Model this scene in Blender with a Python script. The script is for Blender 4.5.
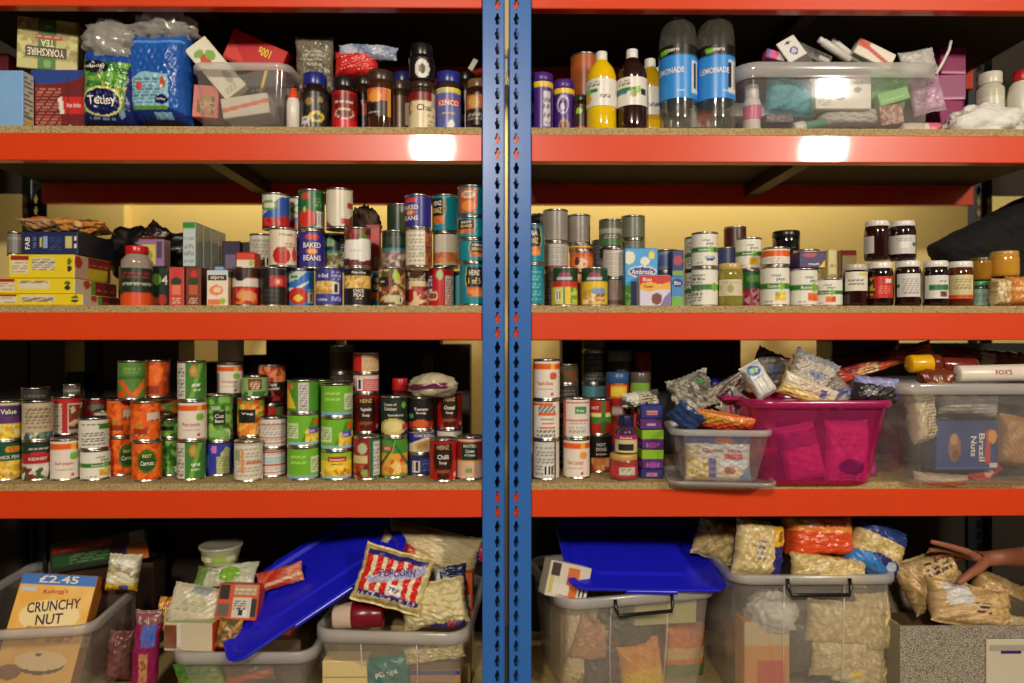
import bpy, math, random
import numpy as np
from mathutils import Vector, Matrix, Euler

for o in list(bpy.data.objects):
    bpy.data.objects.remove(o)
SC = bpy.context.scene
COL = SC.collection
R = math.radians
PI = math.pi

# ------------------------------------------------------------------ camera, light, exposure
DC, ZC, FPX, YAW = 1.81, 1.22, 682.67, R(-0.65)
S0 = DC / FPX
cam_d = bpy.data.cameras.new('camera')
cam_d.sensor_width = 36.0
cam_d.lens = 24.0
cam_d.clip_start = 0.05
cam_d.dof.use_dof = True
cam_d.dof.focus_distance = 1.86
cam_d.dof.aperture_fstop = 1.1
cam = bpy.data.objects.new('camera', cam_d)
COL.objects.link(cam)
cam.location = (0, -DC, ZC)
cam.rotation_euler = (R(90), 0, YAW)
SC.camera = cam

SC.view_settings.view_transform = 'Standard'
SC.view_settings.look = 'None'
SC.view_settings.exposure = -0.10
SC.view_settings.gamma = 1.0
SC.view_settings.use_curve_mapping = False

wd = bpy.data.worlds.new('world')
SC.world = wd
wd.use_nodes = True
wd.node_tree.nodes['Background'].inputs[0].default_value = (1.0, 0.88, 0.72, 1)
wd.node_tree.nodes['Background'].inputs[1].default_value = 0.012

def area(name, loc, rot, sx, sy, power, color):
    l = bpy.data.lights.new(name, 'AREA')
    l.shape = 'RECTANGLE'; l.size = sx; l.size_y = sy
    l.energy = power; l.color = color
    o = bpy.data.objects.new(name, l)
    o.location = loc; o.rotation_euler = rot
    COL.objects.link(o)
    return o
WARM = (1.0, 0.905, 0.77)
CEIL = 3.20
LAMPS = [(x, y, 2.873) for y in (-4.0,) for x in (-0.61, 2.73)]      # white globe pendants of the hall
for lx, ly, lz in LAMPS:
    l = bpy.data.lights.new('globe_light', 'POINT'); l.energy = 425; l.color = WARM; l.shadow_soft_size = 0.17
    o = bpy.data.objects.new('globe_light', l); o.location = (lx, ly, lz); COL.objects.link(o)
area('added_rear_light', (0.0, 0.86, 2.24), (0, 0, 0), 3.3, 0.10, 29, (1.0, 0.86, 0.62))  # added lamp out of view, brightens the wall behind the rack

# ------------------------------------------------------------------ pixel helpers (rays through the level camera)
def at(px, py, Y):
    a = (px - 512.0) / FPX; b = (341.5 - py) / FPX
    dx = a * math.cos(YAW) - math.sin(YAW)
    dy = a * math.sin(YAW) + math.cos(YAW)
    k = (Y + DC) / dy
    return Vector((dx * k, Y, ZC + b * k))
def X(px, Y): return at(px, 341.5, Y).x
def Z(py, Y, px=512): return at(px, py, Y).z
def sc(Y): return S0 * (1 + Y / DC)

def lin(c):
    def f(v):
        v /= 255.0
        return v / 12.92 if v <= 0.04045 else ((v + 0.055) / 1.055) ** 2.4
    return (f(c[0]), f(c[1]), f(c[2]))

# ------------------------------------------------------------------ materials
MATS = {}
def nodes_of(m):
    m.use_nodes = True
    nt = m.node_tree
    return nt, nt.nodes, nt.links, nt.nodes['Principled BSDF']
def mat(kind, color=None, rough=0.4, metal=0.0, noise=0.12, scale=40.0, bump=0.0, spec=0.5, coat=0.0):
    """solid colour with a little procedural mottling; kind 'attr' reads the printed colour attribute"""
    key = (kind, color, rough, metal, noise, scale, bump, spec, coat)
    if key in MATS: return MATS[key]
    m = bpy.data.materials.new('%s_%d' % (kind, len(MATS)))
    nt, N, L, P = nodes_of(m)
    P.inputs['Roughness'].default_value = rough
    P.inputs['Metallic'].default_value = metal
    P.inputs['Specular IOR Level'].default_value = spec
    P.inputs['Coat Weight'].default_value = coat
    P.inputs['Coat Roughness'].default_value = 0.06
    tc = N.new('ShaderNodeTexCoord')
    nz = N.new('ShaderNodeTexNoise'); nz.inputs['Scale'].default_value = scale; nz.inputs['Detail'].default_value = 4
    L.new(tc.outputs['Object'], nz.inputs['Vector'])
    rm = N.new('ShaderNodeMapRange'); rm.inputs[3].default_value = 1 - noise; rm.inputs[4].default_value = 1 + noise
    L.new(nz.outputs['Fac'], rm.inputs[0])
    mx = N.new('ShaderNodeVectorMath'); mx.operation = 'MULTIPLY'
    if kind == 'attr' or color is None:
        at_ = N.new('ShaderNodeAttribute'); at_.attribute_name = 'Col'
        L.new(at_.outputs['Color'], mx.inputs[0])
    else:
        rgb = N.new('ShaderNodeRGB'); rgb.outputs[0].default_value = (*lin(color), 1)
        L.new(rgb.outputs[0], mx.inputs[0])
    L.new(rm.outputs[0], mx.inputs[1])
    L.new(mx.outputs[0], P.inputs['Base Color'])
    if bump:
        bp = N.new('ShaderNodeBump'); bp.inputs['Strength'].default_value = bump; bp.inputs['Distance'].default_value = 0.004
        L.new(nz.outputs['Fac'], bp.inputs['Height']); L.new(bp.outputs[0], P.inputs['Normal'])
    MATS[key] = m
    return m
PAPER = mat('attr', None, 0.34, 0, 0.05, 60)
CARD = mat('attr', None, 0.45, 0, 0.05, 60)
FILM = mat('attr', None, 0.27, 0, 0.06, 16, 0.08)
TIN = mat('metal', (205, 200, 190), 0.28, 1.0, 0.10, 30)
INK = {}
def ink(c):
    return mat('ink', c, 0.4, 0, 0.0, 10)

def clear(name, tint, alpha, rough=0.25, diff=1.0, tk=.15):
    """thin see-through plastic: part of the light passes straight, part is scattered, with a gloss on top"""
    key = ('clear', name)
    if key in MATS: return MATS[key]
    m = bpy.data.materials.new(name)
    m.use_nodes = True
    nt = m.node_tree; N = nt.nodes; L = nt.links
    N.remove(N['Principled BSDF'])
    out = N['Material Output']
    t = lin(tint)
    tr = N.new('ShaderNodeBsdfTransparent'); tr.inputs[0].default_value = tuple(.97 * (1 - tk + tk * v / max(t)) for v in t) + (1,)
    df = N.new('ShaderNodeBsdfDiffuse')
    tl = N.new('ShaderNodeBsdfTranslucent')
    nz = N.new('ShaderNodeTexNoise'); nz.inputs['Scale'].default_value = 7; nz.inputs['Detail'].default_value = 3
    tc = N.new('ShaderNodeTexCoord'); L.new(tc.outputs['Object'], nz.inputs['Vector'])
    for n in (df, tl): n.inputs[0].default_value = (t[0] * diff, t[1] * diff, t[2] * diff, 1)
    ms = N.new('ShaderNodeMixShader'); ms.inputs[0].default_value = 0.4
    L.new(df.outputs[0], ms.inputs[1]); L.new(tl.outputs[0], ms.inputs[2])
    mr = N.new('ShaderNodeMapRange'); mr.inputs[3].default_value = max(0, alpha - 0.07); mr.inputs[4].default_value = alpha + 0.07
    L.new(nz.outputs['Fac'], mr.inputs[0])
    m2 = N.new('ShaderNodeMixShader')
    L.new(mr.outputs[0], m2.inputs[0]); L.new(tr.outputs[0], m2.inputs[1]); L.new(ms.outputs[0], m2.inputs[2])
    gl = N.new('ShaderNodeBsdfGlossy'); gl.inputs['Roughness'].default_value = rough
    gl.inputs[0].default_value = (1, 1, 1, 1)
    lw = N.new('ShaderNodeLayerWeight'); lw.inputs[0].default_value = 0.22      # same from either side of the thin wall
    fr = N.new('ShaderNodeMapRange'); fr.inputs[3].default_value = 0.05; fr.inputs[4].default_value = 0.45
    L.new(lw.outputs['Facing'], fr.inputs[0])
    m3 = N.new('ShaderNodeMixShader')
    L.new(fr.outputs[0], m3.inputs[0]); L.new(m2.outputs[0], m3.inputs[1]); L.new(gl.outputs[0], m3.inputs[2])
    L.new(m3.outputs[0], out.inputs[0])
    MATS[key] = m
    return m
TUBW = clear('clear_tub_plastic', (240, 236, 230), 0.14, 0.09)
TUBR = clear('clear_tub_rim', (246, 243, 238), 0.46, 0.15)
TUBM = clear('milky_tub_plastic', (240, 232, 218), 0.24, 0.20)
PINKP = clear('pink_tub_plastic', (216, 40, 138), 0.34, 0.2, 1.0, .8)
PINKR = clear('pink_tub_rim', (214, 36, 130), 0.70, 0.25, 1.0, .8)
BAGP = clear('crumpled_clear_film', (232, 226, 212), 0.50, 0.12)
WRAP = clear('clear_wrap', (190, 195, 190), 0.30, 0.12)
PET = clear('clear_bottle_plastic', (214, 216, 200), 0.09, 0.04)

# ------------------------------------------------------------------ mesh helpers
def link(name, me, parent=None, loc=None, rot=None):
    o = bpy.data.objects.new(name, me)
    COL.objects.link(o)
    if parent is not None: o.parent = parent
    if loc is not None: o.location = loc
    if rot is not None: o.rotation_euler = rot
    return o
def mesh(name, V, F, m, col=None, smooth=True):
    me = bpy.data.meshes.new(name)
    me.from_pydata([tuple(v) for v in np.asarray(V, float)] if not isinstance(V, list) else V, [], F)
    if smooth: me.polygons.foreach_set('use_smooth', [True] * len(me.polygons))
    if col is not None:
        a = me.attributes.new('Col', 'FLOAT_COLOR', 'POINT')
        c4 = np.ones((len(me.vertices), 4), np.float32); c4[:, :3] = col
        a.data.foreach_set('color', c4.ravel())
    me.materials.append(m)
    me.update()
    return me
def tag(o, label, cat, group=None, kind=None):
    if label: o['label'] = label
    if cat: o['category'] = cat
    if group: o['group'] = group
    if kind: o['kind'] = kind
    return o
def empty(name, loc, rot=(0, 0, 0)):
    o = bpy.data.objects.new(name, None)
    o.empty_display_size = 0.03
    COL.objects.link(o); o.location = loc; o.rotation_euler = rot
    return o
def grid_faces(nu, nv, wrap=False):
    F = []
    for j in range(nv - 1):
        for i in range(nu if wrap else nu - 1):
            a = j * nu + i; b = j * nu + (i + 1) % nu
            F.append((a, b, b + nu, a + nu))
    return F
GF = {}
def gfaces(nu, nv, wrap=False):
    k = (nu, nv, wrap)
    if k not in GF: GF[k] = grid_faces(nu, nv, wrap)
    return GF[k]
def lathe(name, prof, m, seg=32, cap0=True, cap1=True, sharp=False):
    n = len(prof)
    th = np.arange(seg) * 2 * PI / seg
    V = np.zeros((n, seg, 3))
    for i, (r, z) in enumerate(prof):
        V[i, :, 0] = r * np.sin(th); V[i, :, 1] = -r * np.cos(th); V[i, :, 2] = z
    F = [(a, b, c, d) for (a, b, c, d) in gfaces(seg, n, True)]
    F = list(F)
    if cap0: F.append(tuple(range(seg))[::-1])
    if cap1: F.append(tuple((n - 1) * seg + k for k in range(seg)))
    me = mesh(name, V.reshape(-1, 3), F, m)
    return me
def boxverts(x0, x1, y0, y1, z0, z1):
    return [(x0, y0, z0), (x1, y0, z0), (x1, y1, z0), (x0, y1, z0), (x0, y0, z1), (x1, y0, z1), (x1, y1, z1), (x0, y1, z1)]
BF = [(0, 3, 2, 1), (4, 5, 6, 7), (0, 1, 5, 4), (1, 2, 6, 5), (2, 3, 7, 6), (3, 0, 4, 7)]
class MB:
    def __init__(s): s.V = []; s.F = []
    def add(s, V, F):
        n = len(s.V); s.V += [tuple(v) for v in V]; s.F += [tuple(i + n for i in f) for f in F]; return s
    def box(s, x0, x1, y0, y1, z0, z1, e=0.0):
        if e <= 0: return s.add(boxverts(x0, x1, y0, y1, z0, z1), BF)
        V = []
        for z, k in ((z0, e), (z0 + e, 0), (z1 - e, 0), (z1, e)):
            a, b, c, d = x0 + k, x1 - k, y0 + k, y1 - k
            V += [(a + e, c, z), (b - e, c, z), (b, c + e, z), (b, d - e, z), (b - e, d, z), (a + e, d, z), (a, d - e, z), (a, c + e, z)]
        F = [tuple(range(7, -1, -1)), tuple(range(24, 32))]
        for j in range(3):
            for i in range(8):
                F.append((j * 8 + i, j * 8 + (i + 1) % 8, j * 8 + 8 + (i + 1) % 8, j * 8 + 8 + i))
        return s.add(V, F)
    def tube(s, pts, r, seg=8):
        pts = [Vector(p) for p in pts]; n = len(pts); V = []
        for i, p in enumerate(pts):
            t = (pts[min(i + 1, n - 1)] - pts[max(i - 1, 0)]).normalized()
            u = t.cross(Vector((0.13, 0.2, 1))).normalized(); w = t.cross(u)
            for k in range(seg):
                a = 2 * PI * k / seg
                V.append(p + u * (r * math.cos(a)) + w * (r * math.sin(a)))
        F = [tuple(range(seg))[::-1], tuple((n - 1) * seg + k for k in range(seg))]
        for j in range(n - 1):
            for i in range(seg):
                F.append((j * seg + i, j * seg + (i + 1) % seg, (j + 1) * seg + (i + 1) % seg, (j + 1) * seg + i))
        return s.add(V, F)
    def obj(s, name, m, parent=None, loc=None, rot=None, smooth=False):
        return link(name, mesh(name, s.V, s.F, m, None, smooth), parent, loc, rot)

# ------------------------------------------------------------------ printed artwork -> colour attribute + lettering
def vnoise(x, y, seed):
    rs = np.random.default_rng(seed); v = 0
    for k in range(5):
        a = rs.uniform(-1, 1, 2) * (1.5 + 1.6 * k); ph = rs.uniform(0, 6.28)
        v = v + np.sin(x * a[0] * 3 + y * a[1] * 3 + ph) / (1 + 0.35 * k)
    return v / 3.2
def paint(ops, x, y, hw, h, seed=1):
    c = np.zeros((len(x), 3)); c[:] = lin((205, 198, 185))
    xm = x * hw; ym = y * h
    for n, op in enumerate(ops):
        k = op[0]
        if k == 'bg': c[:] = lin(op[1])
        elif k == 'r':
            q = (x >= op[1]) & (x <= op[3]) & (y >= op[2]) & (y <= op[4]); c[q] = lin(op[5])
        elif k == 'e':
            q = ((x - op[1]) / op[3]) ** 2 + ((y - op[2]) / op[4]) ** 2 <= 1; c[q] = lin(op[5])
        elif k == 'p':
            P = op[1]; q = np.zeros(len(x), bool); j = len(P) - 1
            for i in range(len(P)):
                xi, yi = P[i]; xj, yj = P[j]
                if yi != yj:
                    q ^= ((yi > y) != (yj > y)) & (x < (xj - xi) * (y - yi) / (yj - yi) + xi)
                j = i
            c[q] = lin(op[2])
        elif k == 'b':                                   # blobs: beans, peas, fruit pictures
            x0, y0, x1, y1, cols, size = op[1:7]
            rs = np.random.default_rng(seed * 31 + n)
            q = np.where((x >= x0) & (x <= x1) & (y >= y0) & (y <= y1))[0]
            if len(q) == 0: continue
            cnt = int(min(220, max(4, (x1 - x0) * hw * (y1 - y0) * h / size ** 2)))
            sx = rs.uniform(x0, x1, cnt) * hw; sy = rs.uniform(y0, y1, cnt) * h
            d = (xm[q, None] - sx[None]) ** 2 + (ym[q, None] - sy[None]) ** 2
            w = d.argmin(1); pal = np.array([lin(v) for v in cols])
            pc = pal[rs.integers(0, len(cols), cnt)]
            c[q] = pc[w]
        elif k == 'l':                                   # lines of small print
            x0, y0, x1, y1, cc, nl = op[1:7]
            rs = np.random.default_rng(seed * 17 + n)
            q = (x >= x0) & (x <= x1) & (y >= y0) & (y <= y1)
            row = np.floor((y - y0) / (y1 - y0) * nl * 2)
            word = np.sin(x * 19 + row * 2.3 + seed) > -0.72
            q &= (row % 2 == 0) & word; c[q] = lin(cc) if True else 0
        elif k == 'k':                                   # barcode
            x0, y0, x1, y1 = op[1:5]
            q = (x >= x0) & (x <= x1) & (y >= y0) & (y <= y1); c[q] = lin((225, 220, 212))
            q &= (np.sin((x - x0) / (x1 - x0) * 46) > 0.1) & (y > y0 + 0.1 * (y1 - y0)) & (y < y0 + .93 * (y1 - y0)); c[q] = lin((40, 38, 36))
        elif k == 'n':                                   # mottling with a second colour
            f = np.clip(0.5 + vnoise(xm * op[3], ym * op[3], seed + n), 0, 1)[:, None] * op[2]
            c = c * (1 - f) + np.array(lin(op[1])) * f
        elif k == 's':                                   # diagonal stripe: y = a*x+b +- w
            q = np.abs(y - op[1] * x - op[2]) <= op[3]; c[q] = lin(op[4])
    return c

TXT = {}
def text_pts(body):
    if body in TXT: return TXT[body]
    cu = bpy.data.curves.new('txt', 'FONT'); cu.body = body; cu.size = 1.0
    cu.align_x = 'CENTER'; cu.align_y = 'CENTER'; cu.resolution_u = 2; cu.offset = 0.018
    ob = bpy.data.objects.new('txt', cu); COL.objects.link(ob)
    dg = bpy.context.evaluated_depsgraph_get(); dg.update()
    me = ob.evaluated_get(dg).to_mesh()
    V = np.array([v.co[:] for v in me.vertices]); F = [tuple(p.vertices) for p in me.polygons]
    ob.evaluated_get(dg).to_mesh_clear()
    bpy.data.objects.remove(ob); bpy.data.curves.remove(cu)
    if len(V):
        V[:, 0] -= (V[:, 0].min() + V[:, 0].max()) / 2; V[:, 1] -= (V[:, 1].min() + V[:, 1].max()) / 2
    TXT[body] = (V, F)
    return TXT[body]
def lettering(ops, hw, h, surf, parent):
    """('t', words, cx, cy, cap height / h, colour, half width in x units or None, rotation deg)"""
    for op in ops:
        if op[0] != 't': continue
        body, cx, cy, sz, cc = op[1:6]
        V, F = text_pts(body)
        if not len(V): continue
        kh = sz * h / max(1e-6, (V[:, 1].max() - V[:, 1].min()))
        kw = kh
        if len(op) > 6 and op[6]: kw = 2 * op[6] * hw / (V[:, 0].max() - V[:, 0].min())
        a = R(op[7]) if len(op) > 7 else 0.0
        x = V[:, 0] * kw; y = V[:, 1] * kh
        xr = x * math.cos(a) - y * math.sin(a); yr = x * math.sin(a) + y * math.cos(a)
        P = surf(cx * hw + xr, cy * h + yr, 0.0006)
        link('lettering', mesh('lettering', P, F, ink(cc), None, False), parent)

# ------------------------------------------------------------------ tins
FR = np.concatenate([np.linspace(-95, 95, 47), np.linspace(95, 265, 12)[1:-1]])     # dense in front
def cyl_label(name, parent, r, z0, z1, ops, rot=0.0, seed=1, rows=26, arc=None, m=None, cen=0.0):
    """wrapped paper label; artwork x is the projected position across the visible half.  arc = half angle, else full wrap"""
    if arc is None:
        th = np.radians(FR); wrap = True
    else:
        th = np.radians(np.linspace(cen - arc, cen + arc, 25)); wrap = False
    v = np.linspace(0, 1, rows)
    T, Vv = np.meshgrid(th, v)
    P = np.stack([r * np.sin(T), -r * np.cos(T), z0 + (z1 - z0) * Vv], -1).reshape(-1, 3)
    t = T.ravel() - math.radians(rot)
    t = (t + PI) % (2 * PI) - PI
    if arc is None:
        sx = np.sin(t); x = np.where(np.abs(t) <= PI / 2, sx, np.sign(t) * (2 - np.abs(sx)))
    else:
        x = (T.ravel() - math.radians(cen)) / math.radians(arc)
    c = paint(ops, x, Vv.ravel(), r if arc is None else r * math.radians(arc), z1 - z0, seed)
    lb = link(name, mesh(name, P, gfaces(len(th), rows, wrap), m or PAPER, c), parent)
    hw = r if arc is None else r * math.radians(arc)
    def surf(xm, ym, off):
        if arc is None:
            # centre of words placed by projected x, letters wrapped by arc length
            c0 = float(np.mean(xm)); tt = math.asin(max(-1, min(1, c0 / r))) + (xm - c0) / r + math.radians(rot)
        else:
            tt = xm / r + math.radians(cen)
        rr = r + off
        return np.stack([rr * np.sin(tt), -rr * np.cos(tt), z0 + ym], -1)
    lettering(ops, hw, z1 - z0, surf, lb)
    return lb
CYL = []
def clash(x, y, r, z0, z1):
    return any((x - a) ** 2 + (y - b) ** 2 < (r + c + .0004) ** 2 and z0 < d1 - .002 and z1 > d0 + .002 for a, b, c, d0, d1 in CYL)
def settle(Y, items):
    """items: (px, dy, r, z0, z1); slide the pile back along its sight line until it touches nothing"""
    y = Y
    while y < Y + .10 and any(clash(X(p, y + dy), y + dy, r, a, b) for p, dy, r, a, b in items): y += .003
    for p, dy, r, a, b in items: CYL.append((X(p, y + dy), y + dy, r, a, b))
    return y
CANM = {}
def can_mesh(r, h):
    k = (round(r, 4), round(h, 4))
    if k not in CANM:
        CANM[k] = lathe('tin_body', [(r - .004, .003), (r - .003, .0008), (r - .0008, 0), (r, .0012), (r, .003), (r - .0016, .005), (r - .0016, h - .005),
                                     (r, h - .003), (r, h - .001), (r - .0008, h), (r - .003, h - .0008), (r - .0038, h - .004), (r * .72, h - .0042), (r * .7, h - .0034), (r * .3, h - .0034)], TIN, 36)
    return CANM[k]
_rp = None
def ring_pull(parent, r, h, a):
    global _rp
    if _rp is None:
        b = MB(); n = 12
        pts = [(0.0075 * math.sin(2 * PI * i / n), 0.010 * math.cos(2 * PI * i / n) + .006, 0) for i in range(n + 1)]
        b.tube(pts, 0.0014, 6); b.box(-.0035, .0035, -.012, -.002, -.001, .0015)
        _rp = mesh('ring_pull', b.V, b.F, TIN)
    link('ring_pull', _rp, parent, (0, 0, h - .0028), (0, 0, a))
SEED = [10]
def face(p): return math.atan2(-p[0], DC + p[1])
def can(px, Y, z, art, label, h=.1075, r=.0372, rot=0.0, name='food_can', group=None, cat='can', pull=False, x=None, bare=None, lab=(0, 1)):
    SEED[0] += 1
    o = link(name, can_mesh(r, h), None, (X(px, Y) if x is None else x, Y, z))
    o.rotation_euler[2] = face(o.location)                # artwork turned towards the aisle
    tag(o, label, cat, group)
    if art is not None:
        a0, a1 = .006 + lab[0] * (h - .012), .006 + lab[1] * (h - .012)
        cyl_label('paper_label', o, r - .0008, a0, a1, art, rot, SEED[0])
    if pull: ring_pull(o, r, h, SEED[0] * 1.7)
    return o
def S(px, Y, z, entries, pull=False, group=None):
    """a stack of tins, bottom first: (art, label, options)"""
    its = []; zz_ = z
    for e in entries:
        op = e[2] if len(e) > 2 else {}; hh = op.get('h', .1075)
        its.append((px + op.get('dx', 0), op.get('dy', 0), op.get('r', .0372), zz_, zz_ + hh)); zz_ += hh
    Y = settle(Y, its)
    for i, e in enumerate(entries):
        art, label = e[0], e[1]; op = dict(e[2]) if len(e) > 2 else {}
        dx = op.pop('dx', 0); dy = op.pop('dy', 0)
        op.setdefault('group', group)
        can(px + dx, Y + dy, z, art, label, pull=(pull and i == len(entries) - 1), **op)
        z += op.get('h', .1075)
    return z

# ------------------------------------------------------------------ cartons
def carton_mesh(name, w, d, h, arts, n, m, seed, base):
    """rounded-edge carton with artwork on its faces; arts: f front, r right, l left, t top"""
    nx, ny, nz = n
    e = min(.0025, w / 8, d / 8, h / 8)
    def ax(L, k):
        return np.concatenate([[-L / 2], np.linspace(-L / 2 + e, L / 2 - e, max(2, k)), [L / 2]])
    gx, gy, gz = ax(w, nx), ax(d, ny), ax(h, nz)
    V = []; C = []; F = []
    def face(U, W, fn, key, hw, hh, flipx=False):
        A, B = np.meshgrid(U, W)
        P = fn(A.ravel(), B.ravel())
        L3 = np.array([w / 2, d / 2, h / 2])
        ed = np.abs(np.abs(P) - L3) < 1e-7
        cnt = ed.sum(1)
        P = np.where(ed & (cnt >= 2)[:, None], P * (1 - e * .45 / L3), P)
        x = A.ravel() / (U[-1]); y = B.ravel() / (2 * W[-1]) + .5
        if flipx: x = -x
        c = paint(arts.get(key, [('bg', base)]), x, y, hw, hh, seed)
        off = len(V)
        V.extend(P.tolist()); C.extend(c.tolist())
        F.extend([tuple(i + off for i in f) for f in gfaces(len(U), len(W))])
    face(gx, gz, lambda a, b: np.stack([a, -np.ones_like(a) * d / 2, b], 1), 'f', w / 2, h)
    face(gy, gz, lambda a, b: np.stack([np.ones_like(a) * w / 2, a, b], 1), 'r', d / 2, h)
    face(-gy, gz, lambda a, b: np.stack([-np.ones_like(a) * w / 2, a, b], 1), 'l', d / 2, h)
    face(-gx, gz, lambda a, b: np.stack([a, np.ones_like(a) * d / 2, b], 1), 'k', w / 2, h)
    face(gx, gy, lambda a, b: np.stack([a, b, np.ones_like(a) * h / 2], 1), 't', w / 2, d)
    face(gx, -gy, lambda a, b: np.stack([a, b, -np.ones_like(a) * h / 2], 1), 'u', w / 2, d)
    return mesh(name, np.array(V), F, m, np.array(C), False)
def carton(name, label, cat, c, w, d, h, arts, base=(200, 190, 170), rot=(0, 0, 0), m=None, group=None, res=None):
    """c = centre of the carton"""
    SEED[0] += 1
    n = res or (max(4, min(70, int(w / .003))), max(3, min(30, int(d / .006))), max(4, min(90, int(h / .003))))
    me = carton_mesh(name, w, d, h, arts, n, m or CARD, SEED[0], base)
    o = link(name, me, None, c, rot)
    tag(o, label, cat, group)
    def sf(xm, ym, off): return np.stack([xm, -np.ones_like(xm) * (d / 2 + off), ym - h / 2], -1)
    def sr(xm, ym, off): return np.stack([np.ones_like(xm) * (w / 2 + off), xm, ym - h / 2], -1)
    def sl(xm, ym, off): return np.stack([-np.ones_like(xm) * (w / 2 + off), -xm, ym - h / 2], -1)
    def st(xm, ym, off): return np.stack([xm, ym - d / 2, np.ones_like(xm) * (h / 2 + off)], -1)
    for k, s_, hw, hh in (('f', sf, w / 2, h), ('r', sr, d / 2, h), ('l', sl, d / 2, h), ('t', st, w / 2, d)):
        if k in arts: lettering(arts[k], hw, hh, s_, o)
    return o
def cart(name, label, cat, x0, x1, ytop, Y, z, d, arts, base=(200, 190, 170), rz=0, group=None, m=None):
    """upright carton whose front face spans px x0..x1 at depth Y, standing at height z, top seen at row ytop"""
    w = (x1 - x0) * sc(Y); zt = Z(ytop, Y, (x0 + x1) / 2); h = zt - z
    return carton(name, label, cat, (X((x0 + x1) / 2, Y), Y + d / 2, z + h / 2), w, d, h, arts, base, (0, 0, R(rz)), m, group)
def cartc(name, label, cat, px, py, Y, w, h, d, arts, base=(200, 190, 170), rot=(0, 0, 0), group=None, m=None):
    """tilted carton, centre seen at px,py at depth Y; w,h in px"""
    k = sc(Y)
    return carton(name, label, cat, at(px, py, Y), w * k, d, h * k, arts, base, tuple(R(a) for a in rot), m, group)

# ------------------------------------------------------------------ bags, packets
def bag(name, label, cat, px, py, Y, w, h, t, art, rot=(0, 0, 0), m=None, fin=.06, wr=.003, group=None, pw=2.6, px_units=True, res=None, back=None):
    """pillow packet: w,h in px at depth Y, t thickness in m; crimped fins at both ends"""
    SEED[0] += 1; sd = SEED[0]
    k = sc(Y) if px_units else 1.0
    W, H = w * k, h * k
    nu = res or int(max(26, min(76, w * .95 if px_units else 40))); nv = res or int(max(26, min(76, h * .95 if px_units else 40)))
    u = np.linspace(-1, 1, nu); v = np.linspace(-1, 1, nv)
    U, Vv = np.meshgrid(u, v); U = U.ravel(); Vv = Vv.ravel()
    def half(uu, vv, sgn):
        vb = np.clip(np.abs(vv) / (1 - fin), 0, 1)
        th = (np.clip(1 - np.abs(uu) ** pw, 0, 1) ** .5) * (np.clip(1 - vb ** pw, 0, 1) ** .5)
        n = vnoise(uu * 2.3 + 9, vv * 2.3 + sgn, sd) * wr * 1.6 + vnoise(uu * 3.6, vv * 3.6 - sgn * 3, sd + 5) * wr * .7
        edge = np.clip((1 - np.abs(uu)) * 6, 0, 1) * np.clip((1 - vb) * 6, 0, 1)
        return t / 2 * th + n * edge + .0006
    bx = lambda uu, vv: uu * W / 2 * (1 - .05 * (1 - vv * vv)) + vnoise(vv * 3, uu * 0 + 1, sd + 2) * wr * .8
    bz = lambda uu, vv: vv * H / 2 * (1 - .04 * (1 - uu * uu)) + vnoise(uu * 3, vv * 0 + 4, sd + 3) * wr * .8
    f = np.stack([bx(U, Vv), -half(U, Vv, 1.0), bz(U, Vv)], -1)
    b = np.stack([bx(U, Vv), half(U, Vv, -1.0), bz(U, Vv)], -1)
    V = np.concatenate([f, b])
    G = gfaces(nu, nv); n0 = nu * nv
    F = list(G) + [tuple(i + n0 for i in q[::-1]) for q in G]
    rim = [i for i in range(nu)] + [j * nu + nu - 1 for j in range(1, nv)] + [(nv - 1) * nu + i for i in range(nu - 2, -1, -1)] + [j * nu for j in range(nv - 2, 0, -1)]
    for i in range(len(rim)):
        a, c_ = rim[i], rim[(i + 1) % len(rim)]
        F.append((c_, a, a + n0, c_ + n0))
    x = U; y = Vv / 2 + .5
    cf = paint(art, x, y, W / 2, H, sd)
    cb = paint(back or art, -x, y, W / 2, H, sd + 1)
    me = mesh(name, V, F, m or FILM, np.concatenate([cf, cb]))
    loc = at(px, py, Y) if px_units else Vector((px, Y, py))
    o = link(name, me, None, loc, tuple(R(a) for a in rot))
    tag(o, label, cat, group)
    def surf(xm, ym, off):
        uu = np.clip(xm / (W / 2), -1, 1); vv = np.clip((ym - H / 2) / (H / 2), -1, 1)
        return np.stack([bx(uu, vv), -half(uu, vv, 1.0) - off - .0012, bz(uu, vv)], -1)
    lettering(art, W / 2, H, surf, o)
    return o
def blob(name, label, cat, c, rad, m, amp=.25, seed=1, rot=(0, 0, 0), freq=1.0, flat=0.0, group=None, col=None, parent=None):
    """crumpled lump (bag of cotton wool, scrunched film)"""
    nu, nv = 40, 24
    th = np.arange(nu) * 2 * PI / nu; ph = np.linspace(.04, PI - .04, nv)
    T, P = np.meshgrid(th, ph); T = T.ravel(); P = P.ravel()
    d = np.stack([np.sin(P) * np.cos(T), np.sin(P) * np.sin(T), -np.cos(P)], -1)
    rs = np.random.default_rng(seed); f = np.zeros(len(T))
    for k in range(9):
        a = rs.normal(0, 1, 3) * freq * (1.6 + k * .9); f += np.abs(np.sin(d @ a + rs.uniform(0, 6.28))) / (1 + .3 * k)
    f = (f - f.mean()) / (f.std() + 1e-6)
    V = d * np.array(rad) * (1 + amp * .4 * f)[:, None]
    V[:, 2] = np.maximum(V[:, 2], -rad[2] * (1 - flat))
    F = list(gfaces(nu, nv, True)) + [tuple(range(nu))[::-1], tuple((nv - 1) * nu + k for k in range(nu))]
    cc = None
    if col: cc = paint(col, d[:, 0], d[:, 2] / 2 + .5, rad[0], rad[2] * 2, seed)
    o = link(name, mesh(name, V, F, m, cc), parent, c, tuple(R(a) for a in rot))
    if parent is None: tag(o, label, cat, group)
    return o

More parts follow.
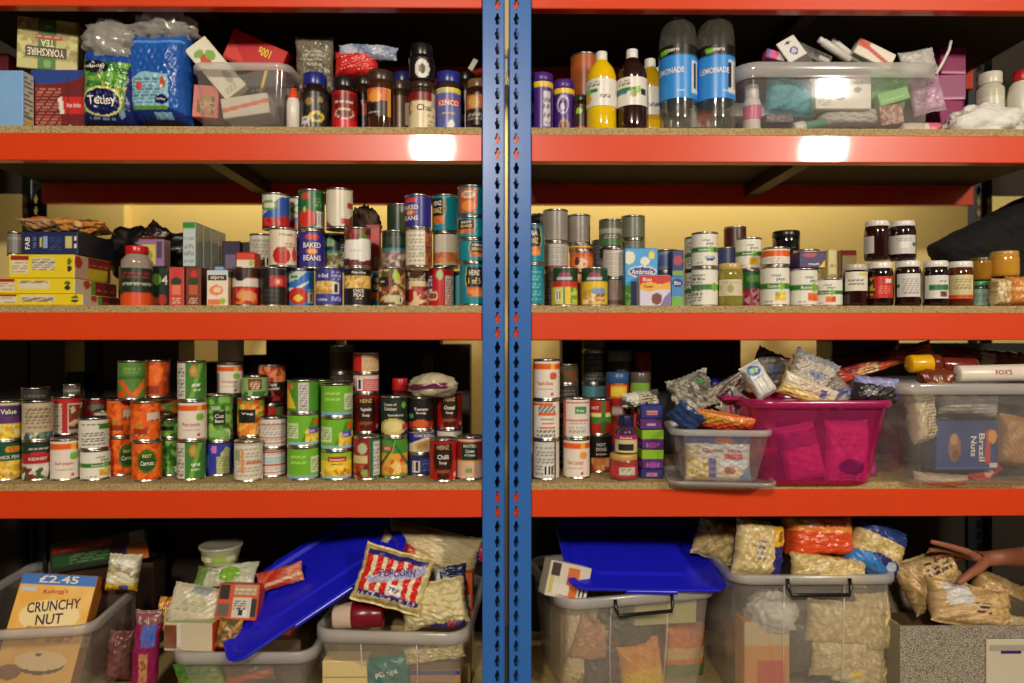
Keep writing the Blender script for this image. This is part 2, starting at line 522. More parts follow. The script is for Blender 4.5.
# ------------------------------------------------------------------ jars, bottles, tubs
def glassmat(c, rough=.07): return mat('glass_of_contents', c, rough, 0, .12, 25, 0, .6, .6)
def plastic(c, rough=.35): return mat('plastic', c, rough, 0, .04, 30)
def jar(px, Y, z, r, h, lidc, content, art, label, lab=(.14, .66), arc=75, cen=0.0, name='glass_jar', cat='jar', lidh=.016, neck=.84, sh=.80, group=None, lidr=None, x=None, lidtext=None, rot=0):
    SEED[0] += 1
    hb = h - lidh
    if x is None: Y = settle(Y, [(px, 0, r, z, z + h)])
    body = [(r * .86, .001), (r * .96, .004), (r, .012), (r, hb * sh), (r * .985, hb * (sh + .05)), (r * (neck + .06), hb * .96), (r * neck, hb * .985), (r * neck, hb)]
    o = link(name, lathe(name, body, glassmat(content)), None, (X(px, Y) if x is None else x, Y, z))
    o.rotation_euler[2] = face(o.location) + R(rot)
    tag(o, label, cat, group)
    lr = lidr or r * (neck + .05)
    link('lid', lathe('lid', [(lr * .98, hb - .004), (lr, hb - .002), (lr, h - .003), (lr * .96, h - .0006), (lr * .8, h), (lr * .3, h - .0008)], plastic(lidc, .3), 32), o)
    if art: cyl_label('paper_label', o, r + .0004, hb * lab[0], hb * lab[1], art, 0, SEED[0], 22, arc, PAPER, cen)
    return o
def bottle(px, Y, z, prof, m, cap, capc, label, labz, art, name='bottle', cat='bottle', arc=None, rot=0, group=None, labr=None, extra=None):
    SEED[0] += 1
    o = link(name, lathe(name, prof, m, 36), None, (X(px, Y), Y, z))
    o.rotation_euler[2] = face(o.location)
    tag(o, label, cat, group)
    if cap:
        cr, c0, c1 = cap
        link('cap', lathe('cap', [(cr * .97, c0), (cr, c0 + .001), (cr, c1 - .002), (cr * .93, c1), (cr * .3, c1)], plastic(capc, .35), 24), o)
    if art: cyl_label('paper_label', o, labr, labz[0], labz[1], art, rot, SEED[0], 24, arc, PAPER, rot if arc else 0)
    return o

def rrect(hw, hd, rc, n=6):
    pts = []
    for cx, cy, a0 in ((hw - rc, -hd + rc, -90), (hw - rc, hd - rc, 0), (-hw + rc, hd - rc, 90), (-hw + rc, -hd + rc, 180)):
        for i in range(n + 1):
            a = R(a0 + 90 * i / n); pts.append((cx + rc * math.cos(a), cy + rc * math.sin(a)))
    return pts
def loft(levels, cap0=True, cap1=False):
    """levels: (z, half width, half depth, corner radius)"""
    V = []; n = None
    for z, hw, hd, rc in levels:
        p = rrect(hw, hd, rc); n = len(p); V += [(x, y, z) for x, y in p]
    F = []
    for j in range(len(levels) - 1):
        for i in range(n):
            F.append((j * n + i, j * n + (i + 1) % n, (j + 1) * n + (i + 1) % n, (j + 1) * n + i))
    if cap0: F.append(tuple(range(n))[::-1])
    if cap1: F.append(tuple((len(levels) - 1) * n + i for i in range(n)))
    return V, F
def tub(name, label, c, w, d, h, tap=.035, rz=0, body=None, rimm=None, rimh=.022, lip=.010, rc=.035, tilt=(0, 0), handles=True, hc=(25, 24, 24), panel=True):
    """open storage tub, c = base centre, w x d measured at the rim"""
    o = empty(name, c, (R(tilt[0]), R(tilt[1]), R(rz)))
    tag(o, label, 'storage tub')
    hw, hd = w / 2 - lip, d / 2 - lip
    V, F = loft([(0.004, hw - tap - .010, hd - tap - .010, rc * .7), (0.0, hw - tap - .006, hd - tap - .006, rc * .8), (.010, hw - tap, hd - tap, rc), (h * .55, hw - tap * .42, hd - tap * .42, rc), (h - rimh, hw, hd, rc)])
    link('body', mesh('body', V, F, body or TUBW), o)
    V, F = loft([(h - rimh, hw, hd, rc), (h - rimh, hw + lip, hd + lip, rc + lip), (h - .004, hw + lip, hd + lip, rc + lip), (h, hw + lip * .8, hd + lip * .8, rc + lip), (h, hw - .001, hd - .001, rc), (h - rimh, hw - .0005, hd - .0005, rc)], False, False)
    link('rim', mesh('rim', V, F, rimm or TUBR), o)
    if panel:                                             # moulded rib lines on the front wall
        for sx in (-.33, .3):
            b = MB(); x = sx * hw * 1.2
            y0, y1 = -(hd - tap) - .0015, -hd - .0005
            b.tube([(x * .93, y0, .03), (x, y0 * .5 + y1 * .5, h * .5), (x, y1, h - rimh - .004)], .0018, 6)
            b.obj('moulded_rib', rimm or TUBR, o, smooth=True)
    if handles:
        b = MB(); hl = min(.085, hw * .4)
        y = -hd - lip
        b.tube([(-hl, y - .003, h - .006), (-hl, y - .010, h - .03), (-hl + .006, y - .016, h - .047), (hl - .006, y - .016, h - .047), (hl, y - .010, h - .03), (hl, y - .003, h - .006)], .0055, 8)
        b.obj('handle', plastic(hc, .3), o, smooth=True)
    return o

# ================================================================== the room
SH = {1: ZC + .5684, 2: ZC + .0954, 3: ZC - .375, 4: ZC - 1.02}
SH0 = ZC + .8835 + .073 + .0185
BT = .0185; BH = .073; RD = .592
def wallmat(name, c, c2, scale=1.5, bump=.15):
    m = bpy.data.materials.new(name); nt, N, L, P = nodes_of(m)
    tc = N.new('ShaderNodeTexCoord'); nz = N.new('ShaderNodeTexNoise'); nz.inputs['Scale'].default_value = scale; nz.inputs['Detail'].default_value = 6
    L.new(tc.outputs['Object'], nz.inputs['Vector'])
    cr = N.new('ShaderNodeValToRGB'); cr.color_ramp.elements[0].color = (*lin(c), 1); cr.color_ramp.elements[1].color = (*lin(c2), 1)
    cr.color_ramp.elements[0].position = .3; cr.color_ramp.elements[1].position = .7
    L.new(nz.outputs['Fac'], cr.inputs[0]); L.new(cr.outputs[0], P.inputs['Base Color'])
    n2 = N.new('ShaderNodeTexNoise'); n2.inputs['Scale'].default_value = 130; L.new(tc.outputs['Object'], n2.inputs['Vector'])
    bp = N.new('ShaderNodeBump'); bp.inputs['Strength'].default_value = bump; bp.inputs['Distance'].default_value = .003
    L.new(n2.outputs['Fac'], bp.inputs['Height']); L.new(bp.outputs[0], P.inputs['Normal'])
    P.inputs['Roughness'].default_value = .7
    return m
M_WALL = wallmat('yellow_emulsion', (230, 208, 134), (224, 200, 124))
M_CEIL = wallmat('darkened_ceiling_paint', (120, 110, 96), (110, 100, 88))  # unseen ceiling, colour darkened to cut bounce light
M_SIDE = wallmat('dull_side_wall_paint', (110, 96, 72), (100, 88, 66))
M_FLOOR = wallmat('grey_floor_paint', (60, 55, 50), (50, 46, 42), 3)
def struct(name, b, m):
    o = b.obj(name, m); o['kind'] = 'structure'; return o
WY = 1.12
struct('floor', MB().box(-5.6, 5.6, -10.2, WY + .1, -.06, 0), M_FLOOR)
struct('ceiling', MB().box(-5.6, 5.6, -10.2, WY + .1, CEIL, CEIL + .06), M_CEIL)
struct('wall_back', MB().box(-5.6, 5.6, WY, WY + .1, 0, CEIL), M_WALL)
struct('wall_left', MB().box(-5.6, -5.5, -10.2, WY, 0, CEIL), M_SIDE)
struct('wall_right', MB().box(5.5, 5.6, -10.2, WY, 0, CEIL), M_SIDE)
struct('trim_1', MB().box(-5.5, X(124, 1.06), 1.06, WY, 0, CEIL), M_WALL)       # chimney breast: its edge shows between the shelves

# globe pendants: rose, rod and a collar above each glowing globe
for i, (lx, ly, lz) in enumerate(LAMPS):
    o = empty('globe_pendant', (lx, ly, lz)); tag(o, 'white globe pendant lamp hanging in the hall', 'lamp', 'globe pendants of the hall')
    MB().tube([(0, 0, .21), (0, 0, .25), (0, 0, CEIL - lz - .001)], .008, 8).obj('rod', plastic((200, 198, 190)), o, smooth=True)
    link('collar', lathe('collar', [(.05, .202), (.052, .204), (.03, .225), (.012, .23)], plastic((200, 198, 190)), 24), o)
    link('ceiling_rose', lathe('ceiling_rose', [(.02, CEIL - lz - .03), (.05, CEIL - lz - .012), (.055, CEIL - lz - .001)], plastic((200, 198, 190)), 24), o)
o = empty('added_strip_lamp', (0, .86, 2.30)); tag(o, 'long narrow strip lamp added unseen behind the shelving', 'lamp')
MB().box(-1.7, 1.7, -.065, .065, -.05, -.001).obj('housing', plastic((225, 222, 215)), o)
for sx in (-1, 1):
    MB().box(sx * 1.7 - .02, sx * 1.7 + .02, -.065, .065, -.075, -.05).obj('end_cap', plastic((225, 222, 215)), o)
    MB().tube([(sx * 1.2, 0, -.005), (sx * 1.2, 0, .3), (sx * 1.2, 0, CEIL - 2.30)], .006, 6).obj('rod', plastic((225, 222, 215)), o)

# ================================================================== the shelving
DARKBOARD = mat('added_dark_board', (40, 29, 18), .85, 0, .15, 18)  # for the unseen boards added to keep rear gaps dark
UNDERSHADE = mat('underside_shade', (50, 38, 24), .8, 0, .15, 18)  # shade under the shelves put into the colour
ORANGE = mat('orange_red_enamel', (216, 64, 18), .34, 0, .05, 12, 0, .4, .30)
BLUE = mat('blue_enamel', (48, 104, 178), .30, 0, .06, 14, 0, .5, .2)
def chip():
    m = bpy.data.materials.new('chipboard'); nt, N, L, P = nodes_of(m)
    tc = N.new('ShaderNodeTexCoord'); vo = N.new('ShaderNodeTexVoronoi'); vo.inputs['Scale'].default_value = 420
    L.new(tc.outputs['Object'], vo.inputs['Vector'])
    cr = N.new('ShaderNodeValToRGB')
    e = cr.color_ramp.elements
    e[0].color = (*lin((116, 88, 50)), 1); e[0].position = 0; e[1].color = (*lin((182, 160, 110)), 1); e[1].position = .75
    x = e.new(.3); x.color = (*lin((158, 134, 86)), 1)
    sp = N.new('ShaderNodeSeparateColor'); L.new(vo.outputs['Color'], sp.inputs[0]); L.new(sp.outputs[0], cr.inputs[0])
    L.new(cr.outputs[0], P.inputs['Base Color']); P.inputs['Roughness'].default_value = .75
    return m
CHIP = chip()
# one upright: angle section whose front web is punched with keyhole slots
def slot_outline():
    half = [(0, .0150), (.0032, .0135), (.0036, .0070), (.0074, .0015), (.0074, -.0020), (.0048, -.0070), (.0048, -.0135), (.0022, -.0155)]
    return half + [(0, -.0160)] + [(-x, z) for x, z in half[:0:-1]]
def upright_mesh(w, slot_x, flip, H, name):
    """x 0..w across the front; slots centred on slot_x; return flange at the slot side"""
    pitch = .0395; so = slot_outline(); n = len(so)
    V = []; F = []
    nslots = int(H / pitch)
    cw = .016                                            # half width of the punched strip
    x0, x1 = slot_x - cw, slot_x + cw
    for i in range(nslots):
        zc = (i + .5) * pitch
        outer = []
        for (sx, sz) in so:
            a = math.atan2(sz, sx); ca, sa = math.cos(a), math.sin(a)
            k = min(cw / abs(ca) if abs(ca) > 1e-6 else 9, (pitch / 2) / abs(sa) if abs(sa) > 1e-6 else 9)
            outer.append((ca * k, sa * k))
        # exact corners are added as extra outer points
        b = len(V)
        for (ox, oz) in outer: V.append((slot_x + ox, 0, zc + oz))
        for (sx, sz) in so: V.append((slot_x + sx, 0, zc + sz))
        for (sx, sz) in so: V.append((slot_x + sx, .003, zc + sz))
        for k in range(n):
            k2 = (k + 1) % n
            F.append((b + k2, b + k, b + n + k, b + n + k2))
            F.append((b + n + k2, b + n + k, b + 2 * n + k, b + 2 * n + k2))
        # fill the four corners
        for cx, cz in ((x0, zc - pitch / 2), (x1, zc - pitch / 2), (x1, zc + pitch / 2), (x0, zc + pitch / 2)):
            for k in range(n):
                k2 = (k + 1) % n
                p, q = outer[k], outer[k2]
                on1 = abs(abs(p[0]) - cw) < 1e-6; on2 = abs(abs(q[0]) - cw) < 1e-6
                if on1 != on2 and (p[0] + q[0]) * (cx - slot_x) > 0 and (p[1] + q[1]) * (cz - zc) > 0:
                    V.append((cx, 0, cz)); F.append((b + k, b + k2, len(V) - 1))
    Ht = nslots * pitch
    def strip(a, b_, ya, yb):
        m = len(V); V.extend([(a, ya, 0), (b_, yb, 0), (b_, yb, Ht), (a, ya, Ht)]); F.append((m, m + 1, m + 2, m + 3))
    if not flip:                                         # flange on the right (x = w)
        strip(0.002, x0, 0, 0); strip(x1, w - .004, 0, 0); strip(w - .004, w - .0012, 0, .0012); strip(w - .0012, w, .0012, .004); strip(w, w, .004, .042); strip(0, .002, .002, 0); strip(0, 0, .006, .002)
    else:
        strip(x1, w - .002, 0, 0); strip(.004, x0, 0, 0); strip(.0012, .004, .0012, 0); strip(0, .0012, .004, .0012); strip(0, 0, .042, .004); strip(w - .002, w, 0, .002); strip(w, w, .002, .006)
    return mesh(name, V, F, BLUE, None, False)
UH = 2.29
xa0, xa1 = X(482.3, -.004), X(504.8, -.004)
xb0, xb1 = X(508.8, -.004), X(531.2, -.004)
UW = xa1 - xa0
um_l = upright_mesh(UW, X(497.5, 0) - xa0, False, UH, 'upright')
um_r = upright_mesh(UW, X(516.3, 0) - xb0, True, UH, 'upright')
SHADEDBLUE = mat('shaded_blue_enamel', (20, 23, 28), .4, 0, .06, 14)  # blue of the rear uprights darkened to paint in their shade
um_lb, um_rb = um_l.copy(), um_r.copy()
for q in (um_lb, um_rb): q.materials[0] = SHADEDBLUE
def bay(label, bx0, bx1, lx, rx, flL):
    """bx0..bx1 inner clear width between the uprights' webs"""
    rk = empty('shelving_rack', ((bx0 + bx1) / 2, 0, 0)); tag(rk, label, 'shelving', 'boltless shelving bays')
    ox = (bx0 + bx1) / 2
    fr = []
    # front uprights, then rear ones turned round
    link('upright', um_r, rk, (lx - ox, -.004, 0)); link('upright', um_l, rk, (rx - ox, -.004, 0))
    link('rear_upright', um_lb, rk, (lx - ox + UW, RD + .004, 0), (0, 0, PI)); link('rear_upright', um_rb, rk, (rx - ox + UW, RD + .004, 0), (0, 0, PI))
    w0, w1 = bx0 - ox, bx1 - ox
    for ux in (lx, rx): MB().box(ux - ox + .002, ux - ox + UW - .002, .044, .047, .0, UH - .01).obj('inner_web', BLUE, rk)
    for zt in (SH0, SH[1], SH[2], SH[3], SH[4]):
        zb = zt - BT
        for y0, y1 in ((0, .032), (RD - .032, RD)):
            b = MB(); b.box(w0 + .001, w1 - .001, y0, y1, zb - BH, zb - .0002, .0022)
            bm = b.obj('beam', ORANGE, rk)
            if y0 == 0:
                for s_ in (-1, 1):                       # end bracket seen through the slots
                    xx = (w0 - .052, w0 + .001) if s_ < 0 else (w1 - .001, w1 + .052)
                    MB().box(xx[0], xx[1], .0065, .009, zb - BH, zb).obj('end_bracket', ORANGE, bm)
        MB().box(w0 + .001, w1 - .001, .003, RD - .003, zb, zt).obj('shelf_board', CHIP, rk)
        b = MB(); b.box(-.022, .022, .033, RD - .033, zb - .045, zb - .0005)
        b.obj('tie_bar', mat('dark_brown_steel', (48, 26, 20), .5), rk)
        for sx0, sx1 in ((w0 + .002, -.023), (.023, w1 - .002)):
            MB().box(sx0, sx1, .034, RD - .034, zb - .004, zb - .0003).obj('underside_shade_sheet', UNDERSHADE, rk)  # added sheet, its dark colour paints shade under the board
    MB().box(w0 - (.5 if bx0 < -.5 else .02), w1 + (.5 if bx1 > .5 else .02), RD + .012, RD + .016, SH[1] - .05, SH0 + .30).obj('back_panel', DARKBOARD, rk)   # added board, darkens the gaps behind the top shelf
    MB().box(w0 - (.5 if bx0 < -.5 else .02), w1 + (.5 if bx1 > .5 else .02), RD + .012, RD + .016, .02, SH[3] - .06).obj('back_panel', DARKBOARD, rk)           # added likewise, to darken behind the lowest tubs
    return rk
BXL = X(-104, 0)
bay('blue and orange steel shelving bay holding the sweetcorn, carrot and baked bean tins', BXL, xa0, BXL - UW, xa0, False)
BXR = X(1118, 0)
bay('blue and orange steel shelving bay holding the jam jars and the pink tub', xb1, BXR, xb0, BXR, False)

# ================================================================== printed designs
W = (228, 220, 206); CREAM = (222, 208, 176); BLK = (22, 20, 20); RED = (190, 28, 24); ORG = (226, 92, 26); GRN = (52, 122, 40)
DGRN = (18, 62, 40); TEAL = (10, 132, 146); NAVY = (26, 30, 96); YEL = (232, 200, 40); PURP = (74, 32, 110); GREY = (128, 124, 118)
LGRN = (120, 178, 52); BRN = (92, 48, 26); GOLD = (200, 152, 62); PINK = (214, 60, 120); SKY = (70, 150, 215); DRED = (118, 18, 20)
BEAN = [(206, 106, 40), (226, 136, 60), (180, 84, 30)]; CORN = [(236, 196, 50), (244, 214, 90), (214, 166, 36)]
PEA = [(70, 128, 40), (98, 156, 56), (48, 100, 30), (130, 178, 84)]; CARR = [(226, 92, 24), (240, 120, 40), (196, 70, 14), (232, 104, 30)]
CHICK = [(222, 178, 86), (238, 202, 120), (190, 142, 58)]; TOM = [(186, 30, 22), (214, 52, 36), (150, 18, 14)]
MIXB = [(96, 44, 24), (190, 140, 80), (60, 90, 40), (130, 60, 40), (214, 180, 130)]; KID = [(96, 20, 26), (130, 36, 40), (70, 12, 18)]
def A_bean(t1='HEINZ', t2='BEANZ', shift=0.0, full=True):
    a = [('bg', TEAL), ('p', [(-.62 + shift, .95), (.62 + shift, .95), (.72 + shift, .6), (.5 + shift, .24), (-.5 + shift, .24), (-.72 + shift, .6)], (196, 160, 70)),
         ('p', [(-.55 + shift, .93), (.55 + shift, .93), (.64 + shift, .6), (.45 + shift, .27), (-.45 + shift, .27), (-.64 + shift, .6)], (24, 30, 30)),
         ('b', -.6 + shift, .2, .6 + shift, .40, BEAN, .007),
         ('t', t1, shift, .79, .13, W, .42), ('t', t2, shift, .58, .16, (226, 196, 130), .46)]
    return a
def A_blue_beans(shift=0.0):
    return [('bg', (44, 42, 132)), ('e', shift, .86, .55, .09, (196, 60, 40)), ('e', shift, .44, .42, .10, (206, 106, 40)), ('e', shift, .44, .30, .06, (232, 170, 90)),
            ('t', 'BAKED', shift, .62, .15, W, .68), ('t', 'BEANS', shift, .25, .16, W, .68), ('l', -.5 + shift, .05, .5 + shift, .09, (170, 170, 210), 1)]
def A_soup(title='Oxtail', c=(168, 24, 22), bowl=(60, 20, 14)):
    return [('bg', c), ('p', [(-.62, .96), (.62, .96), (.72, .55), (.55, .2), (-.55, .2), (-.72, .55)], (48, 24, 16)), ('p', [(-.5, .2), (.5, .2), (.4, .04), (-.4, .04)], bowl),
            ('e', 0, .22, .52, .06, (150, 70, 30)), ('t', 'HEINZ', 0, .85, .11, (206, 170, 110), .46), ('t', title, 0, .60, .12, W, .42), ('t', 'Soup', 0, .44, .10, W, .28), ('e', .86, .12, .1, .06, (220, 190, 160))]
def A_vit(title, dots=CARR, band=GRN, shift=0.0):
    """white own-brand tin with one green band and a small vegetable picture"""
    return [('bg', (226, 222, 208)), ('r', -1.6, .42, 1.6, .58, band), ('e', .45 + shift, .5, .22, .11, LGRN), ('b', .05 + shift, .12, .72 + shift, .33, dots, .008), ('t', 'vital', .1 + shift, .80, .08, (110, 130, 90), .32), ('t', 'peco', .42 + shift, .67, .10, (90, 92, 86), .30),
            ('t', title, -.05 + shift, .50, .08, W, .42), ('l', -.75 + shift, .08, -.1 + shift, .14, (150, 146, 136), 1)]
def A_obv(title, dots=None, back=False):
    """white tin with an orange band round the top"""
    if back:
        return [('bg', (226, 218, 204)), ('r', -1.6, .90, .5, .96, ORG), ('r', -.55, .64, .75, .68, ORG), ('r', -.4, .50, .6, .54, (120, 150, 70)), ('r', -.3, .38, .6, .42, ORG), ('r', -.5, .26, .7, .29, (190, 60, 40)), ('l', -.7, .04, .7, .2, (120, 116, 110), 4), ('l', -.6, .7, .7, .88, (130, 126, 118), 4)]
    return [('bg', (228, 216, 200)), ('r', -2, .80, 2, .94, ORG), ('r', .3, .80, .62, .94, (236, 170, 50)), ('e', .5, .60, .28, .11, LGRN if dots is None else dots), ('t', title, -.1, .40, .11, (200, 96, 66), .62), ('t', 'in tomato juice', -.1, .24, .06, (170, 140, 120), .6), ('e', .4, .1, .1, .05, (200, 60, 40))]
def A_carrot(front=True, sh=0.0):
    a = [('bg', ORG), ('b', -2, 0, 2, 1, CARR, .009)]
    if front: a += [('e', sh, .52, .62, .34, (70, 104, 30)), ('e', sh, .5, .52, .26, (36, 78, 26)), ('t', 'BEST', sh, .66, .09, (226, 214, 120), .30), ('t', 'Carrots', sh, .46, .13, W, .44)]
    else: a += [('r', .1, .50, .95, .72, (214, 190, 160)), ('l', .15, .52, .9, .70, (120, 60, 40), 4), ('r', -.75, .1, .1, .28, (150, 50, 24)), ('l', -.7, .12, .05, .26, (230, 150, 90), 3), ('e', -.4, .4, .12, .06, (120, 150, 60))]
    return a
def A_corn(v=0):
    g = (112, 176, 44)
    if v == 0: return [('bg', g), ('r', -2, 0, 2, .10, (130, 170, 190)), ('r', .45, .18, 1.2, .72, (206, 214, 180)), ('l', .5, .25, 1.1, .66, (110, 140, 80), 5), ('l', -.8, .5, .2, .56, (170, 210, 100), 1), ('l', -.8, .7, .2, .76, (170, 210, 100), 1)]
    if v == 1: return [('bg', g), ('r', -2, 0, 2, .08, (150, 190, 200)), ('r', -1.2, .24, -.35, .74, (206, 220, 170)), ('l', -1.1, .3, -.4, .7, (110, 150, 80), 5), ('p', [(-.2, .1), (1, .1), (1, .72), (.6, .95), (.2, .5)], (70, 140, 30)), ('b', .1, .10, 1.1, .55, CORN, .007), ('r', .30, .40, .9, .56, (90, 80, 170)), ('e', .8, .78, .16, .12, ORG), ('t', 'Corn', .45, .48, .13, W, .26)]
    return [('bg', (236, 200, 50)), ('r', -2, 0, 2, .08, (150, 190, 200)), ('r', -2, .72, 2, 1, (150, 190, 50)), ('r', -.55, .66, .6, .84, RED), ('t', 'Sweetcorn', 0, .75, .11, W, .48), ('b', -.8, .10, .8, .48, CORN + [(200, 120, 30)], .007), ('t', 'naturally', 0, .56, .07, (90, 60, 30), .36)]
def A_green_strip():
    return [('bg', (66, 126, 46)), ('p', [(-.2, 0), (.1, 0), (.75, 1), (.45, 1)], (120, 168, 66)), ('r', -1, 0, -.42, 1, (206, 204, 188)), ('l', -.95, .05, -.5, .95, (120, 118, 110), 14), ('e', .1, .78, .26, .16, (214, 120, 60)), ('e', .1, .78, .14, .08, (160, 180, 80)), ('l', .0, .24, .55, .40, (222, 232, 208), 3)]
def A_photo(cols, box=BLK, title='', sub='', sz=.008, top=None, bx=(-.5, .34, .6, .66)):
    a = [('b', -2, 0, 2, 1, cols, sz)]
    if top: a.append(('r', -2, .84, 2, 1, top))
    if box: a.append(('r', bx[0], bx[1], bx[2], bx[3], box))
    cx = (bx[0] + bx[2]) / 2
    if title: a.append(('t', title, cx, bx[1] + (bx[3] - bx[1]) * .66, .09, W, (bx[2] - bx[0]) * .38))
    if sub: a.append(('t', sub, cx, bx[1] + (bx[3] - bx[1]) * .30, .08, W, (bx[2] - bx[0]) * .36))
    a += [('k', .45, .06, .8, .2)]
    return a
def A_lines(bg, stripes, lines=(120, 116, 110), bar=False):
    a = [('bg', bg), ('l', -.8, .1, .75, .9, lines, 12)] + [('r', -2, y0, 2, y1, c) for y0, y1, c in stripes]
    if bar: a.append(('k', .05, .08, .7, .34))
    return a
def A_pic(bg, top, pic, title, tc=W, cols=None, ty=.68, py=(.08, .42), sz=.009, tw=.6):
    a = [('bg', bg)]
    if top: a.append(('r', -2, .80, 2, 1, top))
    if cols: a.append(('b', -2 if pic == 'band' else -.75, py[0], 2 if pic == 'band' else .75, py[1], cols, sz))
    if pic == 'bowl': a += [('e', 0, .24, .75, .18, (230, 214, 190)), ('e', 0, .27, .62, .12, (226, 150, 70)), ('e', .1, .27, .2, .05, (130, 170, 60))]
    if title: a.append(('t', title, 0, ty, .12, tc, tw))
    return a

# ================================================================== shelf boards seen behind rows: plain trays that lift the back tins
TRAY = [('bg', (96, 68, 42)), ('n', (70, 48, 30), .5, 14)]
def tray(label, x0, x1, Y0, Y1, z, h):
    """shallow cardboard tray lying open side down, one tin high"""
    carton('cardboard_tray', label, 'tray', ((x0 + x1) / 2, (Y0 + Y1) / 2, z + h / 2), x1 - x0, Y1 - Y0, h, {}, (98, 70, 44), res=(4, 4, 3))

# ================================================================== TOP SHELF (coffee, tea, squash, toiletries)
z = SH[1]
cart('drink_carton', 'plain pale blue carton with a printed white side', 'carton', -14, 22.5, 70, .05, z, .045, {
    'f': [('bg', (128, 172, 218)), ('n', (110, 156, 205), .3, 9)], 'r': [('bg', (214, 212, 196)), ('r', -1, 0, -.8, 1, (120, 165, 212)), ('l', -.6, .1, .8, .95, (110, 120, 96), 12), ('r', -.6, .12, .7, .2, (226, 180, 60)), ('r', -.6, .26, .7, .3, (90, 140, 80))]}, (128, 172, 218))
cart('tea_box', 'dark red box standing behind the pale blue carton', 'box', -16, 8, 53, .22, z, .08, {'f': [('bg', (96, 22, 24)), ('n', (70, 14, 16), .4, 8)]}, (96, 22, 24))
redbox_top = Z(69.5, .10, 58)
cart('biscuit_box', 'dark red box with a curved blue top edge and a small red tag', 'box', 30.5, 84, 69.5, .10, z, .14, {
    'f': [('bg', (112, 26, 26)), ('p', [(-1, 1), (1, 1), (1, .92), (.6, .84), (.2, .80), (-.4, .79), (-1, .78)], (34, 66, 142)), ('l', -.8, .16, .15, .74, (176, 108, 92), 13), ('r', .1, .34, .98, .60, (206, 34, 28)), ('p', [(.1, .34), (.26, .34), (.18, .60), (.02, .58)], W), ('t', 'Hot drinks', .62, .47, .07, W, .26), ('r', .42, .0, .52, .18, (190, 180, 160)), ('r', .40, 0, .42, .9, (88, 16, 18))]}, (104, 22, 24))
# upside-down tea box on top of it
yw = 54 * sc(.11); yh = 51 * sc(.11)
SEA = [('bg', (178, 172, 96)), ('b', -1, 0, 1, 1, [(190, 184, 110), (160, 158, 84), (146, 140, 74), (204, 196, 130), (170, 150, 90)], .012), ('r', -1, .80, 1, 1, (196, 188, 122)), ('r', -.28, 0, .30, 1, (66, 116, 46)), ('r', -.62, .56, .72, .76, (64, 44, 30)), ('t', 'YORKSHIRE', .05, .66, .15, (232, 222, 180), .60), ('t', 'TEA', 0, .48, .13, (232, 222, 180), .22), ('r', -.46, .32, .40, .41, (176, 52, 36)), ('l', -.4, .35, .34, .38, (226, 180, 150), 1), ('l', -.2, .14, .22, .24, (150, 180, 120), 2), ('e', 0, .88, .12, .08, (120, 166, 80)), ('e', -.72, .22, .12, .1, (170, 150, 70))]
o = carton('tea_box', 'upside-down green and straw coloured tea box on the dark red box', 'box', (X(45, .11), (.11 + .025), redbox_top + yh / 2), yw, .045, yh, {'f': SEA}, (150, 150, 84), (0, R(180), 0))
o.rotation_euler = (0, R(181), R(13))
o.location.z += .0035
# tea bags
bag('tea_bag', 'green patterned foil tea bag with a dark blue oval badge', 'tea bag', 115, 91, .11, 53, 78, .105, [
    ('bg', (40, 92, 40)), ('b', -1, .12, 1, .80, [(64, 130, 44), (96, 160, 50), (40, 100, 40), (190, 160, 60), (120, 170, 60), (40, 110, 50)], .013), ('r', -1, .80, 1, 1, (26, 70, 150)), ('p', [(.62, 0), (1, 0), (1, .9), (.72, .7)], (18, 34, 96)), ('r', -1, 0, 1, .16, (18, 30, 90)), ('e', -.15, .30, .74, .19, (214, 208, 120)), ('e', -.15, .30, .66, .165, (18, 24, 80)), ('e', -.42, .73, .5, .08, (18, 22, 30)), ('e', .55, .16, .10, .055, (130, 150, 190)),
    ('t', 'Tetley', -.14, .30, .15, W, .52, 4), ('t', 'velocity', -.42, .73, .06, W, .40, 6), ('l', -.6, .08, .3, .12, (130, 140, 200), 1)], (4, 3, 6), pw=5, fin=.03, wr=.002)
bag('tea_bag', 'royal blue foil tea bag with a pale printed information panel', 'tea bag', 164, 82, .12, 60, 92, .12, [
    ('bg', (32, 92, 178)), ('n', (20, 70, 150), .4, 8), ('r', -.95, .86, .95, .88, (90, 150, 215)), ('p', [(-.85, .18), (.6, .16), (.6, .52), (-.3, .56), (-.85, .46)], (150, 198, 214)), ('l', -.7, .22, .3, .5, (90, 130, 150), 8), ('e', -.45, .40, .12, .05, (200, 80, 60)), ('e', .4, .44, .1, .06, (190, 90, 50)), ('p', [(-1, 0), (1, 0), (1, .12), (.4, .20), (-.6, .16), (-1, .2)], (24, 44, 110)), ('r', -.95, .15, .5, .19, (100, 150, 60)), ('e', .35, .26, .24, .05, (20, 24, 80)), ('r', .02, .06, .62, .13, (130, 180, 215)), ('t', 'Tetley', .35, .26, .035, W, .17)], (6, 2, -6), pw=5, fin=.03, wr=.002)
blob('clear_plastic_bag', 'crumpled clear plastic bag behind the green tea bag', 'plastic bag', at(112, 40, .085) + Vector((0, 0, -.01)), (.072, .045, .058), BAGP, .25, 3, freq=1.4)
blob('clear_plastic_bag', 'crumpled clear plastic bag bulging above the royal blue tea bag', 'plastic bag', at(166, 27, .095) + Vector((0, 0, -.005)), (.088, .045, .045), BAGP, .3, 8, freq=1.6)
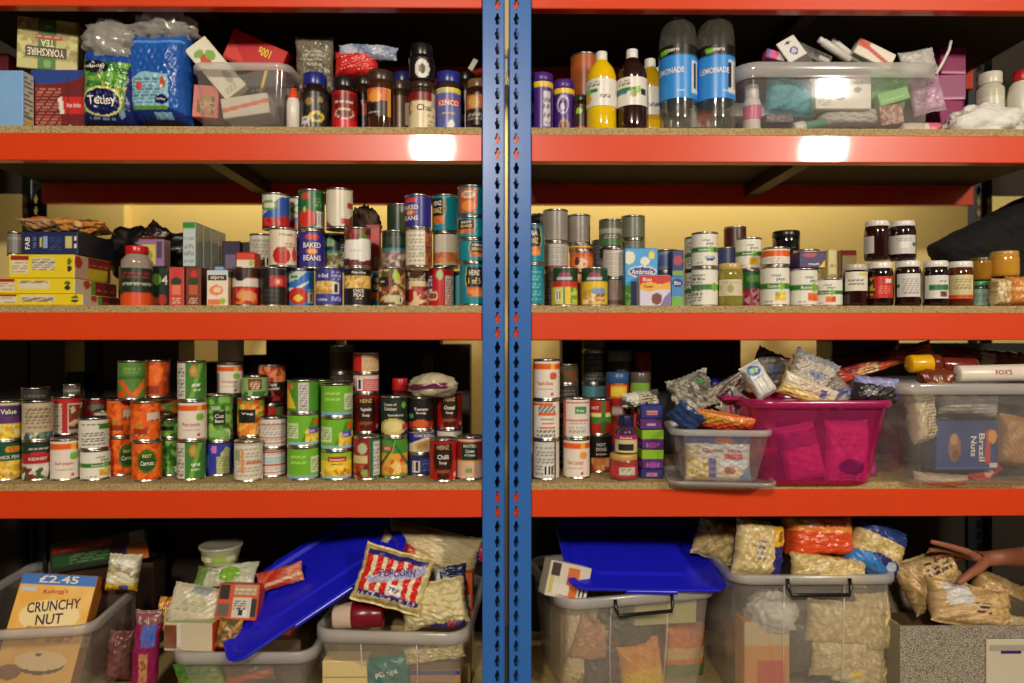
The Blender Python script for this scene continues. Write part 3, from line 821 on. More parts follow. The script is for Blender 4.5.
# small tub with packets
tw = .272; tz = z
tub('clear_tub', 'small clear tub holding a red hundred-pack box and cherry carton', (X(239, .05) + .0, .05 + .10, z), tw, .20, Z(62, .05, 240) - z, .012, 0, rimh=.020, lip=.008, handles=False, panel=False, rc=.03)
cartc('fruit_tea_box', 'white box with printed red cherries leaning out of the small tub', 'box', 217, 70, .10, 25, 64, .03, {'f': [('bg', (222, 214, 192)), ('e', -.2, .68, .34, .12, (204, 60, 40)), ('e', .35, .70, .36, .09, (120, 170, 60)), ('e', -.3, .82, .4, .06, (120, 170, 60)), ('e', .3, .28, .3, .12, (170, 160, 146)), ('l', -.6, .05, .5, .15, (160, 150, 130), 3)]}, (214, 205, 180), (-4, -40, 6))
cartc('tea_bag_box', 'bright red box with yellow number standing tilted in small tub', 'box', 258, 58, .19, 58, 32, .05, {'f': [('bg', (196, 24, 24)), ('r', -1, 0, 1, .1, (160, 16, 18)), ('p', [(-1, .1), (-.2, .1), (-1, .8)], (214, 60, 50)), ('t', '100s', .28, .68, .26, (236, 206, 60), .22, 180)]}, (176, 20, 20), (2, 24, 0))
cartc('spread_tub', 'small pink and cream pot pressed against the tub wall', 'pot', 210, 105, .125, 25, 32, .06, {'f': [('bg', (214, 128, 112)), ('b', -.6, .1, .7, .65, [(206, 180, 130), (120, 110, 70), (180, 150, 100), (214, 130, 110)], .008)]}, (206, 110, 96), (0, 4, 0))
cartc('cereal_bar_pack', 'white packet with an orange stripe lying in the small tub', 'packet', 251, 111, .13, 46, 20, .09, {'f': [('bg', (214, 206, 190)), ('s', .12, .5, .10, (220, 104, 50)), ('n', (190, 180, 160), .3, 10)]}, (210, 200, 184), (0, -8, 0))
bag('green_sachet', 'dull green sachet in the middle of the small tub', 'sachet', 232, 92, .17, 34, 40, .03, [('bg', (84, 110, 70)), ('n', (140, 150, 110), .5, 12)], (-10, 12, 0))
cartc('dark_packet', 'dark grey packet behind the white stripe packet in the tub', 'packet', 264, 92, .18, 36, 40, .03, {'f': [('bg', (70, 62, 56)), ('s', .9, .55, .08, (214, 180, 60)), ('l', -.6, .3, .2, .6, (150, 140, 130), 3)]}, (60, 54, 50), (0, -12, 0))
# tube with an orange nozzle
bottle(293.5, .075, z, [(.012, 0), (.0185, .003), (.0185, .085), (.014, .102), (.010, .106)], plastic((222, 214, 200), .3), None, None, 'white squeezy tube with an orange cap by the coffee jars', None, None, 'squeezy_tube', 'tube')
tb = bpy.context.scene.objects['squeezy_tube']
link('cap', lathe('cap', [(.0155, .098), (.016, .101), (.008, .125), (.005, .128)], plastic((214, 72, 24)), 20), tb)
# coffee jars
CO = (36, 20, 13)
jar(315, .085, z, .039, Z(71.5, .085 - .034) - z, (28, 40, 128), CO, [('bg', (34, 30, 26)), ('b', -1, .45, 1, .9, [(30, 28, 24), (60, 50, 36), (24, 22, 20)], .008), ('e', .1, .35, .45, .14, (206, 180, 60)), ('e', .1, .35, .25, .08, (40, 60, 30)), ('r', -.9, .05, -.3, .36, (214, 208, 196)), ('l', -.85, .08, -.35, .32, (90, 90, 90), 4), ('e', -.3, .75, .22, .1, (150, 120, 60)), ('e', .3, .8, .16, .08, (140, 130, 70))], 'coffee jar with royal blue lid and gold flower label', (.04, .80), 72, lidh=.030, neck=.76, sh=.82, name='coffee_jar')
bag('foil_packet', 'grey brown foil packet standing behind the blue-lidded coffee jar', 'packet', 315, 68, .155, 38, 60, .05, [('bg', (104, 94, 78)), ('n', (150, 140, 120), .5, 14), ('l', -.5, .5, .5, .8, (170, 160, 140), 4)], (5, 0, 2))
jar(344.5, .085, z, .0355, Z(75.5, .085 - .034) - z, (26, 22, 22), CO, [('bg', (166, 22, 26)), ('r', -1, .55, 1, .95, (120, 14, 18)), ('e', 0, .42, .62, .14, (214, 190, 160)), ('e', 0, .42, .52, .10, (110, 40, 30)), ('l', -.6, .62, .6, .84, (222, 190, 180), 3), ('r', -.5, .05, 1, .25, (200, 30, 34))], 'coffee jar with black lid and bright red label', (.06, .86), 72, lidh=.024, neck=.80, sh=.84, name='coffee_jar')
bag('red_foil_bag', 'shiny red foil bag lying behind the coffee jars', 'bag', 357, 66, .165, 44, 28, .07, [('bg', (196, 30, 26)), ('n', (226, 70, 60), .6, 16)], (0, 0, 0), pw=4)
bag('film_packet', 'blue and white film packet draped over the red foil bag', 'packet', 368, 53, .15, 60, 16, .04, [('bg', (110, 124, 156)), ('n', (214, 214, 220), .7, 18)], (-20, 2, 0))
jar(364, .17, z, .03, Z(75, .17 - .034) - z, (30, 22, 18), (44, 24, 16), [('bg', (60, 26, 20)), ('r', -1, .5, 1, .9, (160, 50, 30))], 'narrow dark coffee jar squeezed behind two larger jars', (.2, .7), 60, lidh=.02, name='coffee_jar')
jar(380.5, .085, z, .038, Z(69, .085 - .034) - z, (62, 44, 34), (62, 32, 18), [('bg', (46, 26, 18)), ('r', -1, .55, 1, 1, (206, 96, 36)), ('e', -.2, .7, .5, .22, (230, 150, 60)), ('r', -.9, .08, .2, .4, (24, 20, 18)), ('l', -.8, .14, .1, .3, (200, 180, 150), 3), ('r', .72, 0, 1, 1, (206, 150, 60))], 'coffee jar with brown lid and orange sunset label', (.30, .82), 58, -12, lidh=.026, neck=.90, sh=.86, name='coffee_jar')
jar(401, .115, z, .033, Z(76, .115 - .034) - z, (70, 52, 40), (58, 32, 20), [('bg', (90, 50, 24)), ('r', .3, .1, .9, .8, (180, 172, 160)), ('r', -1, .1, -.7, 1, (190, 130, 60))], 'slim brown coffee jar beside the cream chai jar', (.2, .84), 70, lidh=.022, neck=.88, sh=.88, name='coffee_jar')
jar(403, .19, z, .036, Z(67.5, .19 - .034) - z, (30, 40, 110), CO, None, 'dark jar with navy lid behind the slim coffee jar', lidh=.026, name='coffee_jar')
chz = Z(80.5, .085 - .034) - z
jar(422, .085, z, .0375, chz, (58, 36, 24), (60, 34, 22), [('bg', (220, 204, 164)), ('r', -1, .80, 1, 1, (122, 26, 24)), ('r', .55, .66, 1, 1, (176, 160, 140)), ('e', -.72, .62, .18, .17, (150, 80, 30)), ('e', -.66, .62, .10, .10, (220, 180, 120)), ('t', 'Chai', .12, .62, .16, (96, 80, 66), .40), ('l', .3, .1, .95, .5, (150, 136, 110), 5)], 'cream labelled chai jar with a dark red top band', (.0, .86), 80, lidh=.014, neck=.95, sh=.93, name='chai_jar')
jar(421.5, .085, z + chz, .0365, Z(41.5, .085 - .034) - z - chz, (20, 19, 19), (30, 20, 16), [('bg', (24, 20, 20)), ('e', .05, .45, .55, .46, (222, 214, 200)), ('e', .05, .45, .27, .24, (92, 78, 66))], 'black lidded jar with a white ring label on the chai jar', (.08, .82), 60, lidh=.030, neck=.80, sh=.84, name='coffee_jar')
jar(448.5, .085, z, .036, Z(67, .085 - .034) - z, (38, 44, 130), (56, 38, 24), [('bg', (70, 74, 150)), ('r', -1, .88, 1, 1, (230, 206, 50)), ('n', (120, 130, 190), .4, 16), ('r', -.8, .58, .8, .72, (196, 40, 36)), ('t', 'KENCO', 0, .65, .12, W, .62), ('e', .15, .16, .22, .10, (226, 220, 210)), ('l', -.8, .05, .7, .1, (200, 200, 214), 1), ('t', 'smooth', 0, .42, .07, (214, 190, 120), .4)], 'coffee jar with indigo lid and violet, red and yellow label', (.06, .86), 74, lidh=.028, neck=.88, sh=.86, name='coffee_jar')
jar(478, .10, z, .034, Z(77, .10 - .034) - z, (130, 96, 52), (50, 26, 16), [('bg', (40, 24, 18)), ('r', -1, .5, 1, .95, (200, 110, 50)), ('e', -.3, .7, .4, .2, (230, 170, 90)), ('l', -.8, .1, .6, .4, (180, 160, 130), 4)], 'coffee jar with gold lid tucked against the blue upright', (.2, .85), 70, lidh=.02, name='coffee_jar')
jar(466, .19, z, .032, Z(70, .19 - .034) - z, (24, 22, 24), (40, 24, 20), [('bg', (50, 34, 32)), ('r', -1, .2, 1, .4, (150, 120, 110))], 'small dark jar behind the violet labelled coffee jar', (.2, .8), 70, lidh=.02, name='coffee_jar')
cartc('price_card', 'small white card standing above the dark jars', 'card', 473, 64, .22, 5, 12, .004, {}, (200, 196, 186), (0, 30, 0))
bpy.data.objects['price_card'].location.z -= .002
# right bay ---------------------------------------------------------
def hotchoc(px, Y, yt, label, swirl):
    h = Z(yt, Y - .03) - z; r = .031
    a = [('bg', (66, 30, 118)), ('r', -2, .90, 2, 1, (226, 190, 40))]
    if swirl: a += [('e', -.05, .66, .52, .20, (200, 186, 214)), ('e', -.02, .64, .42, .15, (66, 30, 118)), ('e', -.1, .60, .2, .08, (200, 186, 214)), ('e', .05, .20, .50, .15, (170, 120, 80)), ('e', .05, .20, .36, .10, (110, 60, 40))]
    else: a += [('r', .10, .12, .75, .80, (196, 190, 200)), ('l', .14, .16, .72, .76, (110, 100, 120), 10), ('e', -.9, .5, .14, .1, (200, 190, 210))]
    bottle(px, Y, z, [(r * .96, 0), (r, .003), (r, h - .026), (r * .97, h - .024)], plastic((60, 26, 108)), (r * .98, h - .026, h), (74, 34, 120), label, (.006, h - .027), a, 'drink_tub', 'tub', labr=r + .0005)
hotchoc(542, .085, 71, 'purple drinking chocolate tub with white nutrition panel', False)
hotchoc(563.5, .12, 78, 'purple drinking chocolate tub with swirl and mug picture', True)
S(584.5, .19, z, [([('bg', (50, 26, 16)), ('r', -2, .52, 2, 1, (156, 76, 30)), ('n', (200, 110, 50), .4, 12), ('r', -2, .46, 2, .52, (100, 40, 20)), ('e', .2, .3, .4, .2, (90, 50, 24))], 'tall orange brown tin behind the yellow squash bottle', dict(h=Z(51, .15) - z, r=.041))])
jar(581, .10, z, .022, Z(92, .10 - .034) - z, (40, 50, 24), (34, 24, 20), [('bg', (60, 34, 26)), ('e', -.2, .78, .3, .1, (150, 190, 60)), ('r', -1, .05, 1, .25, (190, 60, 30))], 'small dark spice jar with a lime green dot', (.05, .85), 80, lidh=.012, name='spice_jar')
def squash(px, Y, yt, liq, dark, label, arc=None, capc=(226, 222, 214)):
    h = Z(yt, Y - .016) - z; r = .041
    k = h / .215
    pr = [(r * .8, 0), (r * .95, .004), (r, .012 * k), (r, .070 * k), (r * .95, .074 * k), (r * .95, .128 * k), (r * 1.0, .132 * k), (r * .99, .150 * k), (r * .84, .170 * k), (r * .52, .186 * k), (r * .36, .194 * k), (r * .34, .205 * k)]
    a = [('bg', (226, 220, 206)), ('r', -2, .48, -.25 if not dark else .45, .64, (44, 128, 62)), ('e', .42 if dark else -.85, .54, .18, .13, (150, 190, 70)), ('l', -.1, .3, .6, .66, (120, 120, 116), 8) if not dark else ('e', .1, .42, .22, .14, (140, 160, 60)), ('e', -.9, .3, .25, .16, (230, 170, 40)) if not dark else ('r', -1, .42, -.35, .5, (60, 110, 170)), ('l', -.85, .72, -.1, .9, (130, 130, 120), 3)]
    if dark: a += [('k', .55, .35, .9, .62)]
    bottle(px, Y, z, pr, glassmat(liq, .06), (r * .39, .192 * k, h), capc, label, (.066 * k, .136 * k), a, 'squash_bottle', 'bottle', labr=r + .0012)
squash(601.5, .075, 50, (232, 190, 10), False, 'bottle of bright yellow squash with white cap and label')
squash(632, .075, 47.5, (44, 20, 16), True, 'bottle of dark blackcurrant squash with white cap and label')
squash(650, .165, 57, (206, 160, 20), False, 'golden squash bottle standing behind the dark squash bottle')
squash(658, .27, 66, (190, 150, 30), False, 'smaller golden squash bottle half hidden by lemonade')
def lemonade(px, Y, ytd, label, shift):
    hd = Z(ytd, Y - .03) - z; r = .0515
    pr = [(.014, .006), (.03, .002), (r * .86, .004), (r * .98, .02), (r, .05), (r * .97, .07), (r, .085), (r, hd - .06), (r * .985, hd - .04), (r * .88, hd - .012), (r * .62, hd + .002), (r * .34, hd + .012), (r * .30, hd + .018), (.014, hd + .034)]
    l0 = Z(97, Y - .05) - z; l1 = Z(43, Y - .05) - z
    art = [('bg', (48, 140, 220)), ('r', -2, .79, 2, 1, (20, 22, 22)), ('e', -.35 + shift, .90, .22, .05, (130, 190, 50)), ('t', 'zero', .12 + shift, .90, .055, W, .30), ('t', 'LEMONADE', shift - .1, .52, .11, W, .78), ('t', '2 litre', .48 + shift, .14, .05, W, .2), ('k', .62 - shift * .2, .12, .97, .72)]
    o = bottle(px, Y, z, pr, PET, (.0155, hd + .018, hd + .044), (30, 34, 28), label, (l0, l1), art, 'lemonade_bottle', 'bottle', labr=r + .0012)
    return o
lemonade(678, .075, 19, 'clear lemonade bottle with blue label beside the golden squash', -.35)
lemonade(715.5, .075, 17.5, 'clear lemonade bottle with blue label next to toiletries tub', .05)
# clutter seen through the bottles' feet
cartc('soap_box', 'small white box glimpsed behind the lemonade bottles', 'box', 690, 112, .26, 50, 36, .05, {'f': [('bg', (206, 200, 188)), ('e', .5, .3, .35, .3, (200, 50, 44)), ('r', -.6, .7, .2, .9, (60, 120, 190))]}, (206, 200, 188))
# big toiletries tub
bx = .57; byc = .05 + .17
th_ = Z(60, .05) - z
tub('clear_tub', 'wide clear tub crammed with soap, toothbrushes and toiletries', (X(842, .05), byc, z), bx, .34, th_, .010, 0, body=TUBW, rimh=.040, lip=.012, handles=False, panel=False, rc=.05)
bottle(752, .125, z + .008, [(.02, 0), (.024, .004), (.024, .10), (.018, .115)], plastic((222, 214, 206)), (.019, .112, .15), (214, 206, 200), 'white roll-on bottle with pink band in wide toiletries tub', (.05, .09), [('bg', (214, 96, 140))], 'deodorant_bottle', 'bottle', labr=.0248)
bag('wash_bag', 'turquoise cloth wash bag inside the wide toiletries tub', 'wash bag', 789, 97, .12, 50, 38, .05, [('bg', (72, 160, 172)), ('n', (40, 120, 134), .5, 10), ('s', -.12, .75, .03, (40, 96, 110))], (0, 4, 8), m=CARD, pw=5)
cartc('soap_box', 'white soap box with dark end and red badge in toiletries tub', 'box', 840, 94, .105, 56, 35, .04, {'f': [('bg', (226, 220, 208)), ('r', -1, .62, -.80, 1, (56, 34, 60)), ('r', -.12, .86, .36, .97, (196, 44, 36)), ('t', 'COMFORT', .1, .74, .11, (170, 160, 144), .62), ('l', -.9, .1, -.4, .42, (160, 150, 134), 5), ('e', .5, .55, .14, .08, (130, 110, 110)), ('e', -.1, .34, .16, .1, (110, 90, 90))]}, (214, 208, 196), (0, 0, 0))
bag('green_wipes', 'pale green packet of wipes in the wide toiletries tub', 'packet', 886, 90, .14, 44, 40, .05, [('bg', (130, 190, 120)), ('n', (90, 150, 100), .5, 10)], (0, 12, 0))
cartc('green_box', 'apple green slim box across the toiletries tub', 'box', 891, 98, .11, 32, 13, .03, {'f': [('bg', (122, 190, 96)), ('l', -.8, .3, .8, .6, (170, 220, 140), 1)]}, (110, 180, 90), (0, -17, 0))
cartc('brown_packet', 'pinkish brown patterned packet low in the toiletries tub', 'packet', 889, 116, .105, 24, 20, .03, {'f': [('bg', (150, 100, 84)), ('b', -1, 0, 1, 1, [(150, 96, 80), (196, 150, 130), (110, 70, 60)], .006)]}, (150, 100, 84), (0, -8, 0))
o = bottle(902, .10, z + .03, [(.010, 0), (.019, .003), (.020, .03), (.020, .095), (.016, .10)], plastic((222, 206, 190)), (.0205, .072, .108), (222, 110, 140), 'cream tube with a pink cap lying in the toiletries tub', None, None, 'cream_tube', 'tube')
o.rotation_euler = (0, R(90), 0); o.location.y = .11
bag('lilac_packet', 'lilac film packet inside the right end of toiletries tub', 'packet', 926, 94, .13, 34, 40, .04, [('bg', (176, 130, 160)), ('n', (214, 190, 200), .6, 12)], (0, -12, 0))
cartc('dark_soap_box', 'dark speckled slim box lying under the turquoise wash bag', 'box', 776, 121, .115, 28, 9, .05, {'f': [('bg', (70, 52, 56)), ('b', -1, 0, 1, 1, [(60, 44, 50), (120, 100, 100), (70, 50, 56)], .006)]}, (70, 52, 56))
o = bottle(808, .10, z + .03, [(.008, 0), (.016, .003), (.017, .02), (.012, .03), (.012, .085), (.009, .09)], plastic((96, 150, 120)), (.017, -.004, .026), (222, 216, 204), 'green toothpaste tube with white cap lying in the tub', None, None, 'toothpaste_tube', 'tube')
o.rotation_euler = (0, R(78), 0); o.location.x = X(795, .10)
bag('tissue_pack', 'white tissue packet at the bottom of the toiletries tub', 'packet', 850, 118, .13, 70, 18, .06, [('bg', (190, 184, 176)), ('n', (150, 146, 140), .5, 9)], (0, 0, 0), pw=5)
# things poking out of it
cartc('toothbrush_card', 'white hanging toothbrush card with slot and blue oval', 'card', 794, 53, .10, 20, 34, .006, {'f': [('bg', (226, 222, 212)), ('e', .1, .56, .42, .13, (60, 60, 150)), ('e', .1, .56, .30, .08, (200, 200, 226)), ('e', 0, .86, .3, .035, (40, 36, 34)), ('r', -.1, .80, .12, .92, (40, 36, 34)), ('r', -1, 0, 1, .3, (90, 86, 84))]}, (220, 216, 206), (-10, -30, 0))
cartc('blister_pack', 'grey blister pack leaning beside the toothbrush card', 'packet', 813, 55, .12, 38, 14, .012, {'f': [('bg', (70, 66, 64)), ('n', (150, 146, 140), .6, 20), ('r', .3, .2, .9, .6, (190, 186, 178))]}, (80, 76, 72), (-20, 24, 0))
for i, (px, py, a, lb) in enumerate(((836, 51, 62, 'white pencil-shaped toothbrush tube sticking out of the tub'), (847, 53, 58, 'second white tube lying against the pencil-shaped tube'))):
    o = bottle(px, .13 + i * .03, 0, [(.006, -.05), (.011, -.047), (.011, .045), (.008, .05)], plastic((214, 210, 200)), (.009, .048, .062), (220, 216, 210), lb, None, None, 'brush_tube', 'tube')
    o.location = at(px, py, .12 + i * .03); o.rotation_euler = (R(10), R(-a), 0)
cartc('toothpaste_box', 'white and orange toothpaste carton sticking out of the tub', 'box', 872, 56, .14, 40, 17, .035, {'f': [('bg', (222, 214, 196)), ('r', -1, .5, -.4, 1, (206, 90, 40)), ('s', -.3, .5, .12, (196, 60, 40))], 't': [('bg', (214, 206, 186))]}, (214, 206, 186), (0, 26, 0))
cartc('pink_packet', 'small pink and blue packet at the rim of the tub', 'packet', 774, 57, .13, 20, 9, .03, {'f': [('bg', (206, 70, 130)), ('r', -1, 0, -.6, 1, (50, 80, 170)), ('r', .2, 0, 1, 1, (222, 214, 206))]}, (206, 70, 130), (0, 14, 0))
bag('film_packet', 'thin white film packet at the right end of the tub', 'packet', 918, 62, .15, 36, 26, .03, [('bg', (176, 170, 162)), ('n', (222, 220, 214), .6, 14)], (-10, -10, 0))
ot = MB().tube([at(936, 74, .11), at(943, 62, .115), at(949, 50, .12), at(951, 41, .125)], .004, 8)
tag(ot.obj('toothbrush', plastic((222, 216, 206)), smooth=True), 'white toothbrush handle leaning out of the toiletries tub', 'toothbrush')
# magenta boxes
zz = z
for i, (yt, lb) in enumerate(((98, 'magenta box at the bottom of a pile beside the tub'), (72, 'magenta box in the middle of a pile beside the tub'), (45, 'magenta box on top of a pile beside the tub'))):
    zt = Z(yt, .20)
    carton('hair_dye_box', lb, 'box', (X(952, .20) + (0, .006, .003)[i], .20 + .05, (zz + zt) / 2), .078, .10, zt - zz - .0005, {'f': [('bg', (134, 18, 82)), ('n', (110, 12, 70), .3, 7), ('r', -1, 0, 1, .05, (206, 150, 180))], 'l': [('bg', (140, 20, 86))]}, (146, 22, 90), (0, 0, R((3, -4, 2)[i])), res=(10, 8, 10), group='magenta boxes')
    zz = zt
jar(990, .16, z, .036, Z(67, .16 - .034) - z, (206, 200, 182), (196, 190, 170), [('bg', (204, 198, 180)), ('l', -.7, .2, .7, .8, (150, 144, 128), 6)], 'cream lotion bottle with a flat cap beside the cotton wool', (.2, .75), 62, lidh=.030, neck=.70, sh=.86, name='lotion_bottle', cat='bottle', lidr=.030)
bottle(1022, .13, z, [(.03, 0), (.038, .004), (.038, .13), (.030, .165), (.018, .178), (.018, .182)], plastic((214, 208, 192)), (.022, .172, .205), (176, 20, 24), 'white lotion bottle with a red screw cap', None, None, 'lotion_bottle', 'bottle')
bottle(1003, .25, z, [(.02, 0), (.024, .004), (.024, .12), (.016, .14)], plastic((60, 24, 26)), (.016, .138, .165), (150, 20, 26), 'small dark bottle with red cap behind the lotion', None, None, 'small_bottle', 'bottle')
COTTON = mat('cotton_wool', (226, 222, 214), .55, 0, .08, 60, .6)
blob('cotton_wool_bag', 'lumpy clear bag of white cotton wool on the shelf edge', 'cotton wool', (X(981, .09), .085, z + .036), (.108, .062, .050), COTTON, .30, 5, freq=1.2, flat=.25)

# ================================================================== SECOND SHELF (beans, tomatoes, jam)
z = SH[2]
# cracker boxes: yellow fronts, long red sides running back
def crack(x0, x1, Y, z0, z1, d, lb, side, rz=0):
    w = X(x1, Y) - X(x0, Y)
    carton('cracker_box', lb, 'box', ((X(x0, Y) + X(x1, Y)) / 2, Y + d / 2, (z0 + z1) / 2), w, d, z1 - z0 - .0006, {
        'f': [('bg', (226, 200, 24)), ('r', -.92, .76, -.36, .96, (150, 30, 22)), ('r', -.92, .2, -.36, .76, (216, 204, 170)), ('l', -.9, .25, -.4, .72, (170, 140, 110), 4), ('r', -.28, .34, .42, .86, (214, 202, 176)), ('l', -.26, .36, .40, .84, (140, 124, 100), 6), ('e', .84, .70, .07, .14, (80, 100, 30)), ('e', .84, .40, .07, .14, (40, 40, 30))],
        'r': side}, (200, 170, 40), (0, 0, R(rz)))
sA = [('bg', (130, 30, 24)), ('r', -1, 0, -.3, 1, (206, 170, 140)), ('e', -.8, .7, .2, .25, (190, 40, 30)), ('r', -.3, 0, .8, .5, (206, 180, 40)), ('l', -.2, .6, .9, .8, (190, 90, 60), 1)]
sB = [('bg', (122, 24, 20)), ('r', -1, 0, -.25, 1, (214, 200, 176)), ('e', -.45, .7, .15, .3, (200, 60, 30)), ('r', -.25, 0, -.1, 1, (110, 150, 50)), ('l', 0, .3, .9, .6, (190, 100, 80), 1)]
zc1 = Z(294.3, .03); zc2 = Z(279.3, .05); zc3 = Z(256, .06)
crack(-14, 82.5, .02, z, zc1, .19, 'yellow cracker box at the bottom of the pile', sB)
crack(-13, 74.5, .03, zc1, zc2, .20, 'yellow cracker box in the middle of the pile', sB)
crack(8, 74.5, .035, zc2, zc3, .17, 'taller yellow cracker box under the navy box', sA)
zn = Z(231.5, .05)
cart('pasta_box', 'navy blue box with printed white panels on the cracker pile', 'box', 23, 77.5, 231.5, .05, zc3, .17, {
    'f': [('bg', (24, 34, 82)), ('t', 'FAB', -.82, .5, .20, W, .22, 90), ('l', -.62, .3, -.5, .8, (110, 120, 160), 6), ('r', -.40, .36, -.30, .76, (190, 180, 60)), ('r', -.25, .3, -.12, .8, (140, 160, 200)), ('l', .0, .2, .4, .8, (60, 72, 120), 6), ('r', .56, .3, .78, .8, (196, 190, 110)), ('e', .9, .7, .05, .1, W), ('e', .9, .4, .05, .1, W)],
    'r': [('bg', (14, 16, 34))]}, (16, 20, 44))
S(15.5, .075, zc3, [([('bg', (120, 116, 110)), ('r', -2, .7, 2, .8, (150, 146, 140)), ('n', (90, 86, 82), .4, 8)], 'small plain grey tin beside the navy box', dict(h=Z(233, .07) - zc3, r=.020))])
bag('snack_packet', 'flat orange and cream snack packet lying on the navy box', 'packet', 66, 226.5, .12, 84, 26, .03, [('bg', (196, 150, 110)), ('b', -1, 0, 1, 1, [(206, 120, 50), (214, 180, 130), (180, 140, 100), (120, 90, 60), (214, 150, 70)], .025)], (72, 2, 4), wr=.005)
blob('black_bin_bag', 'crumpled black plastic bag at the back by the drink cartons', 'bag', at(150, 250, .36) + Vector((0, 0, -.02)), (.13, .08, .075), mat('black_plastic', (20, 17, 15), .35, 0, .2, 20, .4), .4, 12, freq=1.3)
bag('dark_packet', 'pointed dark brown packet on the black plastic bag', 'packet', 153, 236, .28, 22, 26, .02, [('bg', (34, 20, 18)), ('s', .5, .4, .1, (90, 40, 30))], (0, 42, 0))
tray('flattened cardboard tray supporting packets behind the jar with red lid', X(118, .26), X(172, .26), .26, .45, z, Z(267, .28) - z)
cart('fruit_bar_box', 'mauve box with a yellow picture at the back', 'box', 138, 164, 239, .22, Z(267, .22) + .0, .04, {'f': [('bg', (150, 110, 150)), ('r', -.7, .1, .35, .8, (206, 190, 90)), ('r', .4, .3, .85, .9, (90, 60, 90)), ('e', -.2, .4, .3, .2, (150, 150, 60))]}, (130, 96, 130))
bpy.data.objects['fruit_bar_box'].location.z += 0
# big plastic jar with red lid
jar(137, .075, z, .0395, Z(245.5, .075 - .03) - z, (186, 22, 26), (150, 136, 122), [('bg', (30, 44, 30)), ('l', -.8, .75, .6, .95, (150, 40, 34), 2), ('l', -.7, .55, .7, .66, (170, 176, 150), 1), ('p', [(-1, .28), (-.4, .36), (.5, .36), (1, .28), (1, 0), (-1, 0)], (214, 74, 30)), ('t', 'strawberry', 0, .60, .07, (190, 196, 170), .6)], 'large plastic jar with red lid and dark green and orange label', (.0, .70), 85, lidh=.018, neck=.62, sh=.80, lidr=.029)
# box of four drink cartons
cart('juice_multipack', 'dark green multipack box with a white number four', 'box', 151, 168, 267, .125, z, .14, {'f': [('bg', (30, 52, 34)), ('t', '4', .62, .68, .24, W, .36), ('e', -.3, .70, .5, .14, (110, 160, 50)), ('e', .3, .2, .6, .13, (176, 50, 34)), ('e', -.6, .16, .5, .1, (190, 80, 40))]}, (26, 46, 30))
def jcart(x0, x1, Y, c, c2, lb):
    o = cart('juice_carton', lb, 'carton', x0, x1, 267, Y, z, .05, {'f': [('bg', c), ('e', .05, .82, .4, .09, (206, 46, 36)), ('e', 0, .64, .75, .10, (40, 60, 34)), ('r', -.5, .30, .5, .55, c2), ('l', -.5, .1, .5, .24, (230, 190, 160), 3)], 'r': [('bg', tuple(int(v * .7) for v in c))]}, c)
jcart(168.5, 184, .09, (196, 66, 62), (226, 120, 90), 'pink and red juice carton in front of the multipack')
jcart(185.5, 201, .09, (120, 56, 36), (190, 90, 50), 'brown juice carton next to the pink one')
cart('juice_carton', 'plain dark carton between the brown carton and the white one', 'carton', 201.5, 206, 268, .12, z, .05, {'f': [('bg', (60, 44, 44))]}, (60, 44, 44))
# film-wrapped pack of grey cartons standing on them
jz = Z(267, .09)
mw = (X(222, .2) - X(182, .09))
for i in range(4):
    carton('milk_carton', ('white and green fronted carton in the film-wrapped pack' if i == 0 else 'grey green carton standing in the film-wrapped pack'), 'carton', (X(189, .09) + .0, .115 + i * .052, jz + .062), .036, .05, .124, {'f': [('bg', (190, 200, 196)), ('p', [(-1, .84), (1, .84), (1, 1), (-1, 1)], (60, 140, 60)), ('l', -.7, .1, .7, .75, (140, 156, 160), 9)], 'r': [('bg', (120, 130, 118)), ('n', (160, 166, 156), .5, 9), ('r', -1, .9, 1, 1, (130, 140, 126))]}, (122, 132, 120), (0, 0, 0), group='film-wrapped milk cartons' if i else None, m=FILM, res=(10, 8, 20))
tray('low brown cardboard tray under the film-wrapped cartons', X(184, .16), X(214, .16), .15, .32, z, jz - z)
# alpro carton
o = cart('soya_drink_carton', 'white and peach drink carton with black name band and blue cap', 'carton', 206.5, 228, 270, .055, z, .06, {'f': [('bg', (232, 214, 190)), ('r', -.82, .70, .82, .88, (30, 34, 46)), ('t', 'alpro', 0, .79, .13, W, .62), ('e', -.1, .44, .62, .14, (226, 130, 80)), ('e', 0, .45, .4, .08, (240, 200, 160)), ('r', -.9, .04, .3, .18, (222, 120, 70)), ('e', .5, .14, .25, .09, (150, 180, 60)), ('r', -1, .9, 1, 1, (190, 206, 220))], 'r': [('bg', (190, 160, 120)), ('r', -1, .8, 1, 1, (60, 110, 60))]}, (206, 190, 160))
MB().box(-.012, .012, -.02, .004, .0, .010, .002).obj('cap', plastic((120, 170, 214)), o, (0, 0, (Z(270, .055) - z) / 2))
cart('dark_box', 'navy box standing behind the red topped tin', 'box', 222, 240, 241, .22, z, .08, {'f': [('bg', (40, 30, 60)), ('r', -.6, .6, .5, .8, (110, 90, 120)), ('l', -.6, .2, .6, .5, (90, 70, 100), 4)]}, (40, 30, 60))
cart('dark_box', 'short dark brown box behind the red topped tin', 'box', 242, 256, 242, .24, z, .08, {'f': [('bg', (44, 30, 26)), ('r', -.4, .7, .8, .8, (170, 60, 40))]}, (44, 30, 26))
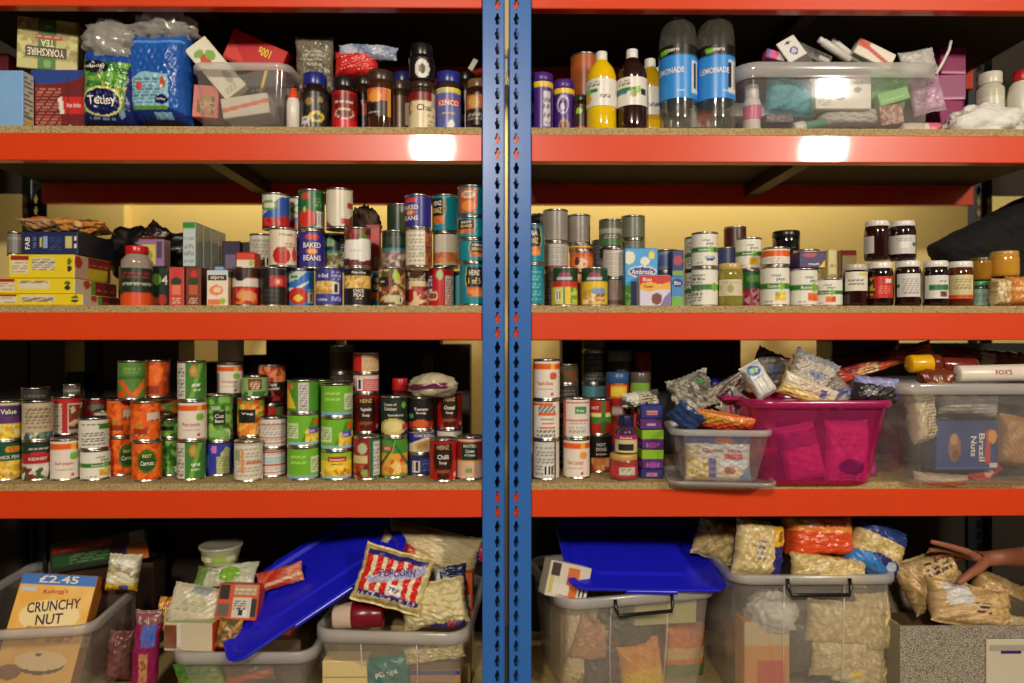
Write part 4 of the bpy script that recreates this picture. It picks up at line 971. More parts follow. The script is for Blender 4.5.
# --- tins, front row (bottom, middle, top)
S(246.5, .085, z, [(A_pic((150, 34, 26), (60, 26, 20), None, '', cols=TOM + [(220, 120, 60)], py=(0, .44)) + [('r', -2, .50, 2, .72, (214, 204, 190)), ('e', -.45, .78, .4, .12, (24, 24, 26)), ('l', -.7, .74, -.2, .82, W, 2), ('e', 0, .24, .7, .14, (220, 150, 90))], 'red and white tin with a black speech-bubble badge')])
cart('soup_sachet_box', 'small red and white box on the red and white tin', 'box', 236, 254.5, 252, .075, z + .1075, .05, {'f': [('bg', (206, 60, 40)), ('r', -1, 0, 1, .52, (220, 206, 180)), ('e', .7, .3, .3, .2, (150, 180, 90)), ('r', -1, .9, 1, 1, (170, 40, 30))]}, (190, 50, 36))
S(274, .085, z, [([('bg', (30, 28, 28)), ('r', -.3, .5, .9, .82, (176, 36, 28)), ('e', .3, .64, .35, .12, (214, 90, 70)), ('e', .3, .64, .15, .05, (230, 190, 170)), ('l', -.7, .1, .4, .4, (60, 58, 56), 5)], 'black tin with a tomato picture next to the tomatoes'),
                  ([('bg', (222, 206, 180)), ('t', 'ITALIAN', .25, .86, .06, (110, 60, 50), .5), ('e', -.1, .26, .62, .26, (190, 34, 26)), ('e', -.1, .42, .2, .05, (90, 120, 50)), ('l', .1, .5, .9, .66, (190, 110, 90), 2), ('e', .8, .3, .15, .2, (210, 60, 40))], 'cream tin with a big red tomato, second in its pile', dict(dx=9))])
S(262.5, .19, z + .1075, [(A_lines((206, 198, 180), [(.9, 1, (226, 220, 205))], (160, 152, 138), True), 'pale tin standing behind the cream tomato tin', dict(r=.0365))])
RBW = [('bg', (206, 200, 180)), ('r', -2, 0, 2, .34, (180, 40, 34)), ('p', [(-1, .3), (-.2, .5), (.6, .9), (1.2, 1), (1.2, .4), (.2, .2)], (40, 80, 160)), ('e', -.2, .66, .7, .16, (90, 150, 60)), ('e', -.2, .66, .5, .09, (206, 206, 180)), ('b', -.9, .02, .9, .24, TOM, .009)]
S(276, .10, z + .215, [(RBW, 'chopped tomato tin with blue wave, on the cream tomato tin', dict(h=.098, r=.0372, rot=-22))])
S(299, .185, z + .215, [(RBW, 'chopped tomato tin with blue wave behind the green tin', dict(h=.105, rot=20, r=.0365))])
tray('brown cardboard tray raising tins behind the tomato tins', X(254, .23), X(306, .23), .155, .245, z, .1073)
S(297.5, .185, z + .1075, [(A_lines((150, 60, 44), [(.4, .5, W)]), 'dull red tin sandwiched behind the blue baked beans', dict(r=.0365))])
S(301, .085, z, [([('bg', (46, 110, 186)), ('p', [(-1.2, .62), (-.2, .76), (.5, 1), (-1.2, 1)], (190, 200, 190)), ('p', [(-1.2, .5), (-.3, .52), (.6, .72), (.6, .66), (-.2, .44), (-1.2, .4)], (226, 220, 206)), ('e', -.2, .26, .72, .26, (190, 40, 30)), ('e', -.2, .20, .36, .09, (226, 190, 50)), ('l', .5, .1, .9, .5, (200, 206, 220), 6), ('k', .5, .08, .95, .36), ('e', -.5, .82, .3, .05, (60, 140, 60))], 'blue tin of tomatoes with a white swoosh'),
                  (A_blue_beans(), 'indigo baked beans tin under the green tomato tin', dict(dx=11)),
                  ([('bg', (36, 96, 50)), ('e', -.35, .26, .66, .24, (200, 44, 32)), ('e', -.45, .86, .3, .1, (200, 60, 40)), ('e', -.5, .5, .12, .08, (180, 190, 110)), ('k', .35, .02, .98, .44), ('l', .2, .6, .8, .85, (110, 150, 90), 3)], 'green tin with tomatoes and barcode, top of its pile', dict(dx=10.5, h=.114))])
S(329, .085, z, [([('bg', (60, 62, 150)), ('b', -.98, .30, .7, .66, CHICK, .008), ('r', -1, .66, .1, 1, (48, 48, 130)), ('t', 'in find', -.45, .82, .12, W, .40), ('k', .25, .30, .75, .60), ('l', .2, .72, .9, .95, (170, 170, 220), 4), ('l', .2, .05, .9, .25, (170, 170, 220), 4), ('t', 'in brine', -.5, .14, .09, W, .38)], 'violet blue tin of chickpeas with a barcode')])
S(335.5, .135, z + .1075, [(A_photo([(214, 200, 150), (170, 160, 110), (120, 110, 60), (60, 56, 40)], None, sz=.009) + [('r', -2, .55, 2, 1, (40, 46, 40)), ('e', -.45, .78, .35, .14, (130, 180, 120)), ('r', -2, .48, 2, .55, (30, 130, 120)), ('l', .4, .1, .9, .95, (190, 190, 180), 10)], 'dark grey tin of beans with a teal stripe')])
S(339.5, .10, z + .215, [([('bg', (216, 206, 184)), ('n', (190, 178, 152), .3, 7), ('p', [(.3, 0), (1, 0), (1, .36), (.7, .22)], (80, 60, 50)), ('r', .1, .08, .8, .2, (170, 40, 40)), ('r', .6, .5, 1, .64, (170, 60, 50)), ('p', [(-1, 0), (-.5, 0), (-.9, .14)], (120, 60, 50))], 'tin with a torn blank cream label, top of its pile', dict(h=.112))])
S(357.5, .085, z, [([('bg', (26, 24, 24)), ('b', -2, .48, 2, .80, CHICK, .009), ('t', 'Napolina', .1, .90, .09, W, .52), ('t', 'CHICK', .1, .38, .10, W, .42), ('t', 'PEAS', .1, .26, .10, W, .38), ('l', -.1, .14, .3, .16, (190, 180, 150), 1)], 'black tin of chick peas with white lettering'),
                    ([('bg', (66, 30, 34)), ('b', -2, .70, 2, 1, [(130, 36, 40), (80, 24, 28), (90, 120, 50), (170, 60, 50)], .009), ('p', [(-1.2, .2), (-.9, .70), (1.1, .74), (1.2, .2), (.4, .10)], (228, 222, 214)), ('l', -.6, .4, .4, .5, (190, 184, 178), 2), ('b', -2, 0, 2, .1, KID, .008)], 'kidney bean tin patched with a plain white sticker', dict(h=.109))])
# soft brown toy-like lump and red pack behind
tray('cardboard tray behind the kidney bean tin carrying a red packet', X(358, .25), X(379, .25), .232, .33, z, .195)
blob('brown_paper_bag', 'crumpled dark brown paper bag behind the torn-label tin', 'paper bag', (X(366, .30), .285, z + .195 + .06), (.046, .042, .060), mat('brown_paper', (70, 46, 34), .7, 0, .25, 30, .5), .35, 22, freq=1.5, flat=.05)
cart('red_packet', 'red packet with green dot behind the patched tin', 'packet', 366, 380, 224, .19, z + .1075, .02, {'f': [('bg', (176, 44, 34)), ('e', .4, .2, .4, .12, (150, 170, 90)), ('r', -1, .9, 1, 1, (120, 40, 30))]}, (160, 40, 30))
S(375.5, .19, z, [(A_bean(shift=.3), 'turquoise bean tin peeping out between the black tins', dict(r=.036))])
S(392, .085, z, [(A_photo(MIXB, (30, 26, 24), '', '', .009, None, (-1.1, .52, -.25, .76)) + [('e', .3, .80, .26, .13, (170, 196, 60)), ('r', -.6, .06, .6, .24, (196, 190, 150)), ('t', 'bean', -.7, .66, .08, W, .2)], 'tin of mixed beans with a lime green seal')])
S(399, .20, z, [(A_lines((120, 110, 90), []), 'drab tin hidden low behind the mixed beans', dict(r=.036)), (A_lines((90, 90, 70), []), 'drab tin in the middle of the rear pile', dict(r=.036)), ([('bg', (40, 66, 42)), ('r', .2, 0, .7, 1, (90, 84, 40)), ('n', (20, 40, 26), .4, 8)], 'dim green tin behind the indigo baked beans', dict(r=.036, h=.095))])
S(419, .085, z + .1075, [(A_lines((216, 206, 184), [(.93, 1, (190, 180, 160))], (150, 136, 120)) + [('r', .45, 0, 1.4, 1, (96, 44, 26)), ('b', .45, 0, 1.4, 1, [(130, 60, 30), (170, 90, 50), (80, 36, 20)], .008), ('e', .3, .3, .2, .1, (150, 170, 90)), ('r', .36, 0, .45, 1, (222, 214, 196))], 'white tin of small print with a brown bean edge'),
                          (A_blue_beans(), 'indigo baked beans tin on the small-print tin', dict(dx=-1, h=.092, rot=-38))])
S(395, .125, z + .1075, [([('bg', (34, 48, 36)), ('r', -2, .46, 2, .54, (20, 130, 130)), ('b', -2, .0, 2, .46, [(120, 90, 90), (190, 170, 150), (84, 50, 56), (150, 130, 120)], .011), ('l', -.7, .66, .8, .9, (70, 90, 70), 3)], 'dark green tin of purple beans on the mixed beans')])
S(441, .085, z, [([('bg', (190, 26, 24)), ('r', -1.2, .30, -.65, .86, (50, 40, 120)), ('l', -1.1, .4, -.7, .8, W, 3), ('e', -.62, .26, .4, .14, (220, 190, 170)), ('e', -.62, .26, .32, .10, (150, 70, 50)), ('e', -.1, .84, .28, .13, (170, 190, 140)), ('r', .35, .04, 1.0, .80, (222, 214, 204)), ('l', .4, .06, .95, .78, (200, 100, 90), 9)], 'red and white tin with a bowl picture beside turquoise beans', dict(h=.113)),
                   ([('bg', (206, 196, 176)), ('b', -2, .04, 2, .42, BEAN, .008), ('r', -2, 0, 2, .04, (190, 180, 160)), ('n', (180, 170, 150), .15, 6)], 'plain cream tin with a band of orange beans', dict(dx=5, h=.098)),
                   (A_bean(shift=-.62), 'turquoise baked bean tin on the plain cream tin', dict(dx=4, h=.107))])
S(417.5, .125, z, [([('bg', (214, 190, 150)), ('r', -2, .72, 2, 1, (222, 204, 170)), ('l', -.8, .76, .8, .84, (110, 70, 50), 1), ('b', -2, .0, 2, .56, [(222, 200, 160), (150, 40, 34), (214, 180, 140), (176, 70, 50)], .009), ('e', -.6, .3, .3, .2, (150, 34, 30))], 'beige tin dotted with red kidney beans')])
S(459, .165, z, [(A_bean(shift=.8), 'turquoise bean tin standing behind the red and white tin', dict(r=.036))])
S(473, .045, z, [(A_bean('HEINZ', '1 of 5', .12), 'turquoise tin with one-of-five lettering on the shelf board', dict(h=.116)),
                  (A_bean('HEINZ', 'BEANZ', .45), 'short turquoise bean tin in the corner pile, lower of two', dict(h=.063, dx=-1)),
                  (A_bean('BEST', 'BEANZ', -.35), 'short turquoise bean tin in the corner pile, upper of two', dict(h=.060, dx=-2)),
                  ([('bg', (12, 112, 126)), ('p', [(-.9, .95), (.5, .95), (.4, .06), (-.8, .06)], (190, 80, 40)), ('e', -.2, .3, .5, .2, (226, 130, 60)), ('e', -.2, .72, .5, .16, (206, 190, 150)), ('t', 'HOT', -.2, .72, .14, (150, 30, 24), .36)], 'turquoise tin with a rust coloured shield crowning the corner pile', dict(h=.084, dx=-2))])
# --- right bay ------------------------------------------------------
S(531, .05, z, [(A_lines((16, 130, 144), [], (110, 190, 196)), 'turquoise tin with pale small print by the blue upright', dict(h=.113)), (A_bean('MBA', 'BEANZ', .1), 'turquoise and black bean tin by the blue upright', dict(h=.108))])
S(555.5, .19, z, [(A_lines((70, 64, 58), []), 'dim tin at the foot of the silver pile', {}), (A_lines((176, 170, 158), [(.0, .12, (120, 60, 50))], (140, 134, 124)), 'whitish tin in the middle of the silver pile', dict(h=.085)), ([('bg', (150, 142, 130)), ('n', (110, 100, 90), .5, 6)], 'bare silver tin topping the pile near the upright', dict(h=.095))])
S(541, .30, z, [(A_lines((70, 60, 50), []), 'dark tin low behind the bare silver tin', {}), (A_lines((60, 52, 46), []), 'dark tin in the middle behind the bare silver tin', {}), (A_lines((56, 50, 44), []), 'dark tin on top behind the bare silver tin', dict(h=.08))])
S(578.5, .21, z, [([('bg', (200, 120, 50)), ('n', (160, 90, 40), .4, 8)], 'orange tin low behind the yellow fruit tin', {})])
S(582, .20, z + .1075, [([('bg', (214, 110, 50)), ('e', 0, .35, .5, .3, (226, 190, 150)), ('e', -.4, .5, .2, .25, (90, 40, 30)), ('t', 'KG', .35, .3, .22, (170, 50, 30), .25), ('r', -2, .8, 2, 1, (190, 90, 40))], 'orange tin with a pale oval behind the fruit tins', dict(h=.062)), ([('bg', (220, 170, 50)), ('r', -2, 0, 2, .5, (180, 90, 40))], 'flat yellow tin on the orange tin', dict(h=.020, dx=-1)), ([('bg', (140, 132, 120)), ('n', (110, 96, 84), .5, 6)], 'bare grey tin on the flat yellow tin', dict(h=.087, dx=-3, r=.034))])
FR_ = lambda top, pic: [('bg', (210, 190, 60)), ('r', -2, .62, 2, 1, (30, 66, 34)), ('e', 0, .80, .5, .12, (150, 60, 90)), ('e', 0, .74, .62, .05, (190, 190, 200)), ('r', -2, .50, 2, .64, top)] + pic
S(564.5, .085, z, [(FR_((196, 40, 30), [('r', -.8, .04, -.1, .46, (214, 206, 110)), ('k', -.7, .1, -.35, .4), ('r', .0, .04, .5, .5, (226, 190, 50)), ('b', .45, .04, 1, .5, [(110, 160, 60), (196, 206, 90)], .009), ('r', -.1, 0, .02, .5, (60, 130, 60))]), 'fruit tin with green, red and yellow bands')])
S(594.5, .085, z, [(FR_((226, 190, 40), [('b', -.85, .02, .7, .42, [(226, 190, 120), (200, 150, 80), (240, 220, 170), (214, 160, 60)], .010), ('r', -.2, .3, .8, .44, (120, 150, 190)), ('l', .1, .1, .8, .28, (130, 80, 40), 3)]), 'yellow fruit salad tin with green top band')])
S(613.5, .15, z, [([('bg', (120, 100, 88)), ('n', (150, 140, 128), .4, 7), ('r', -2, .05, 2, .2, (90, 60, 50))], 'grey brown tin at the foot of a tall dim pile', dict(h=.085, r=.033)), (A_lines((196, 188, 172), [], (170, 162, 148)), 'pale tin in the middle of a tall dim pile', dict(h=.085, dx=1, r=.034)), ([('bg', (86, 84, 66)), ('r', -2, .05, 2, .22, (50, 110, 50)), ('r', -2, .5, 2, .7, (150, 146, 130)), ('l', -.6, .3, .6, .4, (170, 170, 150), 1)], 'olive grey tin on top of a tall dim pile', dict(h=.083, dx=-3, r=.034))])
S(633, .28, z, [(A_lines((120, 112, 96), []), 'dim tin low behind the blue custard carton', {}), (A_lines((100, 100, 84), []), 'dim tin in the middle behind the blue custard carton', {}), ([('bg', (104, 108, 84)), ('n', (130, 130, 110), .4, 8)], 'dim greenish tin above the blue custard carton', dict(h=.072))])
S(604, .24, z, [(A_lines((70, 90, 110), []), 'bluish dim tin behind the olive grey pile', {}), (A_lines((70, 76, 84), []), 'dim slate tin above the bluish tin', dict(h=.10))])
cart('custard_carton', 'sky blue custard carton with green meadow and white cloud', 'carton', 625, 658, 248, .09, z, .06, {'f': [('bg', (70, 160, 216)), ('r', -1, 0, 1, .36, (66, 140, 50)), ('b', -1, 0, 1, .26, [(60, 130, 46), (150, 180, 60), (80, 150, 50)], .007), ('e', -.75, .84, .35, .11, (226, 222, 200)), ('e', .22, .78, .28, .07, (226, 224, 206)), ('e', .62, .88, .16, .07, (236, 206, 60)), ('e', .05, .60, .86, .10, (226, 220, 206)), ('e', .05, .60, .78, .08, (60, 60, 140)), ('t', 'Ambrosia', .05, .60, .09, W, .66), ('r', -.62, .0, 0, .44, (36, 44, 90))], 'l': [('bg', (60, 130, 190)), ('r', -1, 0, 1, .36, (60, 120, 46))]}, (70, 150, 206))
cart('sauce_mix_box', 'small purple and white box with red and yellow top band', 'box', 639.5, 671, 275, .035, z, .045, {'f': [('bg', (206, 204, 222)), ('r', -1, .70, 1, 1, (200, 40, 30)), ('p', [(-1, .70), (-.3, .80), (.3, .68), (1, .80), (1, .52), (.2, .54), (-.4, .46), (-1, .56)], (232, 170, 50)), ('p', [(.3, 0), (1, 0), (1, .5), (.6, .3)], (130, 110, 170)), ('e', .1, .24, .35, .18, (120, 60, 50)), ('t', 'Bisto', -.5, .86, .12, W, .28), ('t', 'Cheese', -.45, .64, .09, (120, 40, 30), .3)]}, (190, 180, 206))
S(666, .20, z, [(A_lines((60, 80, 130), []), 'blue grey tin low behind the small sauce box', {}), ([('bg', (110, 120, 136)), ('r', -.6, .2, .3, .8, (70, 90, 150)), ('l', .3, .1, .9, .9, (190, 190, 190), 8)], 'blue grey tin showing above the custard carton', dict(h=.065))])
cart('stock_box', 'little blue box with red and white mark', 'box', 671, 684, 276, .10, z, .05, {'f': [('bg', (60, 130, 190)), ('r', -1, 0, 1, .34, (110, 170, 60)), ('e', 0, .78, .8, .14, (30, 50, 120)), ('t', 'Bio', 0, .78, .12, W, .5)]}, (60, 120, 180))
cart('stock_box', 'little navy box resting on the blue one', 'box', 672, 684, 250, .105, Z(276, .10), .05, {'f': [('bg', (40, 52, 110)), ('r', -1, 0, 1, .2, (120, 160, 80)), ('e', 0, .6, .7, .2, (170, 60, 70))]}, (40, 50, 100))
PB = [(36, 44, 110), (226, 220, 200)]
S(704.5, .085, z, [(A_vit('Peas', [(226, 222, 208)], shift=.3)[:3] + [('l', -.9, .7, 0, .95, (90, 90, 84), 4), ('l', -.9, .1, -.2, .9, (120, 118, 110), 9)], 'white tin with a green band at the foot of the pea pile', dict(r=.0365)), (A_vit('Garden', [(226, 222, 208)]) + [('e', .42, .26, .36, .13, (36, 44, 110)), ('r', .0, .26, .85, .42, (226, 222, 208)), ('e', .42, .27, .36, .05, (170, 190, 200))], 'white tin with green band and blue bowl picture', dict(r=.0365, h=.098))])
S(697, .165, z, [(A_lines((206, 200, 186), [(.4, .5, GRN)], (70, 68, 64)), 'white tin with black small print behind the pea pile', dict(r=.0365)), (A_lines((196, 192, 178), [(.4, .5, GRN)], (90, 88, 84)), 'upper white tin with small print behind the pea pile', dict(r=.0365, h=.098))])
jar(730.5, .075, z, .034, Z(262, .075 - .03) - z, (190, 160, 90), (132, 124, 50), [('bg', (206, 192, 160)), ('e', 0, .45, .2, .28, (150, 160, 80)), ('l', -.7, .1, .7, .16, (150, 130, 100), 1), ('l', -.6, .8, .6, .9, (150, 130, 100), 1)], 'olive green jar of gherkins with gold lid and pale label', (.28, .70), 62, lidh=.014, neck=.86, sh=.82)
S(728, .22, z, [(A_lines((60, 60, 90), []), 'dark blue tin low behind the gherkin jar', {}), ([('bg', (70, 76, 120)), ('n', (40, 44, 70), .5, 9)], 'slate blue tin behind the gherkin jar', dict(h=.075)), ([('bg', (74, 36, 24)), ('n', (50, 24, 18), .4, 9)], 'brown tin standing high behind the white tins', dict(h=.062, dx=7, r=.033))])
S(774.5, .075, z, [(A_vit('Custard', CORN + [(150, 170, 60)]), 'white tin with green band under the orange banded tin', dict(r=.0395, h=.111)), ([('bg', (226, 218, 204)), ('r', -2, .52, 2, .90, ORG), ('l', -.4, .1, .5, .4, (226, 150, 130), 2)], 'short white tin with an orange band', dict(r=.038, h=.052, dx=1))])
S(803.5, .085, z, [(A_vit('Butter', CARR, shift=.3), 'white tin with green band below the navy and yellow box', dict(h=.106))])
S(751.5, .125, z, [([('bg', (40, 92, 46)), ('b', -2, .0, 2, .5, [(176, 40, 50), (130, 30, 60), (200, 150, 170)], .010), ('e', .2, .8, .6, .12, (90, 150, 60))], 'green tin with red berry picture beside the gherkins', {}), (A_vit('Sweet', CORN), 'white tin with green band on the berry tin', dict(dx=-3, h=.092))])
cart('pudding_box', 'flat navy and yellow box lying on the white tin', 'box', 799, 826, 251.5, .05, z + .106, .08, {'f': [('bg', (50, 36, 90)), ('p', [(.45, 0), (1, 0), (1, .55)], (226, 180, 50)), ('e', -.2, .8, .5, .14, (180, 60, 60)), ('t', 'mash', .1, .25, .16, W, .4), ('l', -.8, .45, .6, .6, (130, 120, 170), 2)]}, (50, 36, 90))
S(806, .19, z, [(A_lines((200, 194, 180), []), 'pale tin low behind the navy and yellow box', {}), (A_vit('Rice', [(226, 222, 208)]), 'white tin showing above the navy and yellow box', dict(h=.065))])
S(828.5, .075, z, [(A_vit('Carrots', CARR, shift=-.2), 'short white tin with carrot picture next to the jam', dict(h=.080, r=.0365))])
cart('cream_box', 'narrow cream box behind the short carrot tin', 'box', 828, 838, 249.5, .17, z, .05, {'f': [('bg', (206, 192, 130)), ('l', -.6, .7, .6, .8, (150, 120, 80), 1)]}, (196, 182, 120))
cart('cream_box', 'wider beige box with red edge behind the jam jars', 'box', 840, 857, 250, .17, z, .06, {'f': [('bg', (186, 164, 116)), ('r', -1, .9, 1, 1, (150, 50, 40)), ('r', -1, 0, -.7, 1, (110, 60, 50))]}, (176, 154, 108))
S(766, .19, z, [(A_lines((150, 80, 90), []), 'rosy tin low behind the orange banded tin', {}), ([('bg', (190, 100, 110)), ('r', -2, 0, 2, .3, (120, 30, 40))], 'rosy tin showing above the orange banded tin', dict(h=.060, r=.033))])
jar(786, .27, z, .040, Z(229.5, .27 - .03) - z, (18, 18, 20), (16, 16, 18), None, 'glossy black jar at the back of the white tins', lidh=.016, neck=.95, sh=.86)
# jam jars
JD = (40, 12, 12)
lj = .0335
jam = [(855, .09, JD, (190, 180, 160), 'jam jar with dull silver lid and yellow flash', [('bg', (220, 214, 196)), ('r', .1, .78, .9, .95, (206, 196, 40)), ('l', -.7, .3, .5, .7, (120, 114, 104), 6)], 263, 10, (.42, .92)),
       (880, .085, (30, 12, 12), (226, 222, 214), 'jam jar with white lid and red berry label', [('bg', (196, 36, 34)), ('b', -1, .05, -.55, .95, [(40, 60, 30), (110, 40, 30), (200, 180, 60)], .006), ('r', .3, .7, .8, .86, (222, 200, 190)), ('l', -.3, .2, .7, .6, (230, 120, 100), 4)], 261, 8, (.22, .76)),
       (907.5, .075, JD, (226, 222, 214), 'jam jar with white lid and plain white label', [('bg', (214, 208, 200)), ('l', -.5, .1, .8, .9, (150, 144, 138), 9), ('r', -1, .4, -.75, .55, GRN)], 259.5, 8, (.24, .80)),
       (935.5, .08, (28, 12, 20), (226, 222, 214), 'jam jar with white and green label and berries', [('bg', (218, 214, 204)), ('r', -.6, .38, .98, .58, (40, 116, 60)), ('b', .2, .08, .8, .3, [(110, 40, 40), (80, 30, 40), (150, 80, 60)], .006), ('l', .1, .7, .8, .82, (150, 150, 140), 2)], 259.5, 8, (.20, .76)),
       (960, .09, (86, 34, 12), (226, 222, 214), 'amber marmalade jar with cream label and orange foot', [('bg', (206, 192, 140)), ('r', -1, 0, 1, .16, (206, 80, 30)), ('l', -.6, .4, .7, .85, (150, 130, 90), 6)], 260, 8, (.20, .78))]
jt = []
for px, Y, cc, lc, lb, art, yt, cn, lab in jam:
    h = Z(yt, Y - .03) - z
    jar(px, Y, z, lj, h, lc, cc, art, lb, lab, 56, cn, lidh=.014, neck=.86, sh=.82, name='jam_jar'); jt.append(z + h)
zj = max(jt) + .0005
jar(877, .085, zj, .0335, Z(219, .085 - .03) - zj, (222, 218, 210), JD, [('bg', (196, 190, 182)), ('l', -.8, .1, .3, .9, (160, 154, 146), 8)], 'upper jam jar showing the plain back of its label', (.2, .68), 34, -46, lidh=.012, neck=.86, sh=.82, name='jam_jar')
jar(902.5, .085, zj, .0335, Z(219, .085 - .03) - zj, (222, 218, 210), (34, 12, 16), [('bg', (200, 196, 188)), ('k', -.3, .3, .3, .62), ('r', .65, .42, 1, .60, (40, 116, 60)), ('l', -.5, .7, .5, .9, (150, 146, 140), 2)], 'upper jam jar with barcode label standing on two jars', (.18, .70), 62, 6, lidh=.012, neck=.86, sh=.82, name='jam_jar')
# right end
jar(980, .12, z, .024, Z(280, .12 - .03) - z, (60, 140, 80), (60, 60, 40), [('bg', (130, 160, 140)), ('l', -.6, .2, .6, .8, (90, 110, 96), 5)], 'small jar with a green lid beside the marmalade', (.1, .8), 70, lidh=.010, neck=.9)
jar(981, .12, Z(280, .12), .026, Z(257, .12) - Z(280, .12), (90, 74, 40), (150, 104, 30), None, 'mustard coloured pot standing on the green-lidded jar', lidh=.008, neck=.95)
bag('pasta_packet', 'small clear packet of pasta shells at the shelf end', 'packet', 999, 292, .075, 17, 28, .05, [('b', -1, 0, 1, 1, [(206, 180, 130), (180, 150, 100), (220, 200, 160)], .006)], (0, 0, 0), pw=5)
bag('lentil_packet', 'orange packet of lentils at the shelf end', 'packet', 1017, 291, .07, 24, 30, .06, [('bg', (206, 130, 60)), ('n', (226, 160, 90), .4, 16), ('r', -1, .5, 1, .6, (230, 180, 120)), ('l', -.5, .7, .8, .85, (240, 210, 170), 2)], (0, 0, 0), pw=5)
jar(1004, .12, Z(277, .12), .037, Z(251, .12) - Z(277, .12), (186, 140, 60), (196, 140, 46), None, 'squat honey jar perched above the pasta packet', lidh=.010, neck=.9, sh=.8)
tray('cardboard tray carrying the squat honey jar', X(990, .16), X(1024, .16), .105, .20, z, Z(277, .12) - z)
# black cloth at the right end
BLACKC = mat('black_cloth', (6, 6, 6), .9, 0, .2, 30, .3)
bag('black_cloth_bag', 'large black cloth bag heaped at the right end of the shelf', 'cloth bag', 1013, 252, .26, 150, 92, .16, [('bg', (6, 6, 6))], (0, -27, 0), m=BLACKC, pw=6, wr=.008, fin=.0)
tray('dark cardboard tray under the black cloth bag', X(975, .3), X(1060, .3), .22, .46, z, .07)

# ================================================================== THIRD SHELF (vegetables, soup, packets)
z = SH[3]; F0 = .070
P = dict
VAL = [('bg', (206, 196, 150)), ('r', -2, .42, 2, .92, (96, 50, 110)), ('e', .3, .76, .6, .16, (60, 56, 70)), ('b', -2, 0, 2, .42, CORN + [(220, 210, 160)], .007), ('t', 'Value', .1, .76, .14, W, .5)]
S(7, F0, z, [([('bg', (24, 84, 50)), ('b', -2, 0, 2, .50, CHICK + CORN, .008), ('e', .35, .82, .5, .10, (222, 150, 40)), ('t', 'KTC', .35, .82, .10, (180, 40, 30), .26), ('t', 'CHICK PEAS', .1, .60, .10, W, .75)], 'green and yellow tin of chick peas on the board'), (VAL, 'purple labelled sweetcorn tin on the chick pea tin')], True)
S(38, F0, z, [([('bg', (30, 56, 38)), ('r', -2, .42, 2, .70, (170, 34, 40)), ('b', -2, 0, 2, .42, [(206, 196, 180), (120, 50, 40), (60, 90, 40), (222, 214, 200)], .012), ('e', 0, .70, .45, .06, (190, 40, 50)), ('l', -.7, .82, .7, .9, (200, 200, 190), 1), ('t', 'KIDNEY', 0, .56, .08, W, .6)], 'dark green and red kidney bean tin on the board'), ([('bg', (190, 172, 140)), ('l', -.8, .3, .8, .9, (120, 100, 76), 9), ('r', -2, 0, 2, .16, (150, 160, 130)), ('b', -1, 0, 1, .16, [(210, 200, 170), (120, 140, 90), (60, 90, 120)], .008)], 'beige tin of small print on the kidney bean tin')], True)
S(66, F0, z, [(A_obv('Red pepper'), 'white orange-topped tin beside the kidney beans', dict(h=.112))])
RWH = [('bg', (200, 190, 170)), ('r', -.3, 0, .02, 1, (176, 30, 28)), ('r', -2, .88, 2, 1, (176, 30, 28)), ('l', -1, .1, -.35, .85, (150, 140, 120), 8), ('b', .1, .1, 1.2, .8, [(150, 40, 34), (206, 180, 140), (100, 60, 40)], .009)]
S(67, F0 + .075, z + .1125, [(RWH, 'cream tin with red bars behind the orange-topped tin', dict(h=.108, r=.038)), ([('bg', (90, 84, 76)), ('r', -2, .3, 2, .6, (130, 124, 116))], 'short silver tin on the red-barred tin', dict(h=.034, dx=5, r=.022))])
tray('brown tray raising the second row of vegetable tins', X(10, .2), X(104, .2), .128, .29, z, .1123)
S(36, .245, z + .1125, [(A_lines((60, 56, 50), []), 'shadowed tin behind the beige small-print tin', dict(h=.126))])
S(96, .245, z + .1125, [([('bg', (126, 24, 28)), ('e', 0, .75, .6, .12, (100, 110, 80)), ('r', -2, 0, 2, .3, (110, 20, 26))], 'dark red tin behind the white vegetable tins', dict(h=.095))])
S(105, .19, z + .1125, [([('bg', (206, 198, 180)), ('n', (180, 170, 150), .3, 8)], 'small plain white tin behind the carrot tins', dict(h=.064, r=.028))])
S(95.5, F0, z, [(A_vit('Sweetcorn', CORN, shift=.2), 'short white green-banded tin with sweetcorn picture', dict(h=.083)), (A_lines((216, 210, 196), [(.62, .78, (216, 210, 196))], (60, 58, 54)) + [('r', .35, .66, 1.3, .84, GRN)], 'short white tin showing black small print', dict(h=.086, dx=-1.5))], True)
S(122.5, F0 + .035, z, [(A_carrot(True, .35), 'orange carrot tin half hidden on the shelf board'), (A_carrot(False, -.3), 'orange carrot tin half hidden by the striped one', dict(dx=-1))])
S(147, F0 - .015, z, [(A_carrot(True), 'orange carrot tin with a green oval badge in front'), (A_carrot(False), 'orange carrot tin with pale panel on the badge tin', dict(dx=-1.5))])
S(132, .10, z + .215, [([('bg', (84, 130, 56)), ('r', -2, .55, 2, .62, (60, 104, 40)), ('p', [(-1, .5), (-.6, .5), (.2, .02), (-.1, 0)], (214, 90, 30)), ('p', [(.0, .1), (.8, .5), (.9, .3), (.3, 0)], (226, 110, 40)), ('p', [(-1, .1), (-.5, .3), (-.4, 0), (-1, 0)], (200, 80, 26)), ('l', -.6, .7, .6, .9, (120, 160, 80), 2)], 'green tin with whole carrot pictures on the carrot pile', dict(r=.036))], True)
S(156.5, .10, z + .215, [([('b', -2, 0, 2, 1, CARR, .012), ('r', -.7, .08, .2, .3, (150, 50, 26)), ('r', .75, .2, 1.2, .9, (190, 90, 100))], 'orange sliced carrot tin on top of the carrot pile', dict(r=.036))], True)
